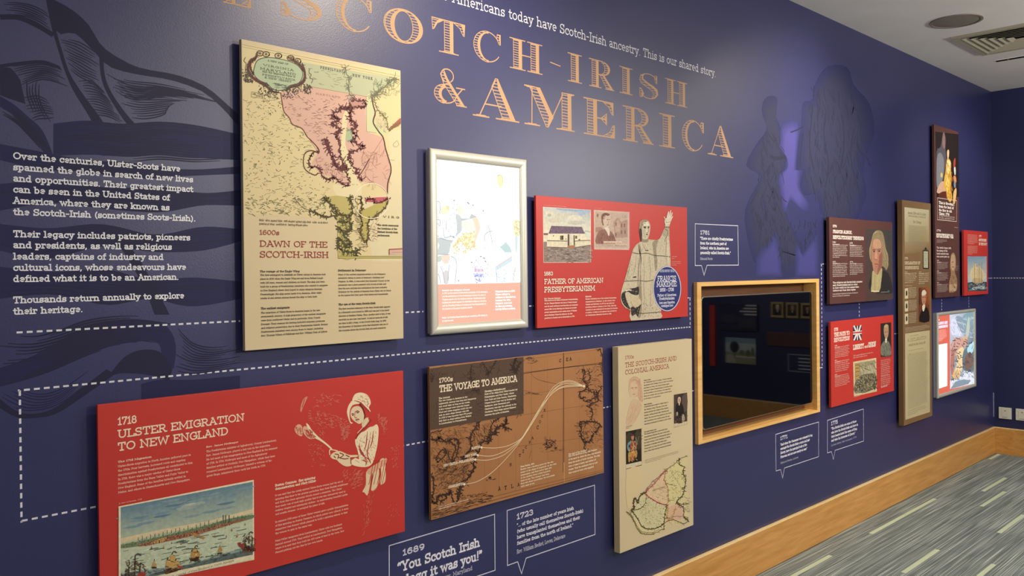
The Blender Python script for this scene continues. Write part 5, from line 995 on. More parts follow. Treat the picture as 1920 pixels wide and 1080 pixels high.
k.poly([(480, 1050), (540, 1035), (552, 1075), (480, 1085)], 'a43a30', 2); k.poly([(1485, 740), (1540, 745), (1550, 800), (1500, 780)], '8c3c34', 2); k.poly([(880, 975), (930, 980), (920, 1005), (880, 995)], 'b0443a', 2); k.line([(1330, 870), (1380, 862)], .004, '3a4238')
k.scrib([(X0, 1060), (1000, 900), (X1, 780), (X1, 860), (900, 1010), (X0, 1180)], 140, 30, .0016, '48564e', -.2, .3, .2); k.scrib([(X0, 900), (1000, 800), (X1, 600), (X1, 760), (900, 960), (X0, 1060)], 90, 24, .0012, 'd6dcc0', -.2, .2)
k.poly([(X0, 1180), (560, 1115), (900, 1022), (X1, 862), (X1, 905), (900, 1070), (500, 1180), (X0, 1235)], 'ddd2b0'); k.text('A View of Boston, from the South, Capital of New England in North America', 330, 1222, 1200, 1450, '6a6452', .14)
k.poly([(X0-18, 378), (X0, 376), (X0, 1240), (X0-18, 1244)], 'e6dabc')
k.flush('harbour_picture', PAINTINK, emig); k.para(['A view of Boston, 1738', ' '], 280, 352, 376, 516, TX, .15, .6); k.flush('picture_caption', INK, emig)

# ---------------------------------------------------------------- brown voyage map board
k = ink(voyB); k.fr(790, 640, 3.177); ML = '3a2820'
def coast(pts, w_=.003, amp=3, br=14, bl=22, c=ML): k.jag(pts, w_, c, amp, 8, 3, br, bl)
for A in ([(600, 110), (860, 75), (1080, 45)], [(600, 320), (1080, 250)], [(560, 445), (850, 400), (1080, 370)], [(540, 630), (850, 590), (1085, 560)]): k.line(A, .0009, '6a4830')
for x_ in (375, 460, 560, 655, 750, 940, 1035): k.line([(x_, 560 if x_ < 600 else 90), (x_+3, 900)], .0008, '7a5638')
k.line([(848, 70), (850, 835)], .0016, ML); k.line([(846, 70), (844, 780)], .0022, '4a3022'); k.line([(606, 192), (848, 157), (1078, 132)], .0022, ML); k.line([(606, 186), (1078, 126)], .001, ML)
k.line([(850, 720), (852, 840)], .004, 'c09468')
coast([(1060, 35), (1078, 100), (1075, 180)], .005, 4, 20); coast([(955, 165), (975, 180), (965, 230), (985, 260), (975, 290), (940, 310), (950, 340), (975, 330)], .004, 6, 26)
coast([(1000, 180), (1005, 220), (990, 260), (1010, 300), (1045, 300), (1045, 330), (1000, 350), (975, 360)], .004, 6, 26); coast([(1075, 270), (1045, 320), (1055, 350), (1000, 380), (1020, 420), (1010, 470)], .004, 6, 30)
coast([(945, 480), (1010, 475), (1060, 490), (1045, 530), (1020, 560), (1010, 590), (975, 600), (955, 570), (950, 520), (945, 480)], .005, 5, 40, 20); coast([(980, 600), (970, 640), (1000, 660)], .003, 5, 10); coast([(985, 480), (965, 540), (975, 595)], .0014, 4, 20)
k.scrib([(900, 160), (1075, 150), (1080, 450), (960, 450), (930, 300)], 90, 30, .0012, ML, .1, .8, .4); k.scrib([(950, 480), (1060, 480), (1080, 640), (970, 620)], 80, 24, .001, ML, .3, 1.2, .4); k.scrib([(900, 480), (945, 480), (945, 600), (930, 600)], 14, 40, .001, ML, 0, .15)
coast([(340, 470), (330, 500), (290, 580), (295, 640), (260, 680), (245, 700)], .006, 4, 30, 26); coast([(500, 440), (505, 490), (450, 515), (440, 550), (400, 560), (410, 590), (360, 600), (350, 640), (320, 690), (310, 760), (290, 800), (240, 850), (225, 900), (215, 960)], .006, 5, 60, 24)
coast([(460, 460), (430, 480), (410, 530), (440, 550)], .004, 4, 16); coast([(510, 470), (490, 510), (520, 520)], .005, 5, 14); coast([(400, 570), (395, 610), (410, 590)], .004, 3, 6)
coast([(50, 580), (90, 590), (110, 570), (140, 600), (190, 580), (225, 600), (215, 660), (190, 720), (180, 700), (205, 630), (160, 590)], .005, 5, 30, 20); coast([(130, 640), (95, 680), (95, 720), (120, 700), (150, 660), (130, 630)], .004, 4, 14); coast([(160, 660), (165, 700), (200, 710)], .003, 3, 8)
coast([(50, 790), (75, 830), (70, 900), (60, 950), (90, 960), (100, 920), (160, 910), (175, 890), (190, 960)], .005, 5, 40, 20); coast([(230, 850), (270, 845), (240, 870), (225, 930)], .003, 5, 10); coast([(100, 930), (130, 910), (150, 930), (120, 950), (90, 940)], .004, 4, 10)
coast([(120, 530), (60, 545), (50, 560)], .003, 4, 8); coast([(105, 760), (150, 770), (200, 800), (250, 780)], .0012, 5, 20); coast([(150, 700), (160, 750), (220, 760), (280, 730)], .0012, 5, 20)
k.scrib([(50, 540), (330, 480), (280, 640), (240, 700), (290, 780), (220, 880), (60, 940)], 320, 34, .001, '5a3c2a', .1, 1.2, .4); k.scrib([(310, 500), (440, 470), (420, 540), (350, 600), (300, 640)], 90, 30, .001, '5a3c2a', 1.2, .4, .3); k.scrib([(70, 750), (280, 700), (250, 840), (90, 900)], 110, 40, .0011, ML, -.9, .5, .3)
k.scrib([(730, 590), (790, 585), (790, 630), (740, 640)], 40, 26, .002, ML, .5, 3); k.ell(800, 635, 9, 6, ML); k.ell(745, 612, 7, 6, ML); k.ell(408, 812, 9, 7, ML); k.scrib([(380, 820), (430, 815), (430, 825), (380, 832)], 10, 14, .001, ML, -.1, .2)
k.scrib([(680, 640), (850, 615), (850, 650), (680, 665)], 30, 16, .001, '6a4830', -.1, .2); k.line([(650, 190), (700, 230), (840, 260)], .001, '6a4830', 4); k.line([(600, 290), (720, 320)], .001, '6a4830')
k.line([(720, 235), (840, 262)], .0012, '6a4830'); k.scrib([(615, 300), (720, 315), (720, 322), (615, 308)], 14, 12, .0012, ML, .15, .1); k.scrib([(615, 95), (680, 88), (680, 130), (615, 136)], 22, 20, .0012, ML, -.1, .2)
for ch, x_, y_, h_ in (('A', 458, 890, 24), ('T', 495, 885, 24), ('L', 535, 876, 24), ('A', 572, 865, 20), ('N', 525, 745, 18), ('T', 580, 690, 18), ('I', 600, 665, 18), ('C', 686, 525, 22), ('O', 700, 488, 16), ('C', 712, 455, 16), ('E', 728, 420, 16), ('A', 655, 585, 16), ('N', 640, 610, 16), ('C', 616, 640, 16), ('C', 820, 125, 20), ('E', 862, 118, 20), ('A', 882, 115, 20)): k.text(ch, x_, y_, y_-h_, x_+13, ML, .16)
for a_, b_ in (((60, 290), (100, 280)), ((640, 700), (655, 650))): k.line([a_, b_], .0009, ML)
k.scrib([(220, 920), (410, 900), (410, 950), (240, 1000)], 80, 22, .0014, ML, -.2, .4, .3); k.scrib([(50, 990), (300, 960), (240, 1010), (60, 1060)], 80, 30, .0012, ML, -.25, .1); k.line([(45, 1030), (600, 880), (1085, 765)], .001, '6a4830'); k.line([(50, 1045), (1085, 775)], .0012, ML)
k.flush('map_print', INK, voy)
k.poly([(45, 162), (608, 92), (608, 430), (48, 530)], '574437'); 
coast([(300, 140), (290, 200), (310, 250), (325, 300)], .004, 4, 20, 26, '33261f'); coast([(360, 125), (400, 180), (395, 200), (430, 140), (445, 115)], .004, 4, 16, 26, '33261f'); coast([(565, 100), (545, 150), (560, 180), (590, 120)], .008, 5, 16, 20, '33261f'); coast([(50, 200), (60, 240), (70, 215), (55, 190)], .003, 3, 6, 14, '33261f'); coast([(60, 170), (100, 240), (200, 260), (290, 250)], .0014, 4, 30, 30, '3a2c24')
k.scrib([(60, 170), (600, 100), (600, 200), (60, 250)], 60, 50, .0014, '3a2c24', .6, 1.5, .4); k.scrib([(60, 330), (600, 260), (600, 420), (60, 510)], 90, 40, .0016, '3f3027', .4, 1.5, .5)
k.text('BAY', 118, 202, 190, 158, '33261f', .16); k.text('NEW YORK', 260, 318, 302, 350, '33261f', .14); k.flush('dark_text_panel', INK, voy)
k.text('1700s', 104, 248, 219, 187, PC, .17); k.text('THE VOYAGE TO AMERICA', 106, 305, 262, 570, PC, .16); k.flush('heading', INK, voy)
k.para(['The journey', ' '], 103, 345, 366, 170, PC, .2, .5)
k.para(['The sea voyage to America in the', 'eighteenth century was long and dangerous', 'and could take as long as ten weeks.', 'A few voyages were scarcely longer.', 'Food and water supplies could run out', 'and on some ships disease was rife.', 'In 1729 it was reported that 175 people', 'had died on ships sailing from Belfast', 'to Londonderry to Pennsylvania.'], 103, 360, 497, 325, PC, .2, .56)
k.para(['Choosing a destination port', ' '], 376, 304, 326, 500, PC, .2, .5)
k.para(['Most of the ships from Ulster headed for', 'Philadelphia and New Castle, others', 'New York and later Boston, Charleston.', 'Others found their way by Boston and', 'Baltimore, later Savannah port.', 'Charleston was also the gateway to the', 'Carolinas. Many ships carried flaxseed', 'between the ports of America.'], 376, 320, 445, 572, PC, .2, .56)
k.para(['From Boston, 1804', ' '], 590, 752, 772, 672, PC, .2, .5)
k.para(['Boston was a landing place for the sea,', 'many of the ships of migrants, on the way', 'passengers, and they never then left.', 'of the farther from a first hundred', 'days at sea. The voyage was long,', 'they saw their mountains, the mountain', 'with mist of joy.'], 590, 768, 870, 803, PC, .2, .54)
k.para(['The end of the Swallow', ' '], 875, 678, 698, 985, PC, .2, .5)
k.para(['The 1741 survivors of the ship Swallow', 'of the snow in which the crew was stranded', 'from the south of North Carolina. The ship', 'were a vessel of sixty, and drifted off', 'course. They the seafarers were in lack', 'they could not have ever supplied.'], 875, 690, 790, 1068, PC, .2, .54)
k.greek(102, 990, 1002, 2, 300, PC, .4, .6); k.flush('body_text', INK, voy)
E1 = (968, 267)
for A in ([(357, 632), (440, 635), (520, 620), (590, 580), (625, 530), (740, 340), (820, 260), (880, 240), (968, 267)], [(335, 678), (420, 682), (520, 640), (600, 570), (700, 410), (790, 300), (870, 262), (968, 267)],
          [(320, 704), (400, 706), (500, 670), (600, 575), (680, 440), (760, 330), (840, 275), (968, 267)], [(255, 851), (330, 835), (420, 780), (520, 680), (610, 565), (740, 360), (800, 280), (870, 250), (968, 267)], [(610, 565), (680, 450), (770, 290), (840, 240), (900, 236), (968, 267)]): k.line(A, .0021, 'e2cda6', 6)
for p_ in ((357, 632), (335, 678), (320, 704), (255, 851), (968, 267)): k.ell(p_[0], p_[1], 6, 8, PC)
for t_, a_, y_, b_ in (('BOSTON', 298, 645, 350), ('NEW YORK', 258, 693, 330), ('NEW CASTLE/PHILADELPHIA', 130, 748, 314), ('CHARLESTON', 160, 876, 250)): k.text(t_.replace('/', '_'), a_, y_, y_-15, b_, PC, .2)
k.flush('route_lines', INK, voy)
# ---------------------------------------------------------------- narrow cream board left of the screen
k = ink(coloB); k.fr(1140, 630, 5.141); HB = '944436'; BK2 = '55493a'
k.text('1700s', 163, 226, 192, 248, HB, .14); k.text('THE SCOTCH-IRISH AND', 163, 305, 258, 662, HB, .13); k.text('COLONIAL AMERICA', 163, 375, 328, 588, HB, .13); k.flush('heading', INK, colo)
for (t0, a0, b0, x0, x1, lines) in (('James Logan', 434, 456, 344, 412, ['An Ulsterman born in Lurgan, County Armagh,', 'emigrated with William Penn in 1699. He became', 'secretary to Penn, who as provincial agent', 'welcomed Ulster Presbyterians to frontier lands', 'on the frontier of the province. He described', 'them as a people who had made a brave stand', 'in the siege of Londonderry.']),
                                    ('Henry McCulloh', 668, 690, 348, 424, ['A merchant and a trader in Ulster linen to', 'the Carolina colony. The area of his vast', 'estates included the valleys of the western', 'frontier, settling Scotch-Irish, Germans and', 'others. The land had been granted by the Crown', 'and it stretched over a million acres. He was', 'sometimes challenged by settlers on the border.']),
                                    ('The great wagon road', 932, 954, 348, 466, ['The largest migration route south from', 'Pennsylvania followed the line of the great', 'wagon road through the Shenandoah valley to', 'the back country of the Carolinas. It carried', 'thousands of families with their stock.', 'Towns grew up along the road where settlers', 'from Ulster built meeting houses and schools.'])):
    k.para([t0, ' '], x0, a0, b0, x1, BK2, .22, .55); k.para(lines, x0, a0+22, a0+22+150*(1.05 if a0 < 600 else 1.12), 628 if a0 < 600 else 612, BK2, .18, .5)
k.fr(1140, 830, 4.912); k.greek(338, 165, 192, 3, 660, BK2, .3, .5); k.flush('body_text', INK, colo)
# chalk portrait
k.fr(1160, 690, 5.4); CH, CHD = 'bd9478', '94604c'
k.poly([(100, 150), (110, 115), (140, 92), (180, 90), (212, 115), (225, 160), (235, 220), (245, 330), (230, 345), (205, 330), (190, 290), (150, 300), (128, 280), (112, 230), (104, 190)], 'c9a88a', 3)
k.poly([(120, 170), (135, 140), (165, 130), (185, 160), (190, 220), (180, 270), (160, 305), (140, 300), (122, 260)], 'd0b694', 3)
k.poly([(128, 330), (160, 310), (205, 330), (225, 340), (215, 430), (170, 540), (110, 590), (72, 560), (85, 470), (105, 400)], 'ccb190', 3)
k.line([(124, 205), (140, 198), (150, 205)], .0022, CHD, 3); k.line([(162, 200), (178, 195), (186, 203)], .0022, CHD, 3); k.ell(138, 210, 5, 3, CHD); k.ell(172, 208, 5, 3, CHD); k.line([(152, 205), (150, 240), (158, 246)], .0014, CH, 3); k.line([(142, 268), (156, 264), (168, 266)], .002, CHD, 3)
for A in ([(105, 150), (98, 210), (112, 270), (125, 300)], [(110, 115), (150, 88), (200, 105), (225, 165), (240, 260), (248, 350)], [(190, 140), (205, 200), (200, 260), (225, 330)], [(150, 110), (190, 130), (215, 200), (220, 300)], [(128, 330), (105, 400), (82, 500), (70, 560)], [(150, 340), (140, 420), (115, 520), (95, 580)], [(205, 335), (170, 420), (140, 500), (120, 580)], [(225, 350), (205, 440), (170, 530)], [(165, 320), (150, 400)], [(125, 370), (140, 430), (110, 500)], [(215, 360), (230, 400), (190, 500)]): k.line(A, .0018, CH, 4, wf=lambda u: .3+math.sin(3.14*u))
k.scrib([(105, 110), (215, 110), (245, 340), (200, 320), (195, 160), (120, 150)], 130, 18, .0011, CH, 1.1, .7, .8); k.scrib([(110, 380), (220, 360), (180, 530), (80, 560)], 80, 30, .0009, CH, 2.0, .3, .2); k.scrib([(150, 180), (190, 180), (180, 280), (150, 290)], 30, 12, .0008, CH, 1.2, .4)
k.flush('chalk_portrait', INK, colo)
k.greek(72, 600, 615, 2, 148, BK2, .4, .6); k.greek(650, 236, 248, 1, 692, BK2, .35)
k.flush('picture_captions', INK, colo)
# standing gentleman painting
k.poly([(554, 270), (694, 247), (696, 570), (556, 605)], '8c7c64'); k.poly([(552, 268), (693, 245), (695, 568), (553, 602)], 'cbbb98'); k.poly([(557, 271), (691, 249), (693, 538), (558, 565)], '3a2c28')
k.poly([(557, 271), (600, 264), (600, 480), (558, 500)], '4a3a34'); k.poly([(640, 290), (691, 260), (693, 420), (650, 440)], '5c4c46', 2); k.poly([(590, 360), (630, 350), (655, 400), (662, 480), (655, 545), (590, 558), (585, 480), (575, 420)], '1f1817', 3)
k.poly([(598, 310), (608, 293), (622, 296), (628, 320), (622, 350), (605, 358), (597, 340)], 'c4b49c', 3); k.poly([(604, 312), (618, 306), (622, 330), (612, 348), (603, 336)], 'b08c72', 3); k.poly([(584, 450), (597, 445), (600, 470), (590, 490), (584, 475)], 'ae9c84', 2); k.poly([(640, 480), (655, 465), (668, 500), (664, 535), (640, 545)], 'a89a86', 2); k.poly([(606, 352), (620, 350), (616, 380), (608, 378)], 'cfc0aa'); k.scrib([(560, 480), (690, 450), (690, 535), (560, 560)], 40, 18, .002, '6a5648', 0, .8)
k.greek(560, 594, 600, 1, 690, '7c6c54', .4)
k.flush('gentleman_painting', PAINTINK, colo)
# soldier painting
k.poly([(70, 645), (230, 612), (233, 985), (74, 1025)], '5c503e'); k.poly([(70, 643), (228, 611), (231, 978), (73, 1020)], 'cfc3a4'); k.poly([(71, 644), (227, 613), (230, 942), (73, 978)], '231e18')
k.poly([(75, 680), (130, 655), (125, 760), (80, 800)], '3a3426', 2); k.poly([(165, 660), (222, 640), (224, 800), (180, 820)], '40382a', 2); k.scrib([(75, 650), (225, 620), (226, 760), (78, 780)], 60, 22, .0018, '4e4430', .5, 1.5, .4)
k.poly([(128, 685), (138, 675), (150, 680), (154, 705), (146, 730), (134, 728), (127, 708)], 'b07a5c', 3); k.poly([(124, 680), (140, 668), (154, 674), (156, 685), (126, 692)], '5c2a20')
k.poly([(118, 745), (150, 735), (175, 755), (178, 800), (160, 850), (125, 855), (115, 810)], '8a4a3a', 2); k.line([(128, 750), (105, 760), (92, 790), (95, 820), (108, 840)], .009, '5f8ea4', 4); k.poly([(118, 850), (165, 840), (168, 880), (140, 900), (110, 890)], 'c08a3e', 2); k.poly([(95, 860), (118, 855), (115, 940), (98, 950)], 'a8844a', 2); k.poly([(160, 850), (186, 845), (184, 900), (165, 905)], 'a87c40', 2); k.line([(172, 700), (182, 760), (170, 850)], .003, 'a09a84'); k.line([(205, 690), (180, 780)], .002, '9a8a6c'); k.line([(140, 740), (150, 790), (138, 830)], .005, 'c9a04a', 3); k.poly([(120, 890), (160, 880), (150, 930), (118, 940)], 'a05a34', 2)
k.scrib([(95, 740), (180, 730), (185, 930), (95, 945)], 70, 14, .002, 'c8a870', 1.2, 1.2); k.greek(84, 1000, 1006, 1, 200, '8a7c62', .3)
k.flush('soldier_painting', PAINTINK, colo)
# county map
k.fr(1140, 830, 4.912); MO, MG2 = '4a4222', '6c6030'
k.poly([(170, 560), (170, 260), (300, 230), (300, 420), (240, 500), (200, 600)], 'd2be92', 2)
k.poly([(205, 600), (240, 620), (290, 500), (345, 460), (545, 240), (720, 125), (725, 200), (700, 230), (715, 330), (700, 440), (740, 470), (740, 720), (690, 745), (520, 790), (500, 800), (440, 840), (330, 840), (280, 800), (250, 730), (215, 660)], 'cfc294')
k.poly([(350, 460), (500, 290), (545, 260), (525, 350), (550, 430), (550, 575), (450, 545), (370, 500)], 'd6bc96'); k.poly([(545, 250), (660, 150), (660, 210), (705, 240), (700, 420), (690, 470), (640, 545), (560, 560), (550, 430)], 'd2c690'); k.poly([(270, 560), (350, 480), (450, 550), (540, 580), (520, 700), (470, 770), (370, 795), (300, 750), (230, 640)], 'cbc398'); k.poly([(630, 560), (690, 590), (700, 700), (530, 730), (545, 600)], 'd0ac90')
def m2(pts, w_, c, amp=3, br=14, bl=18): k.jag(pts, w_, c, amp, 8, 3, br, bl)
m2([(215, 620), (235, 650), (270, 700), (310, 770), (370, 795), (450, 785), (510, 745), (520, 690), (530, 620), (545, 575)], .0045, MO, 3, 40, 16); m2([(170, 635), (200, 660), (230, 710), (270, 790), (310, 835), (400, 845), (460, 820), (500, 795), (520, 800)], .003, MG2, 4, 16); m2([(180, 640), (215, 672), (245, 725), (285, 795), (320, 822), (400, 828), (470, 800)], .002, MG2, 3, 8)
m2([(215, 630), (240, 590), (235, 530), (255, 515), (270, 560), (290, 500), (320, 470), (350, 460)], .005, MO, 5, 36); m2([(230, 620), (290, 610), (340, 560), (355, 490)], .003, MO, 4, 10)
m2([(345, 470), (375, 500), (420, 530), (480, 560), (550, 575)], .004, '9c3c44', 3, 20); m2([(345, 455), (400, 400), (450, 350), (500, 290), (545, 250)], .0038, 'a04a4c', 3, 24); m2([(350, 440), (410, 360), (480, 300), (530, 250)], .002, '8a4448', 4, 14); m2([(530, 270), (520, 340), (555, 440), (550, 560)], .004, '9c7a44', 4, 30)
m2([(545, 240), (620, 190), (665, 145), (725, 125)], .0025, MG2, 3, 14); m2([(660, 145), (655, 200), (700, 225), (690, 280), (715, 340), (700, 420), (690, 480), (650, 520), (630, 555), (690, 600), (700, 690), (740, 715)], .0045, MO, 5, 60, 22); m2([(550, 580), (540, 640), (545, 700), (590, 690), (620, 600)], .004, 'a88a3c', 4, 20); m2([(630, 555), (680, 570), (735, 560)], .003, MO, 4, 20)
m2([(520, 700), (600, 680), (700, 680), (740, 690)], .0014, MO, 4, 20); m2([(515, 800), (520, 740), (600, 710), (690, 745), (740, 720)], .003, MO, 3, 12)
k.scrib([(370, 470), (520, 300), (545, 560), (460, 540)], 50, 30, .0009, MG2, .6, 1.4, .5); k.scrib([(560, 260), (690, 230), (690, 440), (570, 540)], 60, 34, .001, MO, .6, 1.4, .5); k.scrib([(270, 580), (350, 500), (520, 590), (470, 760), (330, 770)], 80, 24, .001, MO, 0, 3, .5); k.scrib([(680, 480), (740, 480), (740, 660), (700, 660)], 30, 26, .001, MO, .1, .3); k.scrib([(540, 730), (690, 690), (690, 730), (550, 770)], 40, 8, .0012, '8a4c44', 0, 3)
k.scrib([(345, 510), (530, 600), (470, 680), (340, 660)], 30, 6, .002, MO, 0, 3); k.text('MONTGOMERY', 405, 450, 436, 530, '5a4a34', .16); k.line([(580, 270), (690, 440)], .0009, MO); k.line([(560, 330), (640, 260)], .0012, MO); k.line([(555, 385), (600, 388)], .0018, MO); k.line([(505, 243), (555, 243)], .0012, MO)
k.flush('county_map_print', INK, colo)

# ---------------------------------------------------------------- dark maroon portrait board
k = ink(darkB, 1e-5); k.fr(1550, 400, 6.0); PW = 'd8cfc6'
k.grad([(440, 170), (742, 195), (742, 985), (440, 990)], ['453c3a', '40403f', '4a3e38', '4a3a34'])
k.poly([(600, 640), (690, 670), (735, 800), (738, 900), (600, 900), (500, 880), (470, 800), (510, 700)], '2c2927', 2)
k.poly([(478, 400), (505, 330), (512, 260), (540, 205), (580, 190), (625, 210), (650, 290), (665, 390), (690, 480), (692, 580), (670, 640), (640, 600), (520, 560), (485, 500)], '8a7b5e', 3)
k.poly([(500, 340), (525, 300), (575, 290), (612, 320), (628, 420), (628, 540), (610, 630), (570, 680), (535, 670), (518, 600), (505, 500)], 'a67862', 3); k.poly([(530, 300), (580, 290), (605, 320), (610, 390), (530, 390)], 'b58e72', 3); k.poly([(590, 480), (625, 440), (625, 560), (600, 640), (570, 670), (585, 560)], '8a5a4a', 3)
k.line([(515, 415), (535, 408), (550, 415)], .005, '5a4438', 3); k.line([(572, 410), (592, 402), (608, 410)], .005, '5a4438', 3); k.ell(533, 428, 12, 8, '3a3230'); k.ell(590, 424, 12, 8, '3a3230'); k.poly([(548, 420), (560, 420), (572, 510), (550, 520), (540, 505)], 'bc8c74', 2); k.line([(540, 512), (556, 522), (572, 514)], .004, '7a4a3c', 3); k.line([(538, 575), (555, 568), (580, 576)], .007, '8e4038', 3); k.line([(545, 600), (570, 602)], .004, '8c5c4c')
k.poly([(512, 660), (530, 650), (570, 690), (612, 620), (625, 640), (612, 780), (590, 880), (500, 878), (505, 800)], 'a89c72', 2); k.line([(545, 690), (540, 780), (545, 875)], .005, '84784e'); k.line([(580, 690), (570, 800), (565, 875)], .004, 'c2b58a'); k.line([(500, 876), (590, 878)], .006, 'd6cca8')
for A in ([(520, 240), (560, 215), (600, 230)], [(635, 280), (650, 380), (685, 480), (680, 600)], [(620, 300), (640, 400), (660, 520), (655, 600)], [(510, 290), (498, 350), (488, 430), (495, 520)], [(640, 520), (680, 540), (690, 590)]): k.line(A, .008, 'a5976f', 4, wf=lambda u: .3+math.sin(3.14*u)); k.line([(a+9, b_+5) for a, b_ in A], .005, '75684c', 4)
k.line([(608, 888), (690, 884)], .004, '8a8274'); k.poly([(686, 868), (702, 862), (705, 888), (688, 892)], '4c6a5c')
k.flush('portrait_picture', PAINTINK, dark)
k.text('1770', 68, 157, 128, 112, PW, .26); k.text('FRANCIS ALISON,', 70, 222, 184, 285, PW, .24); k.text('REVOLUTIONARY THINKING', 70, 288, 246, 415, PW, .24); k.flush('heading', INK, dark)
PW2 = 'c0b2a8'
k.greek(66, 332, 356, 2, 150, PW, .55, 1, True); k.greek(66, 360, 498, 8, 240, PW2, .5, .5); k.greek(258, 342, 366, 2, 340, PW, .5, 1, True); k.greek(258, 368, 486, 7, 412, PW2, .5, 1)
k.greek(66, 552, 572, 2, 150, PW, .55, 1, True); k.greek(66, 572, 714, 8, 240, PW2, .5, .85); k.greek(258, 552, 572, 2, 340, PW, .5, 1, True); k.greek(258, 574, 690, 7, 412, PW2, .5, .6)
k.para(['The religious and Scotch-Irish minister', 'said, Presbyterians had no other', 'in their world but the means from', 'defence and then their rights.'], 68, 790, 880, 400, PW, .24, .7)
k.greek(66, 916, 940, 2, 385, PW2, .5, .7); k.flush('body_text', INK, dark)

# ---------------------------------------------------------------- square red flag board
k = ink(pathB, 1e-5); k.fr(1530, 560, 4.152); PF = 'e2cfc0'
k.text('1775', 140, 255, 228, 172, PF, .24); k.text('THE PATH TO', 141, 298, 264, 262, PF, .22); k.text('REVOLUTION', 141, 340, 306, 262, PF, .22); k.flush('heading', INK, path)
for a_, b_, n_ in ((372, 462, 7), (486, 574, 6), (598, 688, 7)): k.greek(146, a_, a_+14, 2, 190, PF, .5, 1, True); k.greek(146, a_+12, b_, n_, 264, 'd8a89c', .5, .9)
k.greek(290, 450, 466, 2, 465, 'd8a89c', .5, .7); k.greek(504, 488, 604, 9, 580, 'd8a89c', .5, .9); k.greek(504, 612, 684, 6, 582, 'd8a89c', .5, .9); k.greek(506, 694, 704, 1, 590, PF, .9); k.greek(295, 768, 774, 1, 370, PF, .4)
k.flush('body_text', INK, path)
NV = '2a2c3e'; WF = 'd6d0cc'
for y0, y1, s_ in ((214, 258, 1), (276, 326, -1)):
    k.poly([(288, y0), (354, y0-7), (354, y1-4), (288, y1)], NV)
    k.poly([(312, y0-3), (328, y0-4), (328, y1-2), (312, y1)], WF) if False else None
if True:
    k.poly([(288, 212), (300, 208), (322, 256), (308, 258)], WF); k.poly([(354, 205), (342, 207), (326, 255), (338, 256)], WF); k.poly([(318, 212), (326, 211), (326, 256), (318, 256)], WF); k.poly([(287, 255), (305, 256), (300, 262), (287, 260)], WF)
    k.poly([(288, 326), (302, 324), (322, 278), (308, 278)], WF); k.poly([(356, 322), (342, 322), (326, 276), (340, 276)], WF); k.poly([(318, 322), (326, 321), (326, 278), (318, 278)], WF); k.poly([(288, 272), (356, 266), (356, 274), (288, 282)], WF); k.poly([(288, 256), (356, 248), (356, 254), (288, 262)], WF)
k.flush('flag_fragments', INK, path)
k.text('LIBERTY', 288, 400, 360, 372, PF, .22); k.text('and', 376, 385, 362, 406, PF, .24); k.text('UNION', 408, 382, 340, 465, PF, .22); k.flush('slogan', INK, path)
k.poly([(288, 492), (468, 460), (473, 722), (294, 762)], 'cdbb96'); k.poly([(300, 505), (460, 476), (464, 700), (304, 738)], '9c9474')
k.poly([(300, 505), (340, 498), (340, 640), (302, 650)], 'a08c62'); k.poly([(345, 530), (460, 510), (460, 580), (350, 600)], 'b3ab8c'); k.poly([(302, 660), (345, 600), (400, 585), (462, 590), (464, 700), (304, 738)], '6c6650', 2)
k.scrib([(302, 640), (345, 600), (462, 580), (464, 700), (304, 735)], 220, 16, .004, '35332a', 1.2, 1); k.scrib([(302, 640), (345, 600), (462, 580), (464, 700), (304, 735)], 140, 12, .004, 'a8a080', 1.2, 1); k.scrib([(345, 500), (460, 480), (460, 580), (345, 600)], 60, 40, .003, '7c7658', 1.1, .7)
for y_ in (520, 545, 572, 605): k.poly([(306, y_), (335, y_-6), (335, y_+8), (306, y_+14)], 'b8924c'); k.line([(306, y_), (336, y_-6)], .003, '5a4a30')
k.line([(380, 560), (385, 500)], .004, '4c4838'); k.line([(330, 520), (420, 560)], .003, '4c4838')
k.poly([(502, 193), (584, 184), (586, 446), (504, 453)], '2e2a22'); k.poly([(507, 440), (505, 370), (520, 340), (540, 325), (565, 335), (580, 380), (582, 440)], '77786a', 2); k.poly([(528, 225), (540, 202), (558, 205), (564, 230), (562, 280), (550, 312), (535, 300), (527, 262)], 'b08c6c', 3); k.poly([(528, 215), (545, 198), (562, 208), (558, 218), (535, 225)], 'b5a078', 2); k.line([(535, 262), (545, 260)], .004, '5a4030'); k.line([(550, 258), (560, 258)], .004, '5a4030'); k.line([(536, 290), (550, 290)], .003, '8a4a3c'); k.poly([(536, 310), (552, 310), (548, 345), (538, 340)], 'cfc6b0'); k.scrib([(508, 350), (578, 350), (580, 440), (508, 440)], 40, 30, .004, '585a4e', 1.4, .4)
k.flush('small_pictures', PAINTINK, path)

# ---------------------------------------------------------------- tall bronze-brown board
k = ink(tallB, 1.2e-5); k.fr(1530, 380, 4.5); PT = 'c9b998'
k.grad([(746, 38), (953, 62), (955, 420), (748, 430)], ['bdb79a', 'b4ab8c', '7d6240', '8a7350']); k.grad([(746, 38), (953, 62), (955, 330), (748, 330)], ['c4bd9e', 'b4ac8c', '9c8a64', 'a09470'])
k.scrib([(760, 130), (940, 150), (940, 300), (760, 290)], 8, 3, .001, '6c6448')
k.greek(775, 95, 118, 1, 935, '847a5c', .8, 1); k.greek(780, 118, 140, 1, 930, '847a5c', .6, 1); k.text('In Cong.', 820, 170, 150, 890, '6a6046', .2); k.greek(780, 195, 330, 14, 940, '8a8062', .4, .8); k.flush('parchment_print', INK, tall)
k.poly([(900, 400), (948, 400), (952, 560), (902, 558)], '2c2c24'); k.poly([(907, 410), (943, 412), (944, 550), (908, 548)], 'b9b89c'); k.poly([(912, 398), (925, 372), (938, 398)], '2c2c24'); k.line([(905, 402), (946, 404)], .006, '3a3a2c'); k.greek(912, 430, 540, 8, 940, '6a6a54', .5, 1)
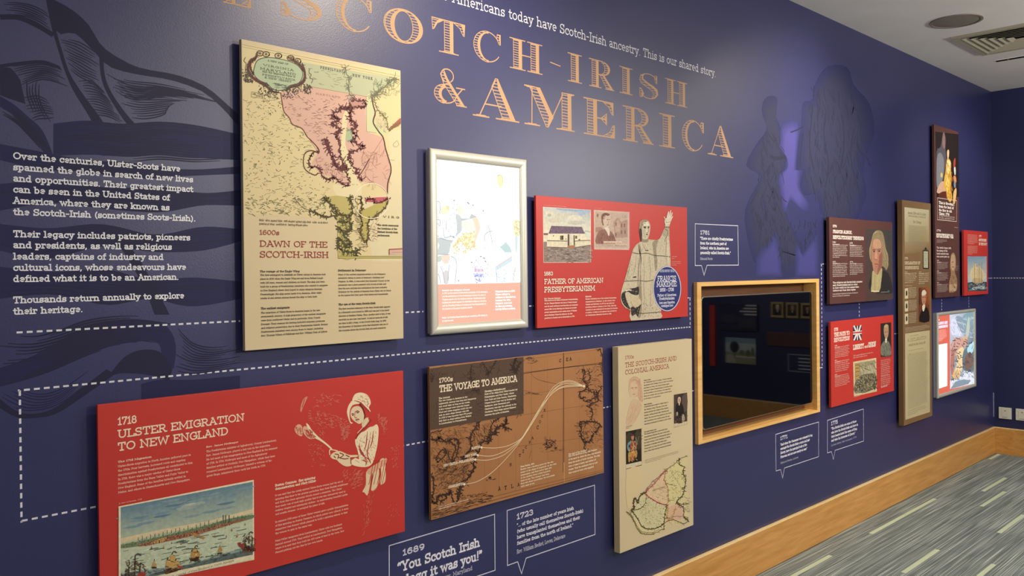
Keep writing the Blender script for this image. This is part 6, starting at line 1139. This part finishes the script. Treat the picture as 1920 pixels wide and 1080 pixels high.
k.text('1776', 748, 480, 460, 775, PT, .24); k.text('DECLARATION OF', 748, 522, 496, 878, PT, .22); k.text('INDEPENDENCE', 750, 562, 536, 866, PT, .22)
k.greek(748, 590, 604, 2, 800, PT, .5, 1, True); k.greek(748, 602, 678, 6, 850, PT, .5, .7); k.greek(866, 590, 604, 2, 915, PT, .5, 1, True); k.greek(866, 602, 686, 6, 955, PT, .5, .6); k.greek(748, 705, 716, 1, 815, PT, .5, 1)
for y_ in (720, 828, 935): k.poly([(748, y_+5), (777, y_), (777, y_+88), (748, y_+92)], 'c9bf9e'); k.poly([(757, y_+30), (768, y_+24), (770, y_+60), (758, y_+64)], '3f3a2c', 2); k.greek(784, y_+4, y_+82, 7, 850, PT, .5, .9)
k.poly([(866, 718), (956, 712), (956, 1003), (866, 1006)], '6e3a24'); k.grad([(866, 718), (956, 712), (956, 860), (866, 860)], ['5c3020', 'a0582e', '8c4a28', '4a281c']); k.poly([(872, 1004), (880, 930), (900, 900), (930, 880), (950, 920), (954, 1002)], '1f1714', 2); k.poly([(892, 770), (903, 745), (920, 745), (928, 775), (926, 830), (912, 868), (896, 850), (890, 810)], 'b08060', 3); k.poly([(890, 770), (898, 742), (918, 738), (930, 765), (915, 780), (895, 785)], 'cfc6b2', 3); k.poly([(895, 870), (920, 860), (912, 910), (900, 915)], 'd8cdb4', 2); k.line([(897, 800), (906, 798)], .006, '5a3426'); k.line([(914, 797), (923, 798)], .006, '5a3426'); k.line([(902, 838), (916, 838)], .004, '8a4434')
k.flush('panel_print', PAINTINK, tall)
k.fr(1530, 560, 4.152); k.greek(692, 232, 262, 4, 885, PT, .4, .8); k.poly([(692, 272), (884, 246), (886, 882), (694, 944)], 'bdb08a')
k.text('A DECLARATION', 712, 338, 312, 862, '857a58', .14); k.greek(730, 295, 305, 1, 830, '857a58', .6, .7); k.greek(720, 372, 390, 1, 862, '857a58', .9, 1); k.greek(715, 410, 420, 1, 865, '8a7f5e', .5, .8); k.greek(712, 440, 860, 46, 868, '94896a', .42, .6, ragged=.08); k.greek(715, 880, 910, 3, 860, '94896a', .4, .6); k.line([(725, 425), (735, 440)], .004, '857a58'); k.flush('declaration_print', INK, tall)

# ---------------------------------------------------------------- tallest dark board with golden figure
k = ink(goldB, 1.4e-5); k.fr(1740, 225, 5.54); 
k.poly([(75, 120), (320, 150), (322, 800), (90, 800)], '231a18'); k.poly([(88, 330), (130, 280), (150, 160), (165, 120), (185, 200), (180, 300), (190, 400), (170, 560), (150, 620), (95, 640)], '55525c', 3); k.poly([(92, 400), (130, 340), (165, 420), (160, 560), (140, 660), (92, 700)], '7c8088', 3); k.poly([(152, 170), (165, 128), (178, 200), (172, 300), (150, 260)], '8a6c6c', 3)
k.poly([(95, 720), (130, 650), (165, 640), (180, 700), (175, 760), (100, 760)], 'c9a58c', 3); k.ell(140, 572, 12, 26, 'd2b878'); k.poly([(120, 760), (180, 740), (195, 800), (110, 800)], '5c2c20', 2)
k.poly([(190, 440), (200, 400), (225, 410), (240, 450), (238, 520), (245, 600), (240, 700), (250, 800), (235, 850), (215, 840), (195, 800), (188, 740), (165, 700), (165, 620), (180, 540)], 'd2a446', 3); k.poly([(195, 450), (208, 415), (232, 440), (225, 520), (205, 560)], 'f0dca0', 3); k.poly([(180, 620), (200, 560), (222, 600), (215, 720), (195, 740)], 'eec768', 3); k.poly([(200, 740), (215, 700), (235, 760), (240, 840), (215, 820)], 'e0b04a', 3)
k.poly([(198, 330), (208, 308), (218, 320), (216, 380), (208, 405), (200, 385)], 'e8c8a0', 3); k.poly([(262, 460), (270, 410), (285, 400), (282, 480), (268, 500)], 'a8443a', 3); k.poly([(268, 500), (285, 490), (288, 560), (275, 570)], 'c9ccd2', 2); k.poly([(262, 590), (285, 580), (295, 640), (275, 660)], 'd08a5c', 2); k.poly([(268, 640), (285, 640), (288, 700), (270, 700)], '7c8094', 2)
k.poly([(262, 760), (290, 705), (295, 760), (280, 860), (262, 870)], 'dcb478', 3); k.line([(222, 570), (245, 610), (240, 640)], .01, 'b07838'); k.scrib([(180, 430), (245, 430), (245, 800), (190, 800)], 40, 40, .007, 'a06f26', 1.4, .4)
k.flush('golden_figure_picture', PAINTINK, gold)
k.line([(98, 808), (298, 838), (296, 1055), (97, 1035)], .004, 'd0c2b4', closed=True)
k.para(['This is Greeting...', 'from the land of', 'the free to old', 'Ulster, 1776'], 112, 870, 985, 275, 'e8e0d8', .26, .75); k.greek(112, 1000, 1040, 3, 285, 'c8b8ac', .5, .8)
k.fr(1730, 220, 3.0); k.greek(178, 620, 628, 1, 198, 'c8b8ac', .4, 1); k.text('1776', 78, 642, 630, 102, 'd8cabe', .26); k.text('REVOLUTIONARY WAR', 77, 676, 652, 172, 'e0d4c8', .24); k.greek(78, 690, 704, 3, 138, 'b8a498', .5, .6)
k.para(['The battle began with', 'the rising of the', 'back country men', 'who never gave up'], 78, 738, 788, 160, 'd8c8bc', .24, .65)
for a_, b_, x_, n_ in ((808, 854, 145, 6), (868, 918, 145, 6), (934, 984, 145, 7)): k.greek(80, a_, a_+10, 2, 106, 'd8c8bc', .5, 1, True); k.greek(80, a_+10, b_, n_, x_, 'b8a498', .5, .8)
k.greek(185, 840, 862, 3, 202, 'a89488', .4, .8); k.flush('lettering', INK, gold)
k.poly([(155, 800), (160, 770), (175, 762), (185, 790), (186, 840), (180, 870), (190, 900), (194, 940), (188, 975), (150, 985), (148, 930), (158, 880), (152, 840)], '9a7a5c', 3); k.poly([(158, 800), (166, 772), (180, 780), (182, 830), (172, 862), (160, 850)], 'b8987a', 3); k.line([(163, 815), (170, 813)], .006, '5a4030'); k.line([(165, 842), (176, 842)], .005, '6a4a38'); k.poly([(150, 940), (192, 935), (188, 975), (150, 985)], 'b59a7c'); k.scrib([(155, 880), (190, 890), (190, 970), (152, 980)], 30, 20, .006, '75573e', 1.3, .5)
k.flush('bust_picture', PAINTINK, gold)

# ---------------------------------------------------------------- small red ship board
k = ink(shipB, 1.4e-5); k.fr(1730, 220, 3.0)
k.poly([(252, 782), (360, 782), (360, 976), (254, 978)], 'b9c4cc'); k.grad([(252, 782), (360, 782), (360, 900), (253, 905)], ['6f90ac', '86a2b8', 'c9c8b8', 'c4c2b0']); k.poly([(253, 930), (300, 922), (360, 926), (360, 976), (254, 978)], '3a4c56', 1); k.poly([(270, 860), (300, 840), (340, 860), (350, 910), (280, 915)], 'd2c8ac', 3)
k.poly([(278, 930), (300, 940), (330, 938), (346, 925), (338, 950), (290, 955)], '5a4438'); k.poly([(280, 870), (290, 820), (300, 830), (302, 870), (300, 905), (276, 905)], 'd6c394', 3); k.poly([(306, 850), (322, 835), (332, 870), (335, 910), (308, 912)], 'd0bc90', 3); k.poly([(284, 905), (334, 908), (336, 932), (284, 930)], 'c2ac80', 2)
for x_ in (292, 318, 332): k.line([(x_, 935), (x_, 815)], .006, '5c4a38')
k.scrib([(256, 935), (358, 930), (358, 972), (256, 974)], 60, 12, .006, '7c9098', 0, .3); k.scrib([(270, 950), (350, 946), (350, 966), (270, 970)], 30, 8, .006, 'c2cccc', 0, .3); k.flush('ship_painting', PAINTINK, ship)
k.text('1777', 316, 674, 662, 330, PF, .26); k.text('SCOTCH-IRISH', 316, 697, 682, 358, PF, .24); k.text('IN THE NAVY', 316, 719, 704, 362, PF, .24); k.flush('heading', INK, ship)
k.greek(252, 662, 712, 8, 310, 'dca89c', .5, .7); k.greek(252, 726, 770, 7, 312, 'dca89c', .5, .5); k.flush('body_text', INK, ship)

# ---------------------------------------------------------------- light box pictures
k = ink(lb1B, m=.0); x0, x1, z0, z1, t_ = lb1B
def rgb(c, f=1.0): return tuple(v*f for v in hx(c))
zs = (P(812, 533, t_)[1]+P(982, 530, t_)[1])/2
k.up(); k.raw([(x0, zs), (x1, zs), (x1, z1), (x0, z1)], (1.4, 1.42, 1.4)); k.up(); k.raw([(x0, z0), (x1, z0), (x1, zs), (x0, zs)], rgb('ffb89e', .86)); 
k.fr(790, 360, 6.0); W8 = (1.35, 1.37, 1.36)
def lp(pts, c, sm=3): k.poly(pts, rgb(c, .92), sm)
def ll(pts, w_, c): k.line(pts, w_, rgb(c, .88), 4)
k.fr(780, 260, 5.4); lp([(170, 170), (420, 200), (360, 225), (200, 235)], 'fffff0'); lp([(825, 375), (850, 365), (880, 400), (880, 470), (850, 500), (825, 440)], 'fbfbb0'); ll([(820, 380), (855, 368), (880, 400), (876, 440)], .003, 'c8c890')
k.scrib([(740, 260), (930, 270), (950, 390), (740, 370)], 30, 9, .0018, rgb('eef0ea'), 1, 1.5)
k.fr(790, 360, 6.0)
lp([(220, 180), (290, 150), (320, 200), (280, 250), (225, 240)], 'fdf0cc'); lp([(285, 155), (315, 160), (310, 200), (285, 190)], 'f8dcae'); lp([(400, 170), (460, 165), (480, 230), (440, 260), (395, 220)], 'fbf6dc')
lp([(385, 245), (440, 270), (455, 330), (455, 430), (420, 470), (360, 540), (340, 580), (280, 560), (300, 540), (350, 545), (380, 500), (400, 440), (395, 340)], 'c9d0d0', 2); lp([(440, 300), (540, 295), (560, 245), (620, 275), (615, 300), (560, 300), (450, 328)], 'bcc6c4', 1)
lp([(575, 300), (630, 290), (660, 380), (655, 440), (620, 520), (600, 600), (625, 650), (600, 640), (560, 600), (600, 500), (610, 420), (590, 350)], 'ffdcc0'); lp([(455, 340), (530, 315), (580, 320), (600, 380), (560, 430), (470, 420)], 'fbf1e4')
lp([(165, 520), (210, 515), (255, 520), (330, 570), (320, 640), (300, 700), (180, 695), (200, 600)], 'c6d0cf', 2); lp([(150, 560), (180, 560), (180, 620), (150, 620)], 'dce8f4'); lp([(215, 715), (320, 715), (300, 800), (250, 800)], 'f8dccb', 2); lp([(165, 730), (225, 720), (222, 780), (170, 785)], 'c9d4c6', 2); lp([(245, 900), (305, 890), (300, 1030), (260, 1030)], 'ddd8d6', 2)
lp([(480, 480), (560, 440), (600, 470), (590, 560), (540, 640), (480, 600), (440, 560), (360, 640), (340, 700), (335, 640), (380, 570), (430, 500)], 'fbf3cc'); lp([(880, 620), (920, 590), (950, 560), (1000, 620), (1020, 680), (940, 680)], 'bcd8d6', 1); lp([(830, 850), (900, 810), (1020, 720), (1020, 780), (900, 850), (850, 880), (840, 960)], 'cfe4ee', 1); ll([(835, 845), (920, 790), (1020, 725)], .004, 'f4cfc8')
lp([(590, 840), (640, 865), (690, 860), (700, 900), (590, 900)], 'f3d6dc', 1); lp([(585, 915), (700, 915), (705, 950), (590, 955)], 'd4d8f4', 0); lp([(1030, 320), (1080, 310), (1115, 370), (1110, 480), (1060, 500), (1030, 420)], 'f8efcc'); lp([(1055, 500), (1085, 510), (1075, 680), (1055, 640)], 'cfe2e2'); lp([(1110, 440), (1140, 430), (1140, 520), (1110, 510)], 'd4f2dc')
for A in ([(165, 105), (200, 110), (212, 170), (205, 240)], [(160, 740), (165, 860), (205, 960), (212, 1035)], [(330, 720), (385, 760), (395, 860), (375, 1030)], [(215, 840), (240, 900), (262, 1030)], [(315, 820), (305, 900), (300, 1000)], [(170, 310), (210, 320), (205, 380), (175, 340)], [(275, 320), (280, 420)], [(845, 900), (850, 1000)], [(1030, 1010), (1045, 900), (1060, 850)], [(715, 560), (710, 490), (750, 450), (800, 440)], [(750, 370), (780, 480), (800, 590)], [(205, 515), (280, 540), (350, 550)], [(180, 700), (320, 705)], [(150, 410), (170, 470), (200, 510)], [(250, 400), (260, 510), (330, 500), (370, 500)]): ll(A, .0035, 'b4bcc4')
k.scrib([(430, 470), (610, 420), (600, 600), (500, 690), (340, 690), (360, 590)], 90, 24, .004, rgb('e6cf84', .9), .5, .9, .6); k.scrib([(1035, 320), (1110, 330), (1100, 490), (1040, 480)], 40, 18, .003, rgb('d8c878', .9), .4, .8, .5); k.scrib([(160, 120), (400, 130), (400, 520), (160, 500)], 50, 16, .003, rgb('b8bec8', .9), 1, 1.2, .4); k.scrib([(560, 760), (760, 740), (730, 1010), (600, 1010)], 40, 16, .003, rgb('a8b0e0', .9), .4, 1.4, .4); k.scrib([(670, 440), (830, 440), (800, 640), (680, 640)], 30, 24, .003, rgb('d4dcf0', .9), 1.2, .7, .4); k.scrib([(830, 840), (960, 840), (950, 1010), (850, 1010)], 40, 20, .003, rgb('b8d0e8', .9), 1.2, 1); k.scrib([(1000, 740), (1130, 740), (1130, 1010), (1020, 1010)], 30, 18, .003, rgb('c8e0d0', .9), 1.2, 1)
for x_, y_ in ((367, 96), (522, 120), (532, 130), (580, 148), (695, 212), (360, 510), (418, 998), (668, 725), (700, 742), (720, 780), (565, 790)): k.ell(x_, y_, 10, 9, rgb('98a2a8', .9))
k.scrib([(590, 975), (660, 975), (650, 1020), (600, 1020)], 12, 18, .004, rgb('9aa4e0', .9), 0, .3); k.scrib([(600, 925), (700, 925), (700, 950), (600, 950)], 14, 16, .004, rgb('8a94e0', .9), 1.5, .2)
k.flush('backlit_picture', GLOW, lb1)
k.fr(780, 440, 5.4); WL = (1.3, 1.3, 1.3)
k.para(['Toward the Religious Liberty', ' '], 262, 572, 592, 542, WL, .24, .7)
k.para(['In 1787, as the result of Presbyterian persuasion of the Revolution', 'and the guiding hand of the revolutionary leaders, the state of', 'Virginia passed a law for religious freedom. Presbyterians and', 'Baptists had united against the established religion in the state,', 'and the Founding Fathers of America had this first principle in', 'the creation of the great American charter.'], 264, 602, 760, 725, rgb('ffe4da', 1.2), .2, .55)
k.para(['Picture: the Founding Fathers discuss the new constitution, 1787. Painting by', 'an unknown artist.'], 264, 850, 882, 720, rgb('ffe4da', 1.2), .2, .55)
k.para(['Whereas from a 1690', 'Ulster officer to', 'soldiers in Revolution,', 'bearing the title', 'Patriots, were not', 'in this generation,', 'but by fellow settlers.'], 803, 585, 765, 1010, WL, .24, .62)
k.flush('backlit_lettering', GLOW, lb1)

k = ink(lb2B, 1.4e-5, m=0); x0, x1, z0, z1, t_ = lb2B
k.up(); k.raw([(x0, z0), (x1, z0), (x1, z1), (x0, z1)], rgb('f0684e', .8)); k.fr(1740, 560, 4.5)
k.poly([(182, 120), (396, 95), (396, 715), (186, 765)], rgb('a9b8c8', .75)); k.grad([(182, 120), (396, 95), (396, 400), (184, 420)], [rgb('d8dcf0', .9), rgb('8fb4c0', .7), rgb('7c94a0', .6), rgb('c8c4cc', .8)])
lp([(190, 200), (230, 150), (270, 180), (280, 260), (300, 320), (260, 340), (200, 300)], 'e4e2f6'); lp([(300, 140), (380, 110), (395, 200), (340, 230), (300, 200)], '7ea2ac'); lp([(330, 200), (345, 150), (352, 240), (338, 320), (320, 330)], 'c4ccb8'); lp([(230, 160), (290, 160), (320, 260), (290, 300)], '8c9eae')
lp([(190, 420), (230, 330), (300, 320), (330, 330), (320, 400), (250, 440), (200, 560)], 'd8a090'); lp([(300, 330), (325, 310), (332, 350), (312, 375)], 'e8b080'); lp([(240, 460), (280, 410), (305, 440), (295, 560), (270, 640), (230, 680), (205, 660), (240, 560)], 'f4d4a0'); lp([(300, 440), (390, 400), (396, 600), (300, 600)], '64747c'); lp([(330, 420), (385, 360), (396, 420), (350, 470)], 'b8e4f0'); lp([(310, 500), (360, 450), (380, 560), (320, 600)], '7c5c4c')
lp([(185, 690), (250, 680), (300, 610), (396, 620), (396, 715), (186, 765)], 'e8ecf8', 1); lp([(186, 765), (230, 700), (300, 680), (360, 690), (340, 720)], '8496a4', 1); lp([(200, 640), (250, 600), (270, 660), (220, 685)], 'e8b878'); lp([(200, 420), (225, 470), (210, 640), (190, 600)], 'b87464')
k.scrib([(190, 330), (396, 320), (396, 640), (190, 680)], 120, 26, .006, rgb('54505a', .6), 1.1, 1, .5); k.scrib([(190, 130), (396, 110), (396, 320), (190, 330)], 50, 40, .008, rgb('c4d4e4', .8), 1.1, .8, .5); k.scrib([(200, 640), (396, 600), (396, 700), (200, 750)], 60, 20, .006, rgb('90a4b8', .8), .6, .8, .5)
k.poly([(70, 392), (162, 376), (162, 735), (72, 765)], (1.2, 1.36, 1.3)); k.flush('backlit_picture', GLOW, lb2)
k.text('1776', 72, 190, 176, 98, (1.1, .9, 1), .26); k.text('RELIGION AND', 72, 224, 200, 166, (1.1, .9, 1.15), .26); k.text('INDEPENDENCE', 74, 254, 232, 166, (1.1, .9, 1.15), .26); k.greek(70, 275, 345, 9, 160, rgb('ffc0b4', 1), .5, .9); k.greek(72, 352, 364, 2, 130, rgb('ffc0b4', 1), .5, .9); k.flush('backlit_lettering', GLOW, lb2)
# ================================================================== things on the end wall that show as reflections in the black screen
def RX(px, py):                 # picture point seen in the screen glass -> point on the end wall
    y, z = PX(px, py); return 2*D-y, z
FRG = mat('gilt_frame', 'a08a5c', .4, .4, .3)
def eboard(name, ya, yb, z0, z1, m, label, cat, t=.018, group=None):
    e = empty(name, (XC, (ya+yb)/2, z0), label, cat, group); h = abs(ya-yb)/2
    bevel(meshobj('board', *boxgeo(-t, -.0006, -h, h, 0, z1-z0), m, e), .0008); return e, h, z1-z0
def eink(t): q = Ink(t, end=True, step=1e-5); return q
def eface(e, h, H, t, fn, name, m=INK, mirror=False):
    """fn draws with u (0..1 along the wall, left to right as one faces it) and v (0..1 up)"""
    V, Fc, Cc = [], [], []; st = [0]
    def add(pts, c):
        st[0] += 1; n = len(V); V.extend([(-t-.0002-st[0]*2e-5, h-2*h*u, v*H) for u, v in pts]); Fc.append(list(range(n, n+len(pts)))); Cc.extend([C_(c)]*len(pts))
    fn(add)
    if mirror: V = [(x, -y, z) for x, y, z in V]
    return meshobj(name, V, Fc, m, e, None, Cc)
def rct(a, b, c, d): return [(a, b), (c, b), (c, d), (a, d)]
def ellp(cx, cy_, rx, ry, n=16): return [(cx+rx*math.cos(2*math.pi*i/n), cy_+ry*math.sin(2*math.pi*i/n)) for i in range(n)]
CAN = mat('dark_canvas', '241d18', .5, .3)
for i, (a, b_, who) in enumerate((((1447, 566), (1471, 596), 'white-haired sitter'), ((1475, 567), (1499, 597), 'grey-bearded sitter'), ((1503, 568), (1527, 598), 'dark-coated sitter'))):
    y0, z1 = RX(*a); y1, z0 = RX(*b_); e = empty('framed_portrait', (XC, (y0+y1)/2, z0), ('left-hand', 'middle', 'right-hand')[i]+' of three framed portraits reflected in the black screen', 'framed portrait', 'framed portraits in a row on the end wall')
    h = abs(y1-y0)/2; H = z1-z0; fw = .022
    meshobj('canvas', *boxgeo(-.012, -.0006, -h+fw, h-fw, fw, H-fw), CAN, e)
    for s_, bb in enumerate(((-h, h, H-fw, H), (-h, h, 0, fw), (-h, -h+fw, fw, H-fw), (h-fw, h, fw, H-fw))): bevel(meshobj('frame_bar', *boxgeo(-.022, -.0006, *bb), FRG, e), .003)
    def face(add, i=i):
        add(rct(.14, .12, .86, .88), '2c241c'); add([(.2, .12), (.24, .36), (.4, .46), (.6, .46), (.76, .36), (.8, .12)], '15110e'); add(ellp(.5, .64, .13, .16), ('c9a88c', 'b08c70', 'a88468')[i])
        add([(.37, .68), (.4, .82), (.5, .86), (.6, .82), (.63, .68), (.6, .74), (.4, .74)], ('d8d2c4', '9a9488', '4a3a2c')[i]); add(ellp(.45, .66, .015, .012, 8), '2a1c14'); add(ellp(.55, .66, .015, .012, 8), '2a1c14'); add([(.49, .65), (.51, .65), (.52, .59), (.48, .59)], '9c7860'); add(rct(.45, .54, .55, .555), '7c4438'); add([(.45, .47), (.55, .47), (.52, .34), (.48, .34)], 'ddd5c4')
    eface(e, h, H, .012, face, 'painted_sitter')
y0, z1 = RX(1362, 632); y1, z0 = RX(1419, 684)
e, h, H = eboard('landscape_picture', y0, y1, z0, z1, CAN, 'small landscape picture with a round dark tree, reflected in the black screen', 'picture')
def land(add):
    add(rct(0, 0, 1, 1), '7f97a4'); add(rct(0, .45, 1, .8), 'a9b6b4'); add(rct(0, 0, 1, .42), '8a8a70'); add(rct(.0, .25, 1, .3), 'c4c0ac'); add([(.0, .3), (.18, .35), (.3, .3), (.36, 0), (0, 0)], 'a8a494')
    add(ellp(.3, .64, .16, .22), '20222c'); add(rct(.29, .2, .32, .5), '2c2620'); add(ellp(.55, .44, .09, .1), '6c6c4a'); add(ellp(.75, .42, .08, .14), '5f6244'); add(rct(.88, .3, .9, .7), '4a4c3c'); add(ellp(.9, .5, .05, .16), '545a3e')
eface(e, h, H, .018, land, 'landscape_print', INK, True)
DK2 = noisy(mat('dark_blue_board', '23233a', .4, .4), 2, '202036', '2a2a44', 2)
y0, z1 = RX(1350, 569); y1, z0 = RX(1422, 622)
e, h, H = eboard('text_board', y0, y1, z0, z1, DK2, 'dark board with white heading lines, reflected upper left in the screen', 'display board')
def dk(add):
    for i, (a, b_) in enumerate(((.7, .98), (.64, .98), (.55, .98), (.66, .98))): add(rct(a, .93-i*.11, b_, .97-i*.11), 'd0d0d4')
    add(rct(.05, .3, .45, .62), '3c3c50'); add(rct(.5, .1, .95, .5), '3a3a4c'); add(rct(.05, .05, .45, .25), '34344a')
eface(e, h, H, .018, dk, 'panel_print', INK, True)
y0, z1 = RX(1332, 572); y1, z0 = RX(1343, 686)
e, h, H = eboard('red_board', y0, y1, z0, z1, REDM, 'narrow red board reflected at the left edge of the black screen', 'display board')
y0, z1 = RX(1440, 622); y1, z0 = RX(1524, 652)
e, h, H = eboard('maroon_board', y0, y1, z0, z1, DKBR, 'long maroon board reflected beneath the three framed portraits', 'display board')
e = empty('speech_bubble', (XC, .5, .5), 'faint outlined speech bubble reflected low at the right of the black screen', 'speech bubble', 'outlined white quotations on the navy wall')
y0, z1 = RX(1478, 664); y1, z0 = RX(1560, 702); V, Fc = [], []
q = Ink(0, end=True, step=4e-6, base=.0004); q.wribbon([(y0, z0), (y1, z0), (y1, z1), (y0, z1)], .004, 'd0d2e0', 0, True, True); q.flush('outline', VINYL, e)
for i, a in enumerate((.72, .55, .42, .3)): 
    zz = z1-.035-i*.034; q.wribbon([(y0+(y1-y0)*.25, zz), (y0+(y1-y0)*(.95-.07*(i % 2)), zz)], .010, 'c0c2d0')
    q.flush('text_line', VINYL, e)
